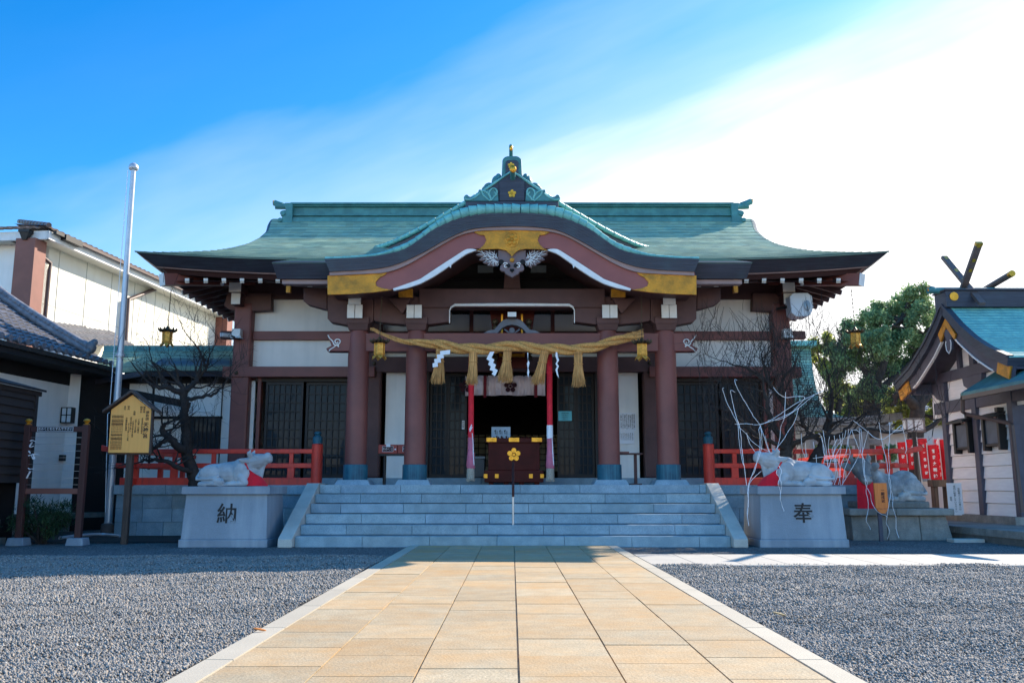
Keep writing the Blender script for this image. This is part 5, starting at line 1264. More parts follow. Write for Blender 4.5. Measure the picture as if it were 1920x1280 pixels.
def bull_mesh_up():
    b = MB(); body_common(b); C = lambda *a, **k: cap_pts(b, *a, **k)
    b.ell((.27, 0, .215), (.13, .15, .20)); C((.12, 0, .34), (.36, 0, .41), .165, .115); C((.3, 0, .36), (.40, 0, .22), .10, .07)
    n0 = len(b.v)
    C((.36, 0, .44), (.45, 0, .455), .115, .105); C((.45, 0, .465), (.575, 0, .495), .092, .066); C((.565, 0, .515), (.585, 0, .47), .062, .06)
    b.ell((.42, 0, .40), (.11, .085, .075), rotY(-8)); C((.44, 0, .38), (.54, 0, .435), .06, .045)           # jaw
    # dewlap: thin fold from the chin to the chest
    for k in range(8):
        f = k/7; C((.535-.02*f, 0, .42-.02*f), (.40+.06*f, 0, .17), .028, .04)
    for s in (-1, 1):
        C((.33, s*.07, .515), (.315, s*.105, .555), .045, .034); C((.315, s*.105, .555), (.335, s*.11, .605), .032, .010)
        b.ell((.26, s*.15, .445), (.095, .022, .036), rotZ(s*-38) @ rotY(10)); C((.30, s*.10, .455), (.27, s*.135, .45), .03, .025)
        b.ell((.435, s*.088, .495), (.030, .016, .020)); C((.40, s*.085, .515), (.47, s*.075, .523), .014, .010)   # eye and brow
        b.ell((.605, s*.035, .52), (.022, .02, .02))
    C((.595, 0, .515), (.60, 0, .545), .022, .012)
    enlarge(b, n0, Vector((.30, 0, .42)), 1.20, Vector((-.03, 0, .0)))
    return b
def enlarge(b, n0, c, k, off):
    for i in range(n0, len(b.v)): b.v[i] = tuple(c + (Vector(b.v[i])-c)*k + off)
def bull_mesh_turn():
    b = MB(); body_common(b); C = lambda *a, **k: cap_pts(b, *a, **k)
    b.ell((-.30, 0, .29), (.26, .20, .22)); b.ell((.27, 0, .22), (.15, .16, .21)); C((.16, 0, .33), (.40, -.10, .46), .18, .15)
    n0 = len(b.v)
    b.ell((.42, -.18, .53), (.145, .13, .135)); C((.42, -.20, .50), (.425, -.33, .40), .115, .088); C((.425, -.31, .40), (.425, -.36, .375), .09, .075)
    for s in (-1, 1):
        b.ell((.42+s*.19, -.15, .545), (.085, .025, .055), rotY(s*-22)); C((.42+s*.09, -.15, .60), (.42+s*.13, -.15, .655), .045, .03); C((.42+s*.13, -.15, .655), (.42+s*.105, -.16, .71), .03, .010)
        b.ell((.42+s*.085, -.275, .515), (.022, .018, .018)); C((.42+s*.04, -.29, .545), (.42+s*.115, -.25, .545), .016, .012); b.ell((.42+s*.04, -.415, .415), (.024, .02, .02))
    C((.38, -.415, .355), (.47, -.415, .355), .022, .022)
    enlarge(b, n0, Vector((.42, -.15, .48)), 1.22, Vector((.08, -.05, .0)))
    return b
def cloth_sheet(name, rows, m, parent, thick=.008):
    """rows of points -> sheet with thickness"""
    b = MB(); n = len(rows[0]); 
    for r in rows: b.v += [tuple(p) for p in r]
    for i in range(len(rows)-1): b.f += [(i*n+k, i*n+k+1, (i+1)*n+k+1, (i+1)*n+k) for k in range(n-1)]
    o = b.build(name, m, parent, smooth=70); s = o.modifiers.new('Solid', 'SOLIDIFY'); s.thickness = thick; su = o.modifiers.new('sub', 'SUBSURF'); su.levels = 1; su.render_levels = 2; return o
def bib_up(place, parent, flip):
    rows = []
    for i in range(8):
        f = i/7; row = []
        for k in range(11):
            g = k/10*2-1
            half = .13+.10*f
            x = .40 + (.06*f) + g*half*.92
            y = -(.155+.085*f) + .10*g*g*(1 if g > 0 else .4) + .012*math.sin(k*2.1+i*.6)*f
            z = (.30-.10*max(0, g)*(1-f) - .02)*(1-f)**1.0 + .012
            if i == 0: z = .315 - .075*(g+1)
            else: z = (.315-.075*(g+1))*(1-f) + .010
            row.append(place @ Vector((x, y, z)))
        rows.append(row)
    o = cloth_sheet('bib', rows, M['redcloth'], parent)
    b = MB(); pts = [Vector((.31, -.20, .30)), Vector((.27, -.19, .37)), Vector((.23, -.165, .42)), Vector((.20, -.08, .47)), Vector((.19, 0, .49)), Vector((.20, .10, .46)), Vector((.30, .19, .30))]
    b.tube([place @ p for p in catmull(pts, 4)], .013, 6); b.build('bib_strap', M['redcloth'], o, smooth=60)
    return o
c1 = P(438, 911, 16.45); t = thing('bull_statue', 'white stone bull lying with its head raised to the right, wearing a red bib', 'bull statue', (c1.x, 16.45, ZP))
pl = Matrix.Translation(Vector((0, 0, 0))) @ Matrix.Scale(1.01, 4)
remesh(bull_mesh_up(), 'bull', M['whitestone'], t, .008, pl, 2)
bib_up(Matrix.Translation(Vector((c1.x, 16.45, ZP))) @ pl, t, 1)
c2 = P(1490, 911, 16.45); t = thing('bull_statue', 'white stone bull lying with its head raised to the left, draped with white cords', 'bull statue', (c2.x, 16.45, ZP))
pl2 = Matrix.Scale(-1, 4, Vector((1, 0, 0))) @ Matrix.Rotation(R(4), 4, 'Z') @ Matrix.Scale(1.06, 4)
remesh(bull_mesh_up(), 'bull', M['whitestone'], t, .008, pl2, 2)
bib_up(Matrix.Translation(Vector((c2.x, 16.45, ZP))) @ pl2, t, 1)
c3 = P(1664, 940, 18.55); t = thing('bull_statue', 'weathered grey stone bull facing the viewer with a long red bib', 'bull statue', (c3.x, 18.55, ZP3+.13))
pl3 = Matrix.Scale(-1, 4, Vector((1, 0, 0))) @ Matrix.Diagonal((1.18, 1.1, 1.24, 1))
gb = remesh(bull_mesh_turn(), 'bull', M['greystone'], t, .0095, pl3, 2)
hc = pl3 @ Vector((.50, -.26, .50))
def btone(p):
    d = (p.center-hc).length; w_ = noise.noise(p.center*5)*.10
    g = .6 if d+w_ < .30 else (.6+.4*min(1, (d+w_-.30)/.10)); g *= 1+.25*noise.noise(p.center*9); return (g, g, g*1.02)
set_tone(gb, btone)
base = Matrix.Translation(Vector((c3.x, 18.55, ZP3+.13))) @ pl3
b = MB(); a = P(1618, 945, 18.1).x; c = P(1744, 945, 18.1).x; b.box(a, c, 18.10, 18.95, ZP3-.002, ZP3+.135); b.build('slab', M['oldstone'], t, bevel=.03); islands_tone(bpy.data.objects[-1] if False else [o for o in t.children if o.name.startswith('slab')][0], .75, .75)
rows = []
for i in range(9):
    f = i/8; row = []
    for k in range(9):
        g = k/8*2-1; row.append(base @ Vector((.50+g*(.135+.05*f), -.40-.10*f+.05*g*g-.0+.010*math.sin(k*1.9), .36-.49*f)))
    rows.append(row)
cloth_sheet('bib', rows, M['redcloth'], t)
# ================================================================== LEFT SIDE
# flagpole
FY = 19.5; q = P(201.5, 1000, FY); top = P(253, 318, FY)
t = thing('flagpole', 'tall silver flagpole with a domed cap standing left of the shrine', 'flagpole', (q.x, FY, 0))
b = MB(); b.tube([(q.x, FY, .1), (q.x, FY, top.z)], [.080, .054], 20); b.build('pole', M['alu'], t, smooth=50)
b = MB(); b.lathe([(.07, -.02), (.10, .0), (.11, .05), (.09, .11), (.04, .15), (0, .16)], (q.x, FY, top.z), 18); b.build('cap', M['alu'], t, smooth=50)
b = MB(); b.lathe([(.15, -.01), (.14, .24), (.10, .27)], (q.x, FY, 0), 18); b.build('base_collar', mat('rusty concrete base', (.12, .085, .075), .85, vscale=12), t, smooth=40)
b = MB(); b.tube([(q.x-.02, FY-.13, .5), (q.x-.16, FY-.05, 2.6), (q.x-.14, FY-.02, 2.62), (q.x-.09, FY-.08, top.z-.05)], .008, 5); b.build('halyard', M['cord'], t)
b = MB(); b.lathe([(.09, -.03), (.10, -.03), (.10, .03), (.09, .03)], (q.x, FY, P(0, 666, FY).z), 16); b.build('collar', M['alu'], t, smooth=40)
# wooden notice board with gabled roof
SY = 16.6; bx0 = P(237, 1019, SY).x
t = thing('notice_board', 'ochre wooden notice board with a small gabled roof on a brown post', 'sign', (bx0, SY, 0))
b = MB(); x = P(240, 850, SY).x; b.box(x-.055, x+.055, SY+.06, SY+.16, -.01, P(0, 760, SY).z); b.build('post', M['darkpost'], t, bevel=.006)
pts = W([(204, 849), (279, 848), (283.5, 768), (248, 741), (212, 769)], SY); xs0 = [p_[0] for p_ in pts]
ang = R(4)   # turned slightly to the right
cxs = sum(xs0)/5
def turn(v): 
    d = Vector((v[0]-cxs, v[1]-SY, 0)); d.rotate(Matrix.Rotation(ang, 3, 'Z')); return (cxs+d.x, SY+d.y, v[2])
z_ = lambda py: P(0, py, SY).z
hw = .365; zb, ze, zt = z_(848.5), z_(768), z_(740)
b = MB(); b.prism([(cxs-hw, zb), (cxs+hw, zb), (cxs+hw, ze), (cxs, zt), (cxs-hw, ze)], SY-.02, SY+.03); b.v = [turn(v) for v in b.v]; b.build('board', M['signwood'], t, bevel=.004)
b = MB()
for s in (-1, 1):
    p0 = (cxs, zt+.035); p1 = (cxs+s*(hw+.13), ze-.065)
    b.prism([p0, p1, (p1[0], p1[1]+.05), (p0[0], p0[1]+.06)], SY-.10, SY+.16)
b.v = [turn(v) for v in b.v]; b.build('roof', M['darkpost'], t, bevel=.006)
b = MB(); b.box(cxs-hw-.02, cxs+hw+.02, SY+.032, SY+.07, zb-.03, zb+.05); b.box(cxs+hw, cxs+hw+.03, SY-.03, SY+.06, zb-.02, ze); b.v = [turn(v) for v in b.v]; b.build('frame', M['darkpost'], t)
def stext(s_, fx, fz, size, nm='lettering', bold=0):
    p_ = turn((cxs-hw+fx*2*hw, SY-.024, zb+(ze-zb)*fz)); return text_obj(s_, size, p_, M['ink'], t, nm, vertical=True, rotz=ang, spacing=1.0, bold=bold)
stext('岸和田', .905, .86, .06, bold=.001); stext('天神宮', .885, .52, .10, bold=.002)
cols = [('御祭神', .82, 1.0, .042), ('菅原道真公素盞鳴尊', .79, .62, .033), ('例祭日', .745, 1.0, .042), ('十月第二日曜日', .70, .62, .038), ('正平十七年京都', .63, .62, .036), ('由緒', .58, .92, .040), ('八坂神社の御分霊を勧請', .565, .55, .028), ('沼村天神宮と称し', .51, .66, .034), ('古くより氏神として崇敬', .46, .48, .030), ('境内', .43, 1.04, .04), ('本殿拝殿社務所', .40, .66, .036), ('末社', .34, 1.04, .04)]
for s_, fx, fz, sz in cols: stext(s_, fx, fz, sz, 'small_writing')
for k in range(8): stext('古来この地の鎮守として人々に篤く信仰され今日に至る', .305-k*.036, .47, .0255, 'small_writing')
# fortune-slip rack
RKY = 16.4; xl, xr = P(36, 1000, RKY).x, P(147, 1000, RKY).x
t = thing('fortune_slip_rack', 'maroon timber rack strung with wires for tying paper fortunes, knobbed posts', 'rack', ((xl+xr)/2, RKY, 0))
zz = lambda py: P(0, py, RKY).z
for i, x in enumerate((xl, xr)):
    b = MB(); b.box(x-.055, x+.055, RKY-.05, RKY+.05, .12, zz(796)); b.build('post', M['rackwood'], t, bevel=.008)
    b = MB(); b.lathe([(.05, 0), (.055, .012), (.03, .025), (.025, .035), (.05, .05), (.062, .075), (.045, .10), (.012, .112), (0, .116)], (x, RKY, zz(796)), 16); b.build('knob', M['goldplate'], t, smooth=50)
    b = MB(); b.frust(x-.16, x+.16, RKY-.15, RKY+.15, -.01, .13, .02, .02); b.build('base_stone', M['pedestal'], t, bevel=.012)
b = MB(); b.box(xl+.06, xr-.06, RKY-.03, RKY+.03, zz(809.5), zz(799)); b.build('top_rail', M['rackwood'], t, bevel=.005)
b = MB(); b.box(xl+.06, xr-.06, RKY-.03, RKY+.03, zz(925.5), zz(915)); b.build('bottom_rail', M['brownpillar'], t, bevel=.005)
b = MB()
for k in range(8): z = zz(811)+(zz(912)-zz(811))*(k+.7)/8; b.tube([(xl+.05, RKY, z), (xr-.05, RKY, z)], .004, 4)
b.build('wire', M['steel'], t)
a, c = P(70, 808.5, RKY-.04), P(138, 799.5, RKY-.04)
b = MB(); b.box(a.x, c.x, RKY-.045, RKY-.031, a.z, c.z); pq = b.build('name_plate', M['black'], t)
b = MB(); f_ = .006
for (u0, u1, v0, v1) in ((a.x, c.x, a.z, a.z+f_), (a.x, c.x, c.z-f_, c.z), (a.x, a.x+f_, a.z, c.z), (c.x-f_, c.x, a.z, c.z)): b.box(u0, u1, RKY-.048, RKY-.044, v0, v1)
b.build('plate_border', M['paper'], pq)
text_obj('おみくじをむすんで下さい', .052, ((a.x+c.x)/2, RKY-.049, (a.z+c.z)/2), M['paper'], pq, 'lettering')
rg = random.Random(8)
def slip(pxs, n_):
    for k in range(n_):
        pass
slips = [((56, 826), (61, 825), (66, 827)), ((60, 829), (57, 834), (54, 838)), ((57, 838), (60, 837), (62, 836)), ((51, 842), (54, 846), (57, 849)), ((51, 855), (57, 853), (63, 852)), ((60, 851), (66, 852), (74, 852)), ((59, 852), (61, 858), (63, 861)), ((63, 852), (64, 857), (66, 860)), ((53, 877), (55, 879), (57, 879)), ((57, 883), (54, 888), (50, 896)), ((58, 879), (61, 878.5), (63, 878))]
for sl in slips:
    b = MB(); pts = [P(a_, c_, RKY-.015+rg.uniform(-.02, .02)) for a_, c_ in sl]
    for p0, p1 in zip(pts, pts[1:]): b.bar(p0, p1, .012, .032, up=(rg.uniform(-.3, .3), -1, rg.uniform(-.3, .3)))
    o = b.build('paper_fortune', M['paper'], org=pts[0]); tag(o, 'folded white paper fortune tied to the left end of the wire rack', 'paper fortune', 'paper fortunes tied on the rack')
# dark clapboard shed, far left
t = thing('clapboard_shed', 'black brown clapboard shed cut by the left edge of the photo', 'shed', (-11, 16.3, 0))
sx0 = P(56, 900, 17.2).x; Ys0, Ys1 = 13.0, 17.2; z1 = P(0, 738, 17.2).z; z0 = P(0, 905, 17.2).z
b = MB(); n = 11
for k in range(n):
    za = z0+(z1-z0)*k/n; zb_ = z0+(z1-z0)*(k+1)/n
    b.add([(sx0+.03, Ys0, za), (sx0+.03, Ys1, za), (sx0, Ys1, zb_), (sx0, Ys0, zb_), (sx0-.02, Ys0, za), (sx0-.02, Ys1, za)], [(0, 1, 2, 3), (0, 4, 5, 1)])
b.box(sx0-3, sx0-.01, Ys0, Ys1, z0, z1); b.build('wall', M['planks'], t)
b = MB(); b.bar((sx0-.02, Ys0, z1-.0), (sx0-.02, Ys1+.1, z1-.0), .12, .09); b.prism([(sx0+.10, z1+.04), (sx0+.10, z1+.08), (sx0-3, z1+.9), (sx0-3, z1+.8)], Ys0-.2, Ys1+.15); b.build('roof', M['planks'], t)
b = MB()
for yy in (Ys0, Ys1-.1, Ys1-1.4): b.box(sx0-.1, sx0+.035, yy, yy+.1, -.02, z1)
b.build('corner_post', M['planks'], t)
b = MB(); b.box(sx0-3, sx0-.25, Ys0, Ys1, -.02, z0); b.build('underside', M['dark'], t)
b = MB(); b.box(sx0-.3, sx0-.1, Ys1-.9, Ys1-.7, 0, .45); b.box(sx0-.4, sx0-.05, Ys1-.95, Ys1-.55, -.01, .12); b.build('footing', M['oldstone'], t)
[islands_tone(o, 1, 1) for o in t.children if o.name.startswith('footing')]
# ---- tiled roofs: rows of pantiles
def tile_plane(mb, o, du, dv, nu, nv, wav=.035, c0=0, c1=0):
    """o: eave corner; du along eave (vector), dv up slope (vector); nu tiles along, nv rows up; corrugated and stepped"""
    o = Vector(o); du = Vector(du); dv = Vector(dv); nrm_ = du.cross(dv).normalized()
    if nrm_.z < 0: nrm_ = -nrm_
    S = 6
    prof = [wav*(math.sin(2*math.pi*k/S)*.5+.5)**1.6 for k in range(S+1)]
    for j in range(nv):
        o0 = len(mb.v); rowa, rowb = [], []
        lo = int(nu*c0*(j+.5)/nv)*S; hi = int(nu*(1-c1*(j+.5)/nv))*S
        for i in range(lo, hi+1):
            u = du*(i/(nu*S)); h = prof[i % S]
            rowa.append(o+u+dv*(j/nv)+nrm_*(h+.035)); rowb.append(o+u+dv*((j+1)/nv)+nrm_*(h+.0))
        m_ = len(rowa); low = [v-nrm_*.05 for v in rowa]
        mb.v += [tuple(v) for v in rowa+rowb+low]
        mb.f += [(o0+k, o0+k+1, o0+m_+k+1, o0+m_+k) for k in range(m_-1)] + [(o0+2*m_+k, o0+2*m_+k+1, o0+k+1, o0+k) for k in range(m_-1)]
# office with dark tiled roof (eave recedes along the left)
t = thing('tiled_office', 'low white walled office with a curved dark grey tiled roof', 'building', (-11, 20, 0))
e1 = PZ(212, 686, 4.0); dirv = Vector((.105, 1, 0)).normalized(); e0 = e1 - dirv*8.5
e1 = e1
side = Vector((-1, .105, 0)).normalized()
up = side*3.6 + Vector((0, 0, 2.25))
b = MB(); tile_plane(b, e0, e1-e0, up*.5-Vector((0, 0, .12)), 34, 8); tile_plane(b, e0+up*.5-Vector((0, 0, .12)), e1-e0, up*.5+Vector((0, 0, .12)), 34, 8)
rf = b.build('roof', M['tile'], t, smooth=40); set_tone(rf, lambda p: (1, 1, 1))
b = MB()   # hip ridge: round ridge tiles from the far corner up the roof
h0 = e1 - dirv*.75 + up*.06 + Vector((0, 0, .12)); h1 = e1 - dirv*.75 + up + Vector((0, 0, .14))
hp = [h0, h0.lerp(h1, .3)-Vector((0, 0, .08)), h0.lerp(h1, .65)-Vector((0, 0, .10)), h1]; hp = catmull(hp, 5)
b.tube(hp, .10, 8)
for k in range(len(hp)-1):
    for f in (0, .5):
        q = hp[k].lerp(hp[k+1], f); d = (hp[k+1]-hp[k]).normalized(); b.tube([q+Vector((0, 0, .11)), q+d*.17+Vector((0, 0, .13))], [.095, .075], 8)
rd = b.build('hip_ridge', M['tile'], rf, smooth=50); set_tone(rd, lambda p: (1.5, 1.5, 1.5))
b = MB(); q = hp[0]; b.ell(q+Vector((.06, -.02, .1)), (.13, .11, .16)); b.ell(q+Vector((.12, 0, .22)), (.09, .06, .09)); b.ell(q+Vector((.04, -.1, -.02)), (.08, .08, .08)); rd = b.build('ridge_end_tile', M['tile'], rf, smooth=60); set_tone(rd, lambda p: (1.2, 1.2, 1.2))
nn = 31
for k in range(nn):
    q = e0.lerp(e1, (k+.5)/nn)+Vector((.03, 0, .05)); dd = Vector((1, -.1, 0)); b = MB(); b.tube([q-dd*.03, q+dd*.03], .075, 10)
    rd = b.build('eave_tile', M['tile'], rf, smooth=50); set_tone(rd, lambda p: (1.1, 1.1, 1.15))
b = MB(); b.bar(e0+Vector((.04, 0, -.10)), e1+Vector((.04, 0, -.10)), .11, .10); b.build('gutter', M['black'], t)
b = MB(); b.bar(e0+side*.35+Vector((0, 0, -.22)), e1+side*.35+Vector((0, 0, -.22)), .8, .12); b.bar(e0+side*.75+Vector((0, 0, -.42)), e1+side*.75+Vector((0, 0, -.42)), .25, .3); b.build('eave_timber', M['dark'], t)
wx = e1 + side*1.05
wl0 = e0+side*1.0; wl1 = P(119, 850, 21.4); wl1.z = 0
b = MB()
def wallbox(p0, p1, z0, z1, th, mb): 
    p0 = Vector((p0[0], p0[1], 0)); p1 = Vector((p1[0], p1[1], 0)); d = (p1-p0).normalized(); nn_ = Vector((d.y, -d.x, 0))*th
    mb.add([(p0.x, p0.y, z0), (p1.x, p1.y, z0), (p1.x-nn_.x, p1.y-nn_.y, z0), (p0.x-nn_.x, p0.y-nn_.y, z0), (p0.x, p0.y, z1), (p1.x, p1.y, z1), (p1.x-nn_.x, p1.y-nn_.y, z1), (p0.x-nn_.x, p0.y-nn_.y, z1)],
           [(0, 3, 2, 1), (4, 5, 6, 7), (0, 1, 5, 4), (1, 2, 6, 5), (2, 3, 7, 6), (3, 0, 4, 7)])
wallp = wl1 - dirv*8
wallbox(wallp, wl1, .45, 3.75, .2, b)
wr = P(141, 850, 21.6); wallbox(wl1, wr, .45, 3.75, .2, b); b.build('wall', M['plaster'], t)
b = MB(); wallbox(wallp+Vector((.02, 0, 0)), wl1+Vector((.02, -.02, 0)), -.02, .45, .3, b); wallbox(wl1, wr, -.02, .45, .2, b); b.build('plinth', M['oldstone'], t)
[islands_tone(o, .8, .8) for o in t.children if o.name.startswith('plinth')]
dr = P(232, 850, 23.4); b = MB(); wallbox(wr+Vector((-.3, .3, 0)), dr+Vector((.5, .0, 0)), .0, 3.9, .1, b); b.build('doorway_shade', M['dark'], t)  # near-black sheet, the shade inside the opening put into its colour
b = MB(); wallbox(wr+Vector((0, .05, 0)), dr+Vector((.1, -.4, 0)), .30, .42, .3, b); b.build('door_sill', M['oldstone'], t); [islands_tone(o, 1, 1) for o in t.children if o.name.startswith('door_sill')]
b = MB(); wallbox(wr+Vector((0, .08, 0)), dr+Vector((.1, -.37, 0)), -.02, .3, .3, b); b.build('plinth', M['dark'], t)
q = P(127, 778, 21.2); b = MB(); b.box(q.x-.13, q.x+.11, 21.15, 21.3, q.z-.17, q.z+.17); lo = b.build('wall_lamp', M['frost'], t)
b = MB()
for dx in (-.135, -.01, .105): b.box(q.x+dx, q.x+dx+.018, 21.13, 21.31, q.z-.18, q.z+.18)
for dz in (-.185, -.01, .165): b.box(q.x-.135, q.x+.123, 21.13, 21.31, q.z+dz, q.z+dz+.018)
b.build('lamp_frame', M['black'], lo)
q = P(116, 858, 21.25); b = MB(); b.box(q.x-.05, q.x+.05, 21.2, 21.35, q.z-.07, q.z+.07); b.build('intercom', M['black'], t, bevel=.006)
# ---- corridor with green copper roof
t = thing('corridor', 'low corridor with a green copper roof joining the shrine hall at left', 'building', (-8, 23, 0))
b = MB(); Yc0, Yc1 = 22.3, 24.2
zE = P(0, 694, Yc0).z; zR = P(0, 657, Yc1).z
xL = lambda d: P(0, 690, Yc0).x*0 + (-11.6 + .5*d); 
xl_e = P(166, 700, Yc0).x; xl_t = P(196, 650, Yc1).x
courses(b, 0, 1, 17, lambda d: xl_e+(xl_t-xl_e)*d, lambda d: -6.2, lambda X, d: zE+(zR-zE)*d-.06*math.sin(math.pi*d) - (max(0, (-9.2-X))*.10*(1-d)), lambda d: Yc0+(Yc1-Yc0)*d, 20, .018)
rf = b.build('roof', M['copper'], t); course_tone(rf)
b = MB(); b.box(xl_t, -6.1, Yc1-.05, Yc1+.5, zR-.05, P(0, 648, Yc1).z); b.box(xl_t, -6.1, Yc1-.10, Yc1+.5, zR-.1, zR-.03); b.build('ridge', M['copper_deep'], rf, bevel=.01)
b = MB(); b.prism([(Yc0+.04, zE-.02), (Yc0+.12, zE-.14), (Yc1, zR-.35), (Yc1, zR-.05)], -9.3, -6.2, 'x'); b.bar((xl_e, Yc0+.05, zE-.32), (-9.25, Yc0+.05, zE-.07), .1, .12); b.build('eave_band', M['dark_copper'], rf)
Yw = 23.0
def cw(px0, px1, py0, py1, y, nm, m, dep=.1):
    a, c = P(px0, py1, y), P(px1, py0, y); b = MB(); b.box(a.x, c.x, y, y+dep, a.z, c.z); return b.build(nm, m, t)
cw(225, 436, 700, 985, Yw, 'wall', M['plaster']); cw(232, 440, 688, 718, Yw-.12, 'eave_timber', M['dark'])
for px in (283, 344, 413): cw(px-4, px+4, 715, 880, Yw-.06, 'post', M['dark'])
for py in (783,): cw(283, 416, py-3, py+2, Yw-.05, 'rail_timber', M['dark'])
cw(346, 412, 784, 850, Yw-.04, 'window', M['glass']); 
b = MB()
for k in range(9): 
    q = P(348+k*7.9, 800, Yw-.06); b.box(q.x-.012, q.x+.012, Yw-.08, Yw-.05, P(0, 850, Yw).z, P(0, 784, Yw).z)
b.build('window_grid', M['lattice'], t)
cw(436, 444, 690, 870, Yw-.1, 'downpipe', M['black'])
# porch roof over the side door, low dark timber
b = MB(); p0 = P(236, 735, 21.7); p1 = P(345, 757, 21.7); b.bar(p0, p1, .9, .16); b.build('door_canopy', M['dark'], t)
# ---- big hall behind: cream panels, brown tiles
t = thing('cream_hall', 'large cream panelled building with a brown tiled roof and terracotta corner pillar', 'building', (-13, 26, 0))
ZB = 7.92; k0 = Vector((-12.87, 24.0, 0)); k1 = Vector((-11.45, 36.0, 0)); dB = (k1-k0).normalized(); nB = Vector((dB.y, -dB.x, 0))   # nB points right
w0 = k0 - nB*.46 + dB*.40; w1 = k1 - nB*.46
b = MB(); wallbox(w0, w1, 0, ZB-.1, .3, b); b.build('wall', M['panel'], t)
b = MB()
Lw = (w1-w0).length
for k in range(9):
    q = w0 + dB*(Lw*k/8.5+.9) + nB*.004; b.box(q.x-.010, q.x+.010, q.y-.006, q.y+.006, 0, ZB-.1)
for z in (6.15, 4.2):
    b.bar(Vector((w0.x, w0.y, z))+nB*.002, Vector((w1.x, w1.y, z))+nB*.002, .012, .012)
b.build('panel_joints', mat('panel joint', (.52, .50, .44), .9), t)
b = MB(); fl = w0 - nB*8 - dB*0; wallbox(w0-nB*9+dB*.4, w0+dB*.4, 0, ZB-.1, -.3, b); b.build('front_wall', M['plaster'], t)
b = MB(); pq_ = w0+nB*.22; wallbox(pq_-dB*.06-nB*.56, pq_-dB*.06+nB*.02, 0, ZB-.12, -.5, b); b.build('corner_pillar', M['brownpillar'], t)
b = MB(); q = w1; wallbox(q-nB*.1, q+nB*.5, 0, ZB-.1, -.5, b); b.build('corner_pillar', M['brownpillar'], t)
b = MB(); e_ = [k0, k1]; b.bar(Vector((k0.x, k0.y, ZB)), Vector((k1.x, k1.y, ZB)), .12, .24); b.bar(Vector((k0.x, k0.y, ZB))+dB*.06+nB*.05, Vector((k0.x, k0.y, ZB))-nB*9+dB*.06, .12, .24); b.build('fascia', M['gofun'], t)
b = MB(); b.add([tuple(k0+Vector((0, 0, ZB-.1))), tuple(k1+Vector((0, 0, ZB-.1))), tuple(k1-nB*1.2+Vector((0, 0, ZB-.1))), tuple(k0-nB*1.2+Vector((0, 0, ZB-.1)))], [(0, 1, 2, 3)]); b.add([tuple(k0+Vector((0, 0, ZB-.1))), tuple(k0-nB*9+Vector((0, 0, ZB-.1))), tuple(k0-nB*9+dB*1.2+Vector((0, 0, ZB-.1))), tuple(k0-nB*1.2+dB*1.2+Vector((0, 0, ZB-.1)))], [(0, 1, 2, 3)]); b.build('soffit', M['panel'], t)
b = MB(); o_ = k0+nB*.12-dB*.12+Vector((0, 0, ZB+.16))
tile_plane(b, o_, dB*12.2, -nB*3.5+Vector((0, 0, 1.15)), 44, 12, .03, 3.5/12.2, 0); tile_plane(b, o_-nB*9, nB*9, dB*3.5+Vector((0, 0, 1.15)), 34, 12, .03, 0, 3.5/9)
rf = b.build('roof', M['browntile'], t, smooth=40); islands_tone(rf, .8, 1.3)
b = MB(); h0 = o_+Vector((0, 0, .06)); h1 = o_-nB*3.5+dB*3.5+Vector((0, 0, 1.35)); b.tube([h0, h0.lerp(h1, .5), h1], .05, 8)
for k in range(10):
    q = h0.lerp(h1, k/10); b.tube([q+Vector((0, 0, .02)), q+(h1-h0)*.09+Vector((0, 0, .03))], [.07, .055], 8)
rd = b.build('hip_ridge', M['browntile'], rf, smooth=50); islands_tone(rd, 1.1, 1.5)
b = MB(); g0 = k0+nB*.16+Vector((0, 0, ZB+.10)); b.bar(g0+dB*1.3, g0+dB*12, .09, .08); b.build('gutter', M['pipe'], t)
b = MB(); b.bar(g0+dB*.1, g0+dB*.5, .10, .09); b.bar(g0+dB*.5-Vector((0, 0, .03)), g0+dB*1.3-Vector((0, 0, .03)), .16, .16); b.build('gutter_box', M['black'], t)
b = MB(); a = P(53, 452, 24.0); c = P(95, 494, 24.6); d_ = P(86, 600, 24.6); b.tube([a, a+Vector((0, 0, -.1)), c, Vector((c.x-.02, c.y, c.z-.2)), Vector((c.x-.05, c.y, 3))], .055, 8); b.build('downpipe', M['pipe'], t, smooth=50)
b = MB(); q = P(48, 440, 23.9); b.frust(q.x-.13, q.x+.13, q.y-.1, q.y+.1, q.z+.05, q.z-.15, .07, .04); b.box(q.x-.15, q.x+.15, q.y-.12, q.y+.12, q.z+.05, q.z+.13); b.build('rainwater_head', M['black'], t)
b = MB(); q0 = P(302, 538, 31.0); q1 = P(241, 561, 28.8); b.tube([q0, q1, Vector((q1.x, q1.y, 3))], .07, 8); b.build('downpipe', M['pipe'], t, smooth=50)
# lower tiled roof between office and hall
t = thing('low_tiled_roof', 'small dark tiled lean-to roof below the cream building', 'roof', (-11, 24, 0))
b = MB(); a = P(150, 648, 24.6); c = P(250, 648, 28.2)
tile_plane(b, a, c-a, Vector((-1.6, .2, .95)), 14, 5); rb = b.build('tiles', M['tile'], t, smooth=40); set_tone(rb, lambda p: (1.1, 1.1, 1.1))
b = MB(); b.box(a.x-2, a.x-.2, a.y, c.y, 0, a.z-.05); b.build('wall', M['plaster'], t)
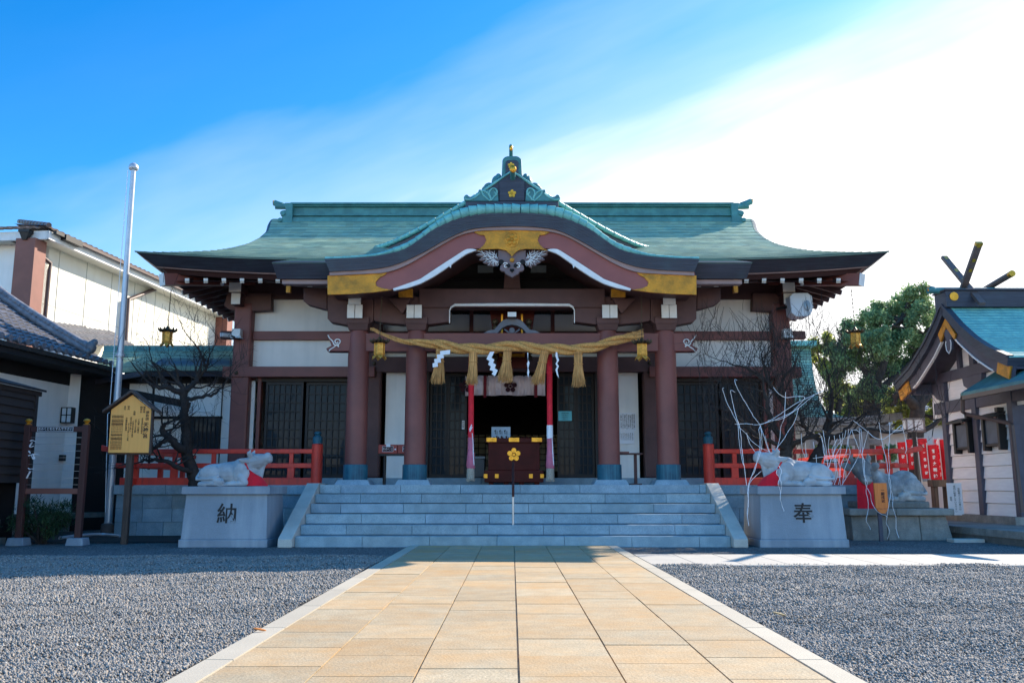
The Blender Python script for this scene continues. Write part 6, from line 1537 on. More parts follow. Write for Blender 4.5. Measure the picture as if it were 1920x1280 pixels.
# ================================================================== RIGHT SIDE
t = thing('side_shrine', 'smaller shrine with blue green copper roof, crossed gable finials and white board walls', 'shrine', (12.5, 20.6, 0))
GX = 10.0
def X2(pts, X): return [(PX(a, c, X).y, PX(a, c, X).z) for a, c in pts]
fr_top = X2([(1766, 570), (1780, 586), (1800, 609), (1829, 635), (1857, 653), (1892, 668)], GX)
bk_top = X2([(1766, 570), (1755, 599), (1734, 644), (1706, 690), (1678, 720)], GX)
prof = list(reversed(bk_top)) + fr_top[1:]      # from back eave over the ridge to the front eave  (y, z)
prof = lerp_pts(prof, 41)
LX = 17.0
# roof shells: stepped courses on the front slope
fro = lerp_pts(fr_top, 25); b = MB()
for (y0, z0), (y1, z1) in zip(reversed(fro[:-1]), reversed(fro[1:])):   # y1 nearer the eave
    b.add([(GX, y1, z1+.02), (LX, y1, z1+.02), (LX, y0, z0), (GX, y0, z0)], [(0, 1, 2, 3)]); b.add([(GX, y1-.001, z1-.02), (LX, y1-.001, z1-.02), (LX, y1, z1+.02), (GX, y1, z1+.02)], [(0, 1, 2, 3)])
bk = lerp_pts(bk_top, 20)
for (y0, z0), (y1, z1) in zip(bk[:-1], bk[1:]): b.add([(GX, y1, z1+.02), (LX, y1, z1+.02), (LX, y0, z0), (GX, y0, z0)], [(0, 1, 2, 3)])
rf = b.build('roof', M['copper_bright'], t)
# thick dark verge band + bargeboard + white line + gilt fittings
def vband(off0, off1, x0, x1, name, m, sl=slice(None), parent=rf):
    pts = prof[sl]; n = len(pts); top, bot = [], []
    for i, (y, z) in enumerate(pts):
        a = pts[max(0, i-1)]; c = pts[min(n-1, i+1)]; d = Vector((c[0]-a[0], c[1]-a[1])).normalized(); nn_ = Vector((d.y, -d.x))
        if nn_.y > 0: nn_ = -nn_
        top.append((y+nn_.x*off0, z+nn_.y*off0)); bot.append((y+nn_.x*off1, z+nn_.y*off1))
    b = MB(); vs = []; n = len(top)
    for x in (x0, x1): vs += [(x, y, z) for y, z in top] + [(x, y, z) for y, z in bot]
    fs = []
    for i in range(n-1): fs += [(i, i+1, n+i+1, n+i), (2*n+i, 3*n+i, 3*n+i+1, 2*n+i+1), (i, 2*n+i, 2*n+i+1, i+1), (n+i, n+i+1, 3*n+i+1, 3*n+i)]
    fs += [(0, n, 3*n, 2*n), (n-1, 3*n-1, 4*n-1, 2*n-1)]; b.add(vs, fs); return b.build(name, m, parent, smooth=30)
vband(0, .20, GX-.02, LX, 'verge_band', M['dark_copper'])
vband(-.03, .03, GX-.05, GX+.09, 'verge_roll', M['dark_copper'])
vband(.20, .46, GX+.08, GX+.18, 'bargeboard', M['navywood'])
vband(.44, .475, GX+.06, GX+.12, 'white_line', M['gofun'], slice(5, 17)); vband(.44, .475, GX+.06, GX+.12, 'white_line', M['gofun'], slice(25, 37))
vband(.20, .47, GX+.05, GX+.10, 'gilt_fitting', M['goldplate'], slice(0, 5)); vband(.20, .47, GX+.05, GX+.10, 'gilt_fitting', M['goldplate'], slice(37, 41))
b = MB(); b.prism(X2([(1760, 627), (1774, 596), (1793, 627), (1790, 636), (1775, 613), (1765, 641)], GX+.05), GX+.03, GX+.07, 'x'); b.build('gilt_fitting', M['goldplate'], rf)
q = PX(1779, 640, GX+.05); b = MB(); pts = [(q.y-.22, q.z+.3), (q.y-.10, q.z+.02), (q.y-.13, q.z-.05), (q.y-.10, q.z-.2), (q.y, q.z-.28), (q.y+.1, q.z-.2), (q.y+.13, q.z-.05), (q.y+.1, q.z+.02), (q.y+.22, q.z+.3)]
b.prism(pts, GX+.04, GX+.10, 'x'); pe = b.build('gable_pendant', M['navywood'], rf, bevel=.01); b = MB(); b.tube([(GX+.035, y, z) for y, z in pts[1:8]], .012, 6); b.build('pendant_line', M['gofun'], rf, smooth=50)
b = MB(); pr_in = [(y, z-.30) for y, z in prof]; b.v = []; 
vband(.21, .26, GX+.15, LX, 'soffit', M['navywood'])
# ridge with crossed finials and log
ry = fr_top[0][0]; rz = fr_top[0][1]
b = MB(); b.box(GX-.03, LX, ry-.28, ry+.28, rz-.12, rz+.26); b.box(GX-.06, LX, ry-.33, ry+.33, rz+.26, rz+.30); ridge2 = b.build('ridge', M['dark_copper'], rf, bevel=.01)
b = MB(); b.tube(catmull([(GX-.26, ry, rz+.36), (GX-.1, ry, rz+.33), (GX+.3, ry, rz+.32), (LX, ry, rz+.32)], 4), .075, 10); b.build('ridge_roll', M['copper_deep'], ridge2 if False else rf, smooth=50)
q = P(1775, 557, ry-.3); b = MB(); b.disc_y((GX+.15, rz+.12), .10, ry-.30, ry-.27, 16); b.build('crest_disc', M['gold'], rf)
b = MB(); b.lathe([(.0, 0), (.05, 0), (.06, .02), (.0, .03)], (0, 0, 0), 12); b.v = [(GX-.27-v[2], ry+v[0], rz+.362+v[1]) for v in b.v]; b.build('ridge_tip', M['gold'], rf)
for (pa, pb) in (((1770, 482), (1842, 570)), ((1836, 455), (1803, 549))):
    a = PX(*pa, GX+.62 if pa[0] < 1800 else GX+.52); c = PX(*pb, GX+.62 if pa[0] < 1800 else GX+.52); d = (a-c).normalized(); b = MB(); b.bar(a, c, .08, .15, up=(1, 0, 0)); fo = b.build('finial_fork', M['finial'], rf, bevel=.008)
    for f0, f1 in ((.02, .08), (.30, .36), (.50, .56)): 
        b = MB(); b.bar(a.lerp(c, f0), a.lerp(c, f1), .086, .075, up=(1, 0, 0)); b.build('gilt_band', M['gold'], rf)
    if pa[0] > 1800: b = MB(); b.bar(a+d*.004, a.lerp(c, .05), .084, .154, up=(1, 0, 0)); b.build('gilt_band', M['gold'], rf)
b = MB(); a = PX(1886, 530, GX+1.6); b.tube([(GX+1.25, ry-.75, a.z-.0), (GX+1.25, ry+.65, a.z-.12)], .07, 14); b.build('ridge_log', M['finial'], rf, smooth=50); b = MB(); b.tube([(GX+1.25, ry-.80, a.z+.004), (GX+1.25, ry-.70, a.z-.005)], .074, 14); b.build('gilt_band', M['gold'], rf, smooth=50)
# gable wall
WX = 10.7
def xw(px0, px1, py0, py1, X, nm, m, dep=.1, bevel=.005):
    a, c = PX(px0, py1, X), PX(px1, py0, X); y0, y1 = sorted((a.y, c.y)); z0 = PX((px0+px1)/2, py1, X).z; z1 = PX((px0+px1)/2, py0, X).z
    b = MB(); b.box(X, X+dep, y0, y1, z0, z1); return b.build(nm, m, t, bevel=bevel)
yb, yf = PX(1781, 850, WX).y, PX(1908, 850, WX).y; zb = .40; zbeam = PX(1850, 760, WX).z
b = MB(); n = 9
for k in range(n):   # lapped boards
    za = zb+(zbeam-zb)*k/n; z1_ = zb+(zbeam-zb)*(k+1)/n
    b.add([(WX-.035, yf, za+.012), (WX-.035, yb, za+.012), (WX, yb, z1_), (WX, yf, z1_), (WX+.02, yf, za), (WX+.02, yb, za)], [(0, 1, 2, 3), (0, 4, 5, 1)])
b.box(WX+.02, WX+.08, yf, yb, zb, zbeam); b.build('board_wall', M['siding'], t)
b = MB(); gp2 = [(y, z-.42) for y, z in prof[3:-3]]; b.prism(gp2 + [(prof[-4][0], zbeam-.1), (prof[3][0], zbeam-.1)], WX+.03, WX+.06, 'x'); b.build('gable_boards', M['siding'], t)
zt = prof[20][1]
def bx(x0, x1, y0, y1, z0, z1, nm, m): b = MB(); b.box(x0, x1, y0, y1, z0, z1); return b.build(nm, m, t, bevel=.008)
ym = (yb+yf)/2
for y in (yb, PX(1839, 850, WX).y, yf): bx(WX-.09, WX+.05, y-.10, y+.10, .38, zbeam+1.0 if y == ym else zbeam+.25, 'post', M['navywood'])
bx(WX-.07, WX+.05, yf-.6, yb+.5, zbeam-.02, zbeam+.26, 'beam', M['navywood']); z2 = PX(1830, 693, WX).z
bx(WX-.07, WX+.05, yf-.3, yb+.3, z2-.12, z2+.12, 'beam', M['navywood']); bx(WX-.06, WX+.05, ym-.10, ym+.10, zbeam+.26, zt-.3, 'post', M['navywood']); bx(WX-.06, WX+.05, ym+.55, ym+.68, z2+.12, zt-.8, 'post', M['navywood'])
bx(GX+.2, WX+.1, ym-.15, ym+.15, zt-.62, zt-.40, 'purlin', M['navywood']); bx(GX+.2, WX+.1, yb+.5, yb+.75, z2-.35, z2-.10, 'purlin', M['navywood']); bx(GX+.2, WX+.1, yf-.75, yf-.5, z2-.35, z2-.10, 'purlin', M['navywood'])
b = MB(); b.prism([(yb+.75, z2-.10), (yb-.1, z2-.12), (yb-.1, zbeam+.25), (yb+.3, zbeam+.35)], WX-.08, WX+.04, 'x'); b.build('bracket', M['navywood'], t, bevel=.01); b = MB(); b.prism([(ym-.45, z2-.12), (ym+.45, z2-.12), (ym+.40, z2-.32), (ym+.2, z2-.42), (ym-.2, z2-.42), (ym-.40, z2-.32)], WX-.08, WX+.04, 'x'); b.build('bracket', M['navywood'], t, bevel=.01)
bx(WX, LX, yf-.05, yf+.05, .4, zbeam+.3, 'front_wall', M['navywood']); bx(LX-.1, LX, yf, yb, .4, zbeam+.3, 'end_wall', M['siding']); bx(WX, LX, yb-.05, yb+.05, .4, zbeam+.3, 'back_wall', M['siding'])
a = PX(1928, 650, 10.9); bx(10.95, LX, yf-.09, yf-.055, zbeam-.6, zbeam+.2, 'front_panel', M['panel'])
# pent roof along the gable wall
e0 = PX(1801, 738, 9.9); ze = e0.z; zi = PX(1870, 694, WX).z; yp0, yp1 = 16.6, e0.y
b = MB(); b.prism([(9.9, ze+.02), (WX+.2, zi+.1), (WX+.2, zi-.02), (9.9, ze-.06)], yp0, yp1); b.build('pent_roof', M['copper_deep'], t, bevel=.01); b = MB(); b.box(9.9, 9.99, yp0, yp1+.01, ze-.14, ze-.05); b.prism([(9.9, ze-.06), (WX, zi-.04), (WX, zi-.14), (9.9, ze-.14)], yp1-.04, yp1+.01); b.build('pent_eave', M['pipe'], t)
# downpipe
p0 = PX(1805, 742, 10.0); pts = [p0+Vector((0, .0, .05)), PX(1805, 772, 10.0), PX(1812, 776, 10.1), PX(1893, 793, 10.45), PX(1897, 797, 10.45), PX(1916, 960, 10.45)]
b = MB(); b.tube(pts, .045, 8); b.build('downpipe', M['pipe'], t, smooth=40)
# roofed black wooden boxes on the wall
def wbx(px, py, lb):
    q = PX(px, py, WX-.12); u = thing('wall_shutter_box', lb, 'wall box', q); b = MB()
    b.box(q.x-.02, q.x+.10, q.y-.28, q.y+.28, q.z-.30, q.z+.25); b.build('panel', mat('slate blue board', (.10, .13, .17), .6), u)
    b = MB()
    for s in (-1, 1): b.box(q.x-.07, q.x+.11, q.y+s*.32-.045, q.y+s*.32+.045, q.z-.42, q.z+.36)
    b.box(q.x-.05, q.x+.1, q.y-.27, q.y+.27, q.z-.33, q.z-.27); b.build('side_rail', M['black'], u, bevel=.01)
    b = MB(); b.prism([(q.x-.20, q.z+.27), (q.x+.10, q.z+.36), (q.x+.10, q.z+.42), (q.x-.20, q.z+.33)], q.y-.40, q.y+.40); b.build('small_roof', M['black'], u, bevel=.008)
    b = MB(); b.box(q.x-.05, q.x+.1, q.y-.33, q.y-.22, q.z+.40, q.z+.5); b.build('hook', M['black'], u)
wbx(1806, 816, 'black roofed wooden box on the white board wall, farther left of the two'); wbx(1862, 808, 'black roofed wooden box on the white board wall behind the downpipe')
# leaning white sign board with writing
q = PX(1791, 935, 10.35); u = thing('leaning_sign', 'white sign board with black writing leaning at the corner of the side shrine', 'sign', q)
b = MB(); b.box(-.16, .16, 0, .02, -.37, .37); Mx = Matrix.Translation(q) @ Matrix.Rotation(R(-18), 4, 'Z') @ Matrix.Rotation(R(-6), 4, 'X'); b.v = [tuple(Mx @ Vector(v)) for v in b.v]; b.build('board', M['whitepaint'], u)
for k, s_ in enumerate(('自転車バイクの乗入は', '境内に駐車しないで下さい', '宮司')):
    text_obj(s_, .052, Mx @ Vector((.09-.09*k, -.004, .0)), M['ink'], u, 'lettering', vertical=True, rotz=R(-18), lean=R(6))
# stone terrace
t = thing('stone_terrace', 'low paved stone terrace in front of the side shrine', 'terrace', (12, 19, 0))
b = MB()
for i in range(14):
    for j in range(16):
        x = 8.9+i*.6; y = 14.2+j*.6; b.box(x+.004, x+.596, y+.004, y+.596, .12, .25)
o = b.build('slabs', M['oldstone'], t); islands_tone(o, .85, 1.15)
b = MB(); b.box(8.92, 17.3, 14.22, 23.7, -.01, .13); o = b.build('edge', M['oldstone'], t); islands_tone(o, .5, .5)
b = MB(); b.box(WX-.25, LX, yf-.15, yb+.2, .24, .41); o = b.build('wall_plinth', M['oldstone'], t); islands_tone(o, 1, 1)
b = MB(); a = PZ(1773, 985, .02); b.box(8.3, 8.88, 17.2, 17.5, -.01, .06); b.build('kerb', M['granite_lit'], t, bevel=.01)
# wooden tag sign on a post before the grey bull
SY3 = 17.6; q = P(1653, 1000, SY3); u = thing('wooden_tag_sign', 'small orange wooden sign with dark vertical writing on a post before the grey bull', 'sign', (q.x, SY3, 0))
b = MB(); b.box(q.x-.035, q.x+.035, SY3+.01, SY3+.05, -.01, P(0, 925, SY3).z); b.build('post', M['navywood'], u)
a, c = P(1640.5, 953, SY3), P(1662, 905, SY3); xm = (a.x+c.x)/2; b = MB(); b.prism([(a.x+.01, a.z), (c.x+.005, a.z), (c.x-.01, c.z), (a.x, c.z)], SY3-.03, SY3+.02); b.prism([(a.x+.02, a.z-.005), (c.x, a.z-.005), (xm+.06, a.z-.09), (xm-.04, a.z-.09)], SY3-.025, SY3+.015); b.build('board', M['orangewood'], u, bevel=.005)
text_obj('一願成就', .068, (xm+.03, SY3-.034, (a.z+c.z)/2-.0), M['ink'], u, 'lettering', vertical=True, bold=.001)
# ---- red banners on poles
rg = random.Random(21)
def banner(px, pyt, pyb, wpx, Y, turn_, lb, pole_px=None, seed=0, foot=905):
    rg = random.Random(seed); a = P(px-wpx/2, pyt, Y); c = P(px+wpx/2, pyt, Y); c.z = P(px, pyb, Y).z; turn_ *= .35; u = thing('banner', lb, 'banner', (a.x, Y, 0), 'red banners by the side shrine')
    n, m_ = 8, 14; wd = c.x-a.x; W_ = max(.30, wd*.9); b = MB(); vs = []
    ca = -math.acos(max(-1, min(1, wd*.55/W_)))
    def pt(f, g): 
        s_ = f*W_; w_ = .03*math.sin(g*5+seed)*f + .02*math.sin(f*7+g*3)
        return Vector((a.x + s_*math.cos(ca)+w_*.3 + turn_*(1-g)*-1*0 + turn_*g, Y + s_*math.sin(ca)+w_, a.z+(c.z-a.z)*g))
    for j in range(m_+1):
        for i in range(n+1): vs.append(pt(i/n, j/m_))
    b.add(vs, [(j*(n+1)+i, j*(n+1)+i+1, (j+1)*(n+1)+i+1, (j+1)*(n+1)+i) for j in range(m_) for i in range(n)])
    cl = b.build('cloth', M['banner'], u, smooth=60); s_ = cl.modifiers.new('S', 'SOLIDIFY'); s_.thickness = .006
    b = MB(); p1 = a+Vector((-.02, 0, .06)); p0 = Vector((a.x+turn_*1.5-.01, Y, -.01)); b.tube([p0, p1], .014, 8); b.build('pole', M['alu'], u, smooth=50)
    b = MB(); b.tube([p1-Vector((0, 0, .04)), pt(1, 0)+Vector((0, 0, .02))], .008, 6); b.build('cross_bar', M['alu'], u)
    return u, pt
def btext(u, pt, s_, size, f=.5, yaw=0, Y=0):
    for k, ch in enumerate(s_):
        g = .10+.85*(k+.5)/len(s_); q = pt(f, g); d = (pt(f+.1, g)-pt(f-.1, g)); text_obj(ch, size*.62, q+Vector((0, -.012, 0)), M['whitepaint'], u, 'lettering', rotz=math.atan2(d.y, d.x), bold=.004)
u, pt = banner(1771, 825, 903, 19, 23.0, .10, 'red banner with white lettering nearest the side shrine corner', seed=1); btext(u, pt, '稲荷大明神', .20)
u, pt = banner(1759, 824, 900, 15, 23.3, -.0, 'red banner with a white flame mark at its top, second from the side shrine', seed=2); btext(u, pt, '正一位稲荷', .17)
q = pt(.5, .07); b = MB(); b.lathe([(0, -.09), (.07, -.06), (.09, 0), (.06, .06), (0, .12)], (0, 0, 0), 10); b.v = [(q.x+v[0], q.y-.01+v[1]*.05, q.z+v[2]) for v in b.v]; b.build('white_mark', M['whitepaint'], u)
u, pt = banner(1746, 834, 902, 14, 23.1, .10, 'red banner, its cloth leaning right, left of the pair by the side shrine', seed=3); btext(u, pt, '稲荷大明神', .16)
u, pt = banner(1727, 823, 897, 13, 23.4, .17, 'narrow edge-on red banner behind the rump of the grey bull', seed=4); btext(u, pt, '正一位稲荷', .13)
u, pt = banner(1706, 824, 880, 14, 24.5, .08, 'red banner seen between the ends of the railing', seed=5); btext(u, pt, '稲荷神', .15)
u, pt = banner(1690, 829, 882, 15, 25.2, .05, 'farther red banner partly hidden by the railing corner', seed=6); btext(u, pt, '稲荷神', .16)
u, pt = banner(1646, 836, 862, 8, 27.5, .02, 'distant red banner whose top shows above the railing', seed=7)
# ---- stone torii behind the railing
TY = 27.5; t = thing('stone_torii', 'grey stone torii gate with an upcurved lintel behind the railing', 'torii', (P(1590, 860, TY).x, TY, 0))
k = W([(1478, 779), (1520, 783), (1590, 783), (1640, 779), (1686, 773), (1688, 786), (1640, 795), (1590, 799), (1520, 799), (1478, 796)], TY)
b = MB(); b.prism(k, TY-.25, TY+.25); b.build('lintel', M['torii'], t, bevel=.03)
k = W([(1484, 799), (1670, 797), (1668, 806), (1486, 808)], TY); b = MB(); b.prism(k, TY-.17, TY+.17); b.build('lower_lintel', M['torii'], t, bevel=.02)
k = W([(1490, 822), (1652, 822), (1652, 834), (1490, 834)], TY); b = MB(); b.prism(k, TY-.12, TY+.12); b.build('tie_beam', M['torii'], t, bevel=.02)
for px in (1515, 1616):
    q0, q1 = P(px-(4 if px < 1560 else -3), 940, TY), P(px, 806, TY); b = MB(); b.tube([(q0.x, TY, -.02), (q1.x, TY, q1.z)], [.25, .20], 18); b.build('column', M['torii'], t, smooth=50)
q = P(1566, 815, TY); b = MB(); b.box(q.x-.14, q.x+.14, TY-.10, TY+.1, P(0, 822, TY).z, P(0, 806, TY).z); b.build('centre_strut', M['torii'], t)
# lamp box on a post
LY = 24.2; q = P(1713, 796, LY); t = thing('lamp_post', 'square frosted lamp box on a dark post by the brown tree trunk', 'lamp', (q.x, LY, 0))
b = MB(); a, c = P(1697, 808, LY), P(1728, 786, LY); b.box(a.x, c.x, LY-.12, LY+.12, a.z, c.z); b.build('lamp_glass', M['frost'], t)
b = MB()
for x in (a.x, (a.x+c.x)/2-.04, c.x): b.box(x-.02, x+.02, LY-.14, LY-.10, a.z, c.z)
for z in (a.z, c.z): b.box(a.x-.03, c.x+.03, LY-.14, LY+.14, z-.02, z+.025)
b.build('lamp_frame', M['torii'], t); b = MB(); b.tube([(q.x, LY, -.02), (q.x, LY, a.z-.01)], .06, 10); b.build('post', M['black'], t)
# rear hall roof seen past the right corner
t = thing('rear_hall', 'rear hall behind the shrine with a steep green copper roof', 'building', (7, 31, 0))
Yr0, Yr1 = 28.0, 31.5
edge = [(0, 1600, 786), (.07, 1570, 778), (.16, 1548, 769), (.3, 1537, 752), (.5, 1529, 722), (.75, 1523, 688), (1.0, 1519, 648)]
def rz_(d):
    for (a, xa, ya), (c, xc, yc) in zip(edge, edge[1:]):
        if d <= c:
            f = (d-a)/(c-a); px, py = xa+(xc-xa)*f, ya+(yc-ya)*f; Y = Yr0+(Yr1-Yr0)*d**.8; q = P(px, py, Y); return q
    return P(1519, 648, Yr1)
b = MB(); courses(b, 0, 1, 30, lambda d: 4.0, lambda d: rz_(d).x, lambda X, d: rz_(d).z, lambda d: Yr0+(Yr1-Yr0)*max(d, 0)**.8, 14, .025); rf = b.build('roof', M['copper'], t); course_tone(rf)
b = MB(); q = rz_(1); b.box(3.5, q.x+.15, Yr1-.3, Yr1+.4, q.z-.05, q.z+.14); b.build('ridge', M['copper_bright'], rf, bevel=.02)
b = MB(); q = rz_(0); b.box(4, q.x, Yr0+.02, Yr0+.2, q.z-.22, q.z); b.build('eave_band', M['dark_copper'], rf); b = MB(); b.box(4, q.x-1.2, Yr0+1.2, Yr0+1.3, 0, q.z); b.box(q.x-1.3, q.x-1.2, Yr0+1.2, 35, 0, q.z); b.build('wall', M['plaster'], t)
# background houses and fence
def house(lb, px0, px1, pyt, Y, roofm, wallm, pit=.8, dep=6):
    a, c = P(px0, 900, Y), P(px1, pyt, Y); u = thing('house', lb, 'house', ((a.x+c.x)/2, Y, 0)); b = MB(); b.box(a.x, c.x, Y, Y+dep, -.02, c.z); b.build('wall', wallm, u)
    b = MB(); n = 9
    for k in range(n):
        f0, f1 = k/n, (k+1)/n; y0 = Y-.5+(dep/2+.5)*f0; y1 = Y-.5+(dep/2+.5)*f1; z0 = c.z-.1+pit*dep/2*f0; z1 = c.z-.1+pit*dep/2*f1
        b.add([(a.x-.5, y0, z0+.06), (c.x+.5, y0, z0+.06), (c.x+.5, y1, z1), (a.x-.5, y1, z1), (a.x-.5, y0, z0-.06), (c.x+.5, y0, z0-.06)], [(0, 1, 2, 3), (4, 5, 1, 0)])
    b.add([(a.x-.5, Y+dep/2, c.z-.1+pit*dep/2), (c.x+.5, Y+dep/2, c.z-.1+pit*dep/2), (c.x+.5, Y+dep+.5, c.z-.1), (a.x-.5, Y+dep+.5, c.z-.1)], [(0, 1, 2, 3)])
    ro = b.build('roof', roofm, u); 
    if roofm is M['tile']: islands_tone(ro, 1.3, 2.2)
    return u
house('pale pink walled house with low grey tiled roof behind the stone torii', 1585, 1705, 806, 38, M['tile'], M['housewall'], .30)
house('pale house with grey tiled roof glimpsed beyond the brown tree trunk', 1700, 1830, 790, 44, M['tile'], M['housewall'], .42)
u = thing('corrugated_fence', 'pale corrugated metal fence behind the red banners', 'fence', (12, 27, 0)); b = MB(); a, c = P(1728, 870, 27), P(1830, 838, 27); n = 60; vs = []
for i in range(n+1): x = a.x+(c.x-a.x)*i/n; vs += [(x, 27+.04*(i % 2), 1.2), (x, 27+.04*(i % 2), c.z)]
b.add(vs, [(2*i, 2*i+2, 2*i+3, 2*i+1) for i in range(n)]); o = b.build('sheet', M['corrug'], u); o.modifiers.new('S', 'SOLIDIFY').thickness = .01
b = MB(); b.box(a.x-.4, c.x, 27.1, 27.3, -.02, 1.25); b.build('base_wall', M['housewall'], u)
# low dark boundary wall and shrubs far right, brown planter
u = thing('boundary_wall', 'dusky pink boundary wall running behind the banners', 'wall', (10, 30, 0)); b = MB(); b.box(6.5, 17, 30, 30.2, -.02, 1.75); b.build('wall', M['housewall'], u); b = MB(); b.box(6.4, 17, 29.95, 30.25, 1.75, 1.85); b.build('coping', M['torii'], u)
u = thing('wooden_planter', 'long brown wooden planter at the foot of the red banners', 'planter', (P(1760, 900, 22.6).x, 22.6, 0)); b = MB(); a, c = P(1746, 912, 22.6), P(1782, 899, 22.6); b.box(a.x, c.x, 22.5, 22.8, a.z, c.z); b.box(a.x+.05, a.x+.15, 22.55, 22.75, -.01, a.z); b.box(c.x-.15, c.x-.05, 22.55, 22.75, -.01, a.z); b.build('box', M['darkpost'], u, bevel=.01)
# ================================================================== TREES
class Tree:
    def __init__(s, seed): s.rg = random.Random(seed); s.trunk = MB(); s.twigs = MB(); s.tips = []
    def grow(s, p, d, r, ln, depth, gnarl=.35, up=.15, spread=.75, nseg=5, thick=.012, kids=(2, 4)):
        rg = s.rg; pts = [p]; rs = [r]; dd = d.normalized(); q = p
        for i in range(nseg):
            dd = (dd + Vector((rg.gauss(0, gnarl), rg.gauss(0, gnarl*.8), rg.gauss(0, gnarl)+up))*.5).normalized(); q = q + dd*ln/nseg; pts.append(q); rs.append(r*(1-.55*(i+1)/nseg))
        (s.trunk if r > thick else s.twigs).tube(pts, rs, 8 if r > .03 else (5 if r > thick else 3), False)
        if depth <= 0: s.tips.append(q); return
        n = rg.randint(*kids)
        for k in range(n):
            f = rg.uniform(.35, 1.0) if k else 1.0; i = min(int(f*nseg), nseg); bp = pts[i]; ax = dd.orthogonal(); ax.rotate(Matrix.Rotation(rg.random()*6.28, 3, dd)); nd = (dd*.7 + ax*spread*rg.uniform(.7, 1.2)); 
            s.grow(bp, nd, max(rs[i]*rg.uniform(.55, .8), .0028), ln*rg.uniform(.55, .8), depth-1, gnarl, up, spread, nseg if r > .01 else 4, thick, kids)
    def shoots(s, n, ln=(.3, .7)):
        rg = s.rg
        for k in range(n):
            p = rg.choice(s.tips); d = Vector((rg.gauss(0, .35), rg.gauss(0, .3), 1 if rg.random() < .8 else rg.gauss(0, .8))).normalized(); l_ = rg.uniform(*ln); e = p+d*l_+Vector((rg.gauss(0, .05), 0, 0)); s.twigs.tube([p, p.lerp(e, .5)+Vector((rg.gauss(0, .02), rg.gauss(0, .02), 0)), e], [.006, .005, .0025], 3, False)
def plum_tree(lb, name, Y, px_list, limbs, seed, shoots=160, depth=3, org=None):
    tr = Tree(seed); base = P(px_list[0][0], px_list[0][1], Y); base.z = org if org is not None else base.z
    u = thing(name, lb, 'tree', base)
    def poly(lst, n=5): return catmull([P(a, c, Y+dy) for a, c, r, dy in lst], n), [r for a, c, r, dy in lst]
    for lst in [[(a, c, r, dy) for a, c, r, dy in px_list]] + limbs:
        pts, rs = poly(lst); rr = [rs[min(i//5, len(rs)-1)] + (rs[min(i//5+1, len(rs)-1)]-rs[min(i//5, len(rs)-1)])*((i % 5)/5) for i in range(len(pts))]
        if lst is limbs or lst[0][1] > 980: pass
        pts = [p+Vector((tr.rg.gauss(0, .012), 0, tr.rg.gauss(0, .012))) if 0 < i < len(pts)-1 else p for i, p in enumerate(pts)]
        tr.trunk.tube(pts, rr, 10, True)
        n = len(pts)
        for i in range(n//3, n):
            if rr[i] < .075 and tr.rg.random() < (.62 if rr[i] < .05 else .3):
                d = Vector((tr.rg.gauss(0, .7), tr.rg.gauss(0, .6), tr.rg.uniform(-.15, 1.0))); tr.grow(pts[i], d, max(.006, rr[i]*.42), tr.rg.uniform(.35, .75), depth-1)
        d = (pts[-1]-pts[-3]).normalized(); tr.grow(pts[-1], d+Vector((0, 0, .2)), rr[-1]*.8, .6, depth)
    tr.shoots(shoots)
    tr.trunk.build('trunk', M['bark'], u, smooth=60); tr.twigs.build('twigs', M['bark'], u)
    return u
plum_tree('bare gnarled plum tree in front of the left railing, behind the notice board', 'plum_tree', 18.9,
    [(368, 925, .14, 0), (362, 890, .13, 0), (352, 850, .115, 0), (348, 800, .095, 0), (346, 760, .085, 0), (345, 735, .08, 0)],
    [[(346, 738, .07, 0), (328, 732, .06, -.1), (312, 724, .055, -.2), (300, 728, .04, -.2), (282, 722, .03, -.3)],
     [(347, 735, .075, 0), (358, 724, .06, .1), (368, 714, .05, .2), (370, 706, .035, .2)],
     [(350, 748, .045, 0), (375, 745, .035, -.2), (400, 738, .03, -.3), (414, 728, .022, -.3)],
     [(352, 850, .10, 0), (335, 838, .085, -.2), (318, 820, .075, -.3), (304, 806, .06, -.35), (310, 794, .035, -.4), (318, 790, .02, -.4)],
     [(318, 820, .05, -.3), (300, 832, .045, -.4), (280, 845, .035, -.4), (262, 850, .025, -.4)],
     [(364, 885, .06, 0), (345, 880, .05, -.3), (318, 868, .045, -.4), (290, 862, .035, -.4), (262, 866, .02, -.4)],
     [(368, 714, .04, .2), (385, 690, .03, .3), (390, 675, .02, .3)], [(312, 724, .03, -.2), (300, 700, .022, -.2), (285, 680, .016, -.2)],
     [(385, 676, .03, .6), (375, 660, .02, .6), (366, 645, .015, .6), (345, 620, .008, .6)]], 3, 90, 3, 0.0)
plum_tree('bare plum tree behind the right white bull with white cords in its twigs', 'plum_tree', 18.3,
    [(1476, 920, .15, 0), (1477, 880, .14, 0), (1474, 850, .13, 0), (1476, 835, .12, 0)],
    [[(1474, 842, .09, 0), (1462, 815, .07, -.1), (1448, 795, .06, -.2), (1440, 765, .045, -.3), (1432, 735, .035, -.3)],
     [(1477, 842, .10, 0), (1482, 800, .07, 0), (1478, 770, .06, .1), (1460, 740, .05, .1), (1440, 715, .04, .1)],
     [(1440, 715, .035, .1), (1420, 700, .03, .1), (1400, 690, .022, .1), (1372, 683, .016, .1)],
     [(1460, 740, .035, .1), (1470, 710, .03, .1), (1486, 690, .022, .1), (1494, 672, .015, .1)],
     [(1474, 842, .05, 0), (1450, 830, .04, -.3), (1420, 815, .03, -.4), (1396, 790, .02, -.4)],
     [(1480, 840, .06, 0), (1500, 826, .05, -.2), (1525, 818, .045, -.3), (1556, 810, .03, -.3)]], 5, 520, 4, 0.0)
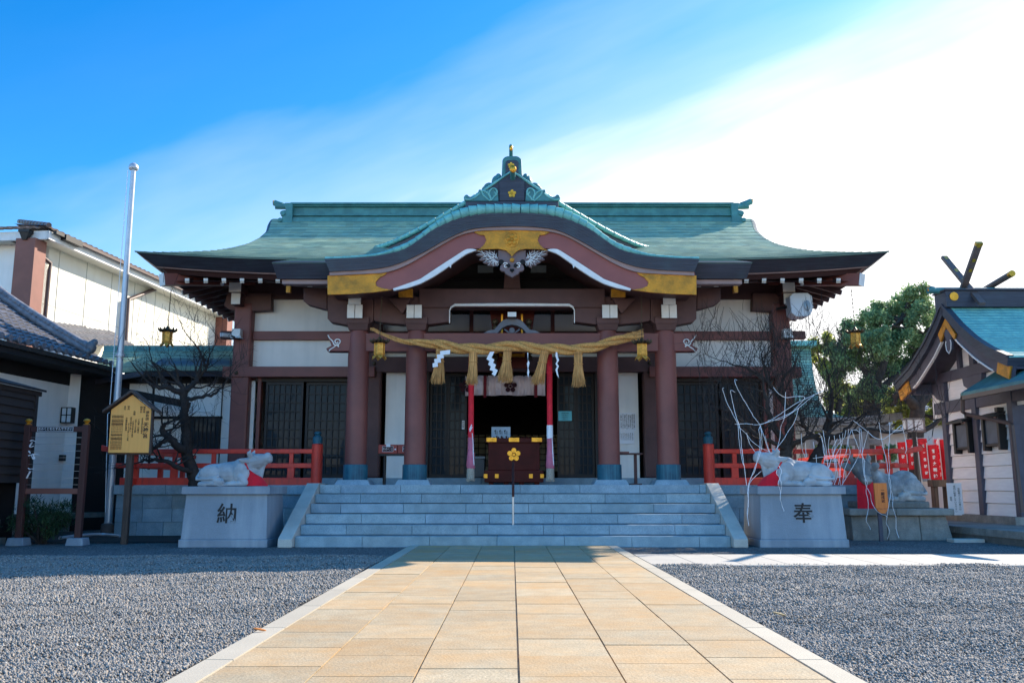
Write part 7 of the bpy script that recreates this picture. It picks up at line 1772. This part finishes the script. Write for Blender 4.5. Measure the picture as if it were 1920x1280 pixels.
plum_tree('bare spreading plum tree leaning right between the two right bulls', 'plum_tree', 18.9,
    [(1512, 925, .15, 0), (1520, 880, .14, 0), (1532, 858, .13, 0), (1544, 835, .11, 0), (1550, 822, .10, 0)],
    [[(1550, 822, .08, 0), (1580, 815, .06, -.1), (1612, 806, .045, -.1), (1640, 805, .03, -.1), (1676, 812, .02, -.1)],
     [(1548, 826, .07, 0), (1552, 790, .055, .1), (1560, 760, .045, .2), (1558, 730, .03, .2), (1552, 700, .02, .2)],
     [(1546, 832, .06, 0), (1520, 812, .045, .1), (1505, 795, .035, .1), (1498, 765, .025, .1)],
     [(1580, 815, .04, -.1), (1600, 790, .03, 0), (1625, 775, .02, 0), (1650, 768, .014, 0)]], 9, 380, 4, 0.0)
# ---- leafy trees: clumps of single leaves through the crown
def leafy(lb, name, Y, clumps, trunk, lm, bark, n_leaf, size, seed, tint=None, group=None, squash=.8):
    rg = np.random.default_rng(seed); r2 = random.Random(seed); base = P(trunk[0][0][0], trunk[0][0][1], Y); u = thing(name, lb, 'tree', (base.x, Y, 0), group)
    b = MB()
    for tr in trunk:
        pts = catmull([P(a, c, Y+dy) for a, c, r, dy in tr], 4); 
        if tr is trunk[0]: pts[0].z = -.05
        rs = [tr[min(i//4, len(tr)-1)][2]+(tr[min(i//4+1, len(tr)-1)][2]-tr[min(i//4, len(tr)-1)][2])*((i % 4)/4) for i in range(len(pts))]; b.tube(pts, rs, 10)
    cs = []
    for (px, py, rp, dy) in clumps:
        c = P(px, py, Y+dy); sc = (Y+dy)/F*.9; cs.append((c, rp*sc))
        st = b.v  # branch from nearest trunk end
        e = P(trunk[-1][-1][0], trunk[-1][-1][1], Y)
        ends = [P(tr[-1][0], tr[-1][1], Y+tr[-1][3]) for tr in trunk]; e = min(ends, key=lambda q: (q-c).length); mid = e.lerp(c, .5)+Vector((r2.gauss(0, .2), r2.gauss(0, .2), -.1)); b.tube([e, mid, c], [.09, .06, .025], 6)
        for k in range(7): b.tube([c.lerp(mid, .2), c+Vector((r2.gauss(0, rp*sc*.5), r2.gauss(0, rp*sc*.5), r2.gauss(0, rp*sc*.4)))], [.022, .008], 4, False)
    b.build('trunk', bark, u, smooth=60)
    tot = sum(r**2 for _, r in cs); V = []; T = []
    for c, r in cs:
        n = int(n_leaf*r*r/tot); nsub = max(6, int(r*r*26))
        sub = rg.normal(0, 1, (nsub, 3)); sub /= np.linalg.norm(sub, axis=1)[:, None]; sub *= (rg.random(nsub)**.45)[:, None]*r*np.array([1.0, 1.0, squash])
        k = rg.integers(0, nsub, n); p = sub[k] + rg.normal(0, 1, (n, 3))*r*.21 + np.array(c)
        s = size*rg.uniform(.6, 1.3, n)
        d1 = rg.normal(0, 1, (n, 3)); d1 /= np.linalg.norm(d1, axis=1)[:, None]; d2 = np.cross(d1, rg.normal(0, 1, (n, 3))); d2 /= np.linalg.norm(d2, axis=1)[:, None]
        q = np.stack([p+d1*s[:, None], p+d2*s[:, None]*.5, p-d1*s[:, None], p-d2*s[:, None]*.5], 1); V.append(q.reshape(-1, 3))
        g = (.75+.5*rg.random(nsub))[k]*rg.uniform(.8, 1.2, n); T.append(g)
    V = np.concatenate(V) - np.array([base.x, Y, 0]); T = np.concatenate(T); n = len(V)//4
    me = bpy.data.meshes.new('crown'); me.vertices.add(len(V)); me.vertices.foreach_set('co', V.ravel().astype(np.float32)); me.loops.add(4*n); me.loops.foreach_set('vertex_index', np.arange(4*n, dtype=np.int32)); me.polygons.add(n); me.polygons.foreach_set('loop_start', np.arange(0, 4*n, 4, dtype=np.int32))
    at = me.color_attributes.new('tone', 'FLOAT_COLOR', 'POINT'); cc = np.ones((n, 4), np.float32); cc[:, :3] = T[:, None]; at.data.foreach_set('color', np.repeat(cc, 4, 0).ravel()); me.update(calc_edges=True); me.materials.append(lm)
    o = bpy.data.objects.new('crown', me); COL.objects.link(o); o.parent = u; ORG[o.name] = Vector((base.x, Y, 0)); return u
leafy('big evergreen camphor tree towering behind the right railing', 'camphor_tree', 32,
    [(1712, 545, 26, 0), (1700, 580, 34, 1), (1735, 585, 30, -.5), (1668, 590, 26, .5), (1640, 600, 32, 0), (1608, 612, 30, 1), (1602, 640, 26, -1), (1640, 645, 34, -1.2), (1680, 640, 36, 0), (1725, 640, 34, .8), (1755, 600, 28, .6), (1600, 680, 34, -.6), (1640, 690, 36, .5), (1570, 660, 24, .5), (1690, 690, 30, 1), (1735, 690, 28, 1.5), (1620, 725, 26, -.5), (1770, 640, 26, 1.2), (1655, 735, 24, -.6), (1715, 560, 24, .3), (1690, 735, 24, .5), (1600, 745, 22, .4), (1575, 700, 24, -.3), (1660, 665, 30, .8), (1700, 615, 28, -.6), (1622, 640, 26, -.8), (1590, 640, 20, .3), (1748, 660, 24, .2), (1725, 565, 22, .6), (1650, 575, 22, .2)],
    [[(1632, 930, .36, 0), (1632, 860, .34, 0), (1634, 790, .30, 0), (1636, 745, .28, 0), (1638, 720, .24, 0)], [(1638, 725, .17, 0), (1620, 690, .12, .2), (1605, 660, .07, .2)], [(1638, 725, .17, 0), (1655, 690, .13, -.2), (1668, 640, .09, 0), (1690, 600, .06, 0)], [(1640, 735, .13, 0), (1680, 705, .10, .2), (1715, 670, .07, .5), (1735, 630, .05, .6)]],
    M['leaf'], M['bark2'], 62000, .06, 3)
leafy('yellow green leafy tree left of the camphor, beside the rear green roof', 'broadleaf_tree', 40,
    [(1530, 650, 20, 0), (1555, 640, 18, 0), (1575, 680, 22, 0), (1545, 690, 24, 0), (1570, 720, 26, 0), (1600, 740, 26, 0), (1560, 750, 22, 0), (1520, 672, 16, 1)],
    [[(1580, 920, .3, 0), (1580, 820, .26, 0), (1570, 740, .2, 0)]], M['leafy'], M['bark2'], 26000, .075, 5)
leafy('thick trunked tree with yellowing leaves behind the red banners', 'broadleaf_tree', 26.5,
    [(1690, 745, 22, .5), (1720, 735, 24, 1), (1750, 745, 22, 1), (1700, 770, 18, 1), (1765, 775, 20, 1.5), (1740, 775, 20, 1.5), (1670, 760, 16, .5), (1780, 740, 20, 1.2)],
    [[(1712, 960, .25, 0), (1713, 880, .24, 0), (1718, 800, .22, 0), (1722, 750, .19, 0), (1726, 715, .15, 0)], [(1720, 765, .18, 0), (1700, 745, .13, -.2), (1678, 738, .08, -.2)], [(1722, 760, .18, 0), (1748, 730, .12, .2), (1764, 700, .08, .4)], [(1718, 810, .10, 0), (1745, 800, .07, .2), (1768, 780, .05, .2)]],
    M['leafy'], M['bark2'], 14000, .055, 8)
leafy('low bushy yellow green tree behind the stone torii', 'broadleaf_tree', 34,
    [(1600, 770, 22, 0), (1640, 765, 20, .5), (1668, 775, 18, 0), (1575, 790, 18, 0), (1690, 790, 16, 0), (1530, 800, 20, 0), (1500, 790, 18, 0)],
    [[(1640, 930, .2, 0), (1640, 850, .18, 0), (1640, 800, .15, 0)]], M['leafy'], M['bark2'], 20000, .065, 11)
leafy('dark green shrub mass behind the torii columns', 'shrub', 33, [(1530, 850, 26, 0), (1570, 845, 26, 0), (1660, 850, 20, 0), (1500, 850, 26, 0), (1620, 860, 22, 0)], [[(1560, 930, .12, 0), (1560, 900, .1, 0), (1560, 870, .08, 0)]], M['leaf'], M['bark2'], 16000, .07, 12)
# ---- small pine shrub in front of the rack
rg = random.Random(31); SYp = 16.75; q = P(80, 1012, SYp); u = thing('pine_shrub', 'small dark pine shrub growing between the feet of the fortune rack', 'shrub', (q.x, SYp, 0))
b = MB(); nd = MB(); 
for (px, py) in ((62, 945), (50, 960), (78, 958), (95, 955), (110, 965), (120, 950), (40, 975), (70, 975), (90, 980), (105, 985), (55, 990), (75, 995), (30, 985), (118, 985), (95, 1000), (48, 1003), (125, 972), (84, 968)):
    e = P(px, py, SYp+rg.uniform(-.3, .25)); b.tube(catmull([Vector((q.x+rg.uniform(-.1, .1), SYp, -.01)), Vector((q.x, SYp, .1)).lerp(e, .5)+Vector((0, 0, -.05)), e], 3), [.022]*3+[.014]*3+[.008], 5)
    for k in range(190):
        c = e+Vector((rg.gauss(0, .08), rg.gauss(0, .09), rg.gauss(0, .06))); d = Vector((rg.gauss(0, .7), rg.gauss(0, .7), rg.uniform(.1, 1))).normalized()*rg.uniform(.07, .13); s_ = Vector((rg.gauss(0, 1), rg.gauss(0, 1), 0)).normalized()*.010; nd.add([c-s_, c+s_, c+d], [(0, 1, 2)])
b.build('stems', M['bark'], u); o = nd.build('needles', M['needle'], u); islands_tone(o, .6, 1.5)
# dark soil bed under the plum trees and shrub
b = MB(); b.add([(-10.5, 16.9, .01), (-5.9, 17.1, .012), (-5.9, 19.3, .02), (-8.5, 19.3, .02), (-10.3, 21.2, .015), (-11.5, 19, .012)], [(0, 1, 2, 3, 4, 5)]); tag(b.build('soil', mat('damp planting soil', (.035, .030, .026), .95, vscale=9, bump=.6, bscale=30)), kind='structure')
b = MB(); b.tube(catmull([P(112, 1008, 17.2)*1, P(150, 1003, 18), P(190, 1001, 18.8), P(225, 1004, 18.6)], 5), .03, 6); tag(b.build('edging_pipe', M['alu']), 'pale edging pipe bordering the soil at the foot of the flagpole', 'edging')
for px, py, cl, lb, wl in ((487, 1179, (.55, .20, .05), 'dry orange leaf lying on the left gravel near the path edge', .05), (1462, 1150, (.55, .42, .22), 'pale dry twig lying on the right gravel', .09)):
    q = PZ(px, py, .045); b = MB(); b.ell(q, (wl, .014, .008), Matrix.Rotation(.6, 3, 'Z') @ Matrix.Rotation(.25, 3, 'Y'), 8, 5); tag(b.build('dry_leaf' if px < 900 else 'twig', mat('dry litter', cl, .9), org=q), lb, 'leaf' if px < 900 else 'twig')
# ================================================================== WHITE CORDS
def cord(pts_px, Y, lb, grp, seed, r=.0045):
    rg = random.Random(seed); pts = [P(a, c, Y+rg.uniform(-.10, .10)+(dy[0] if dy else 0)) for a, c, *dy in pts_px]
    sm = catmull(pts, 5); sm = [p+Vector((rg.gauss(0, .002), rg.gauss(0, .002), 0)) for p in sm]; b = MB(); b.tube(sm, r, 6); o = b.build('white_cord', M['cord'], org=pts[0], smooth=60); return tag(o, lb, 'cord', grp)
G1 = ('thin white cord hanging around the right white bull from the bare plum twigs', 'white cords around the right white bull')
for i, pl_ in enumerate([
    [(1357, 727), (1355, 730), (1362, 752), (1376, 780), (1384, 798), (1385, 820), (1388, 842), (1392, 865), (1396, 875)],
    [(1378, 735), (1370, 732), (1373, 750), (1380, 780), (1388, 805), (1390, 835), (1392, 850), (1396, 880), (1400, 910)],
    [(1382, 713), (1378, 711), (1380, 722), (1392, 745), (1404, 765), (1414, 782), (1424, 795), (1428, 805), (1434, 822), (1440, 842), (1448, 855)],
    [(1378, 795), (1400, 794), (1420, 796), (1440, 791), (1462, 783), (1485, 772), (1500, 757), (1508, 748), (1506, 743), (1490, 743), (1474, 745), (1460, 738), (1450, 726)],
    [(1426, 796), (1440, 790), (1460, 778), (1480, 764), (1500, 752), (1522, 742), (1544, 732)],
    [(1440, 788), (1465, 785), (1490, 770), (1512, 752), (1530, 738)],
    [(1473, 735), (1472, 760), (1470, 785), (1464, 800), (1462, 820), (1455, 850)],
    [(1497, 765), (1490, 790), (1478, 808), (1470, 822), (1455, 842), (1445, 856)],
    [(1385, 800), (1400, 814), (1410, 827), (1428, 840), (1445, 848), (1450, 860)],
    [(1400, 811), (1405, 830), (1418, 850), (1421, 856), (1424, 866)],
    [(1426, 798), (1423, 806), (1425, 820), (1424, 842), (1418, 868), (1410, 890), (1403, 910), (1402, 925), (1404, 945), (1401, 960), (1404, 985)],
    [(1426, 798), (1428, 815), (1428, 838), (1420, 865), (1414, 885), (1406, 900), (1403, 930), (1402, 965)],
    [(1427, 883), (1416, 893), (1406, 905), (1401, 925)],
    [(1434, 816), (1440, 838), (1448, 862)],
    [(1457, 880), (1456, 888), (1462, 895), (1459, 905), (1463, 920), (1463, 935), (1466, 946), (1470, 958)],
    [(1460, 873), (1465, 882), (1463, 895), (1465, 908), (1464, 925)]]): cord(pl_, 15.75 if pl_[-1][1] > 900 else 16.9, *G1, 100+i)
G2 = ('thin white cord hanging behind the two right bulls, between their heads and tails', 'white cords between the two right bulls')
for i, pl_ in enumerate([
    [(1502, 812), (1504, 840), (1508, 852), (1510, 858)], [(1510, 830), (1511, 845), (1512, 856)], [(1525, 828), (1526, 835), (1526, 840)],
    [(1535, 812), (1542, 822), (1544, 845), (1548, 858), (1552, 868), (1554, 890), (1558, 905)], [(1543, 806), (1546, 825), (1549, 842), (1552, 870), (1560, 908)],
    [(1564, 816), (1566, 835), (1563, 850), (1566, 880), (1565, 908)], [(1574, 815), (1577, 838), (1573, 865), (1576, 885), (1572, 908)],
    [(1586, 806), (1583, 820), (1570, 835), (1562, 852), (1552, 880), (1546, 890)], [(1591, 804), (1589, 830), (1587, 846), (1580, 862), (1574, 885), (1576, 910)],
    [(1524, 859), (1545, 856), (1570, 854), (1592, 851)], [(1550, 905), (1562, 898), (1578, 892)], [(1530, 852), (1531, 870)], [(1555, 818), (1553, 840), (1557, 862), (1551, 888), (1549, 908)], [(1540, 820), (1547, 848), (1545, 872), (1550, 900)], [(1570, 822), (1560, 846), (1569, 872), (1561, 906)], [(1580, 812), (1578, 834), (1566, 858), (1570, 890), (1564, 908)], [(1596, 806), (1590, 828), (1594, 850), (1584, 878), (1580, 905)]]): cord(pl_, 17.6, *G2, 200+i)
G3 = ('thin white cord hanging over the grey bull and its stone pedestal', 'white cords over the grey bull')
for i, pl_ in enumerate([
    [(1597, 805), (1600, 815), (1608, 835), (1611, 850), (1604, 866), (1596, 880), (1586, 896), (1578, 910)],
    [(1611, 802), (1612, 820), (1614, 848), (1620, 862), (1621, 884), (1624, 910), (1632, 925), (1634, 940), (1642, 955), (1652, 963), (1663, 968), (1662, 980), (1668, 995), (1664, 1010)],
    [(1614, 803), (1616, 825), (1617, 850), (1618, 870), (1620, 890), (1626, 905), (1624, 920), (1628, 940), (1627, 960), (1624, 975), (1631, 988), (1632, 992)],
    [(1628, 808), (1622, 830), (1617, 850), (1622, 865)],
    [(1600, 788), (1612, 797), (1628, 810), (1640, 820), (1655, 823), (1668, 815), (1680, 806), (1690, 797), (1693, 805), (1698, 825), (1700, 840), (1697, 850)],
    [(1648, 792), (1652, 815), (1656, 840), (1662, 862), (1665, 885), (1670, 905), (1669, 930), (1666, 950), (1662, 975)],
    [(1668, 792), (1668, 820), (1666, 850), (1668, 880), (1667, 905), (1674, 930), (1674, 950), (1680, 970), (1680, 990), (1686, 1008)],
    [(1613, 812), (1606, 806), (1596, 806)]]): cord(pl_, 17.45, *G3, 300+i)
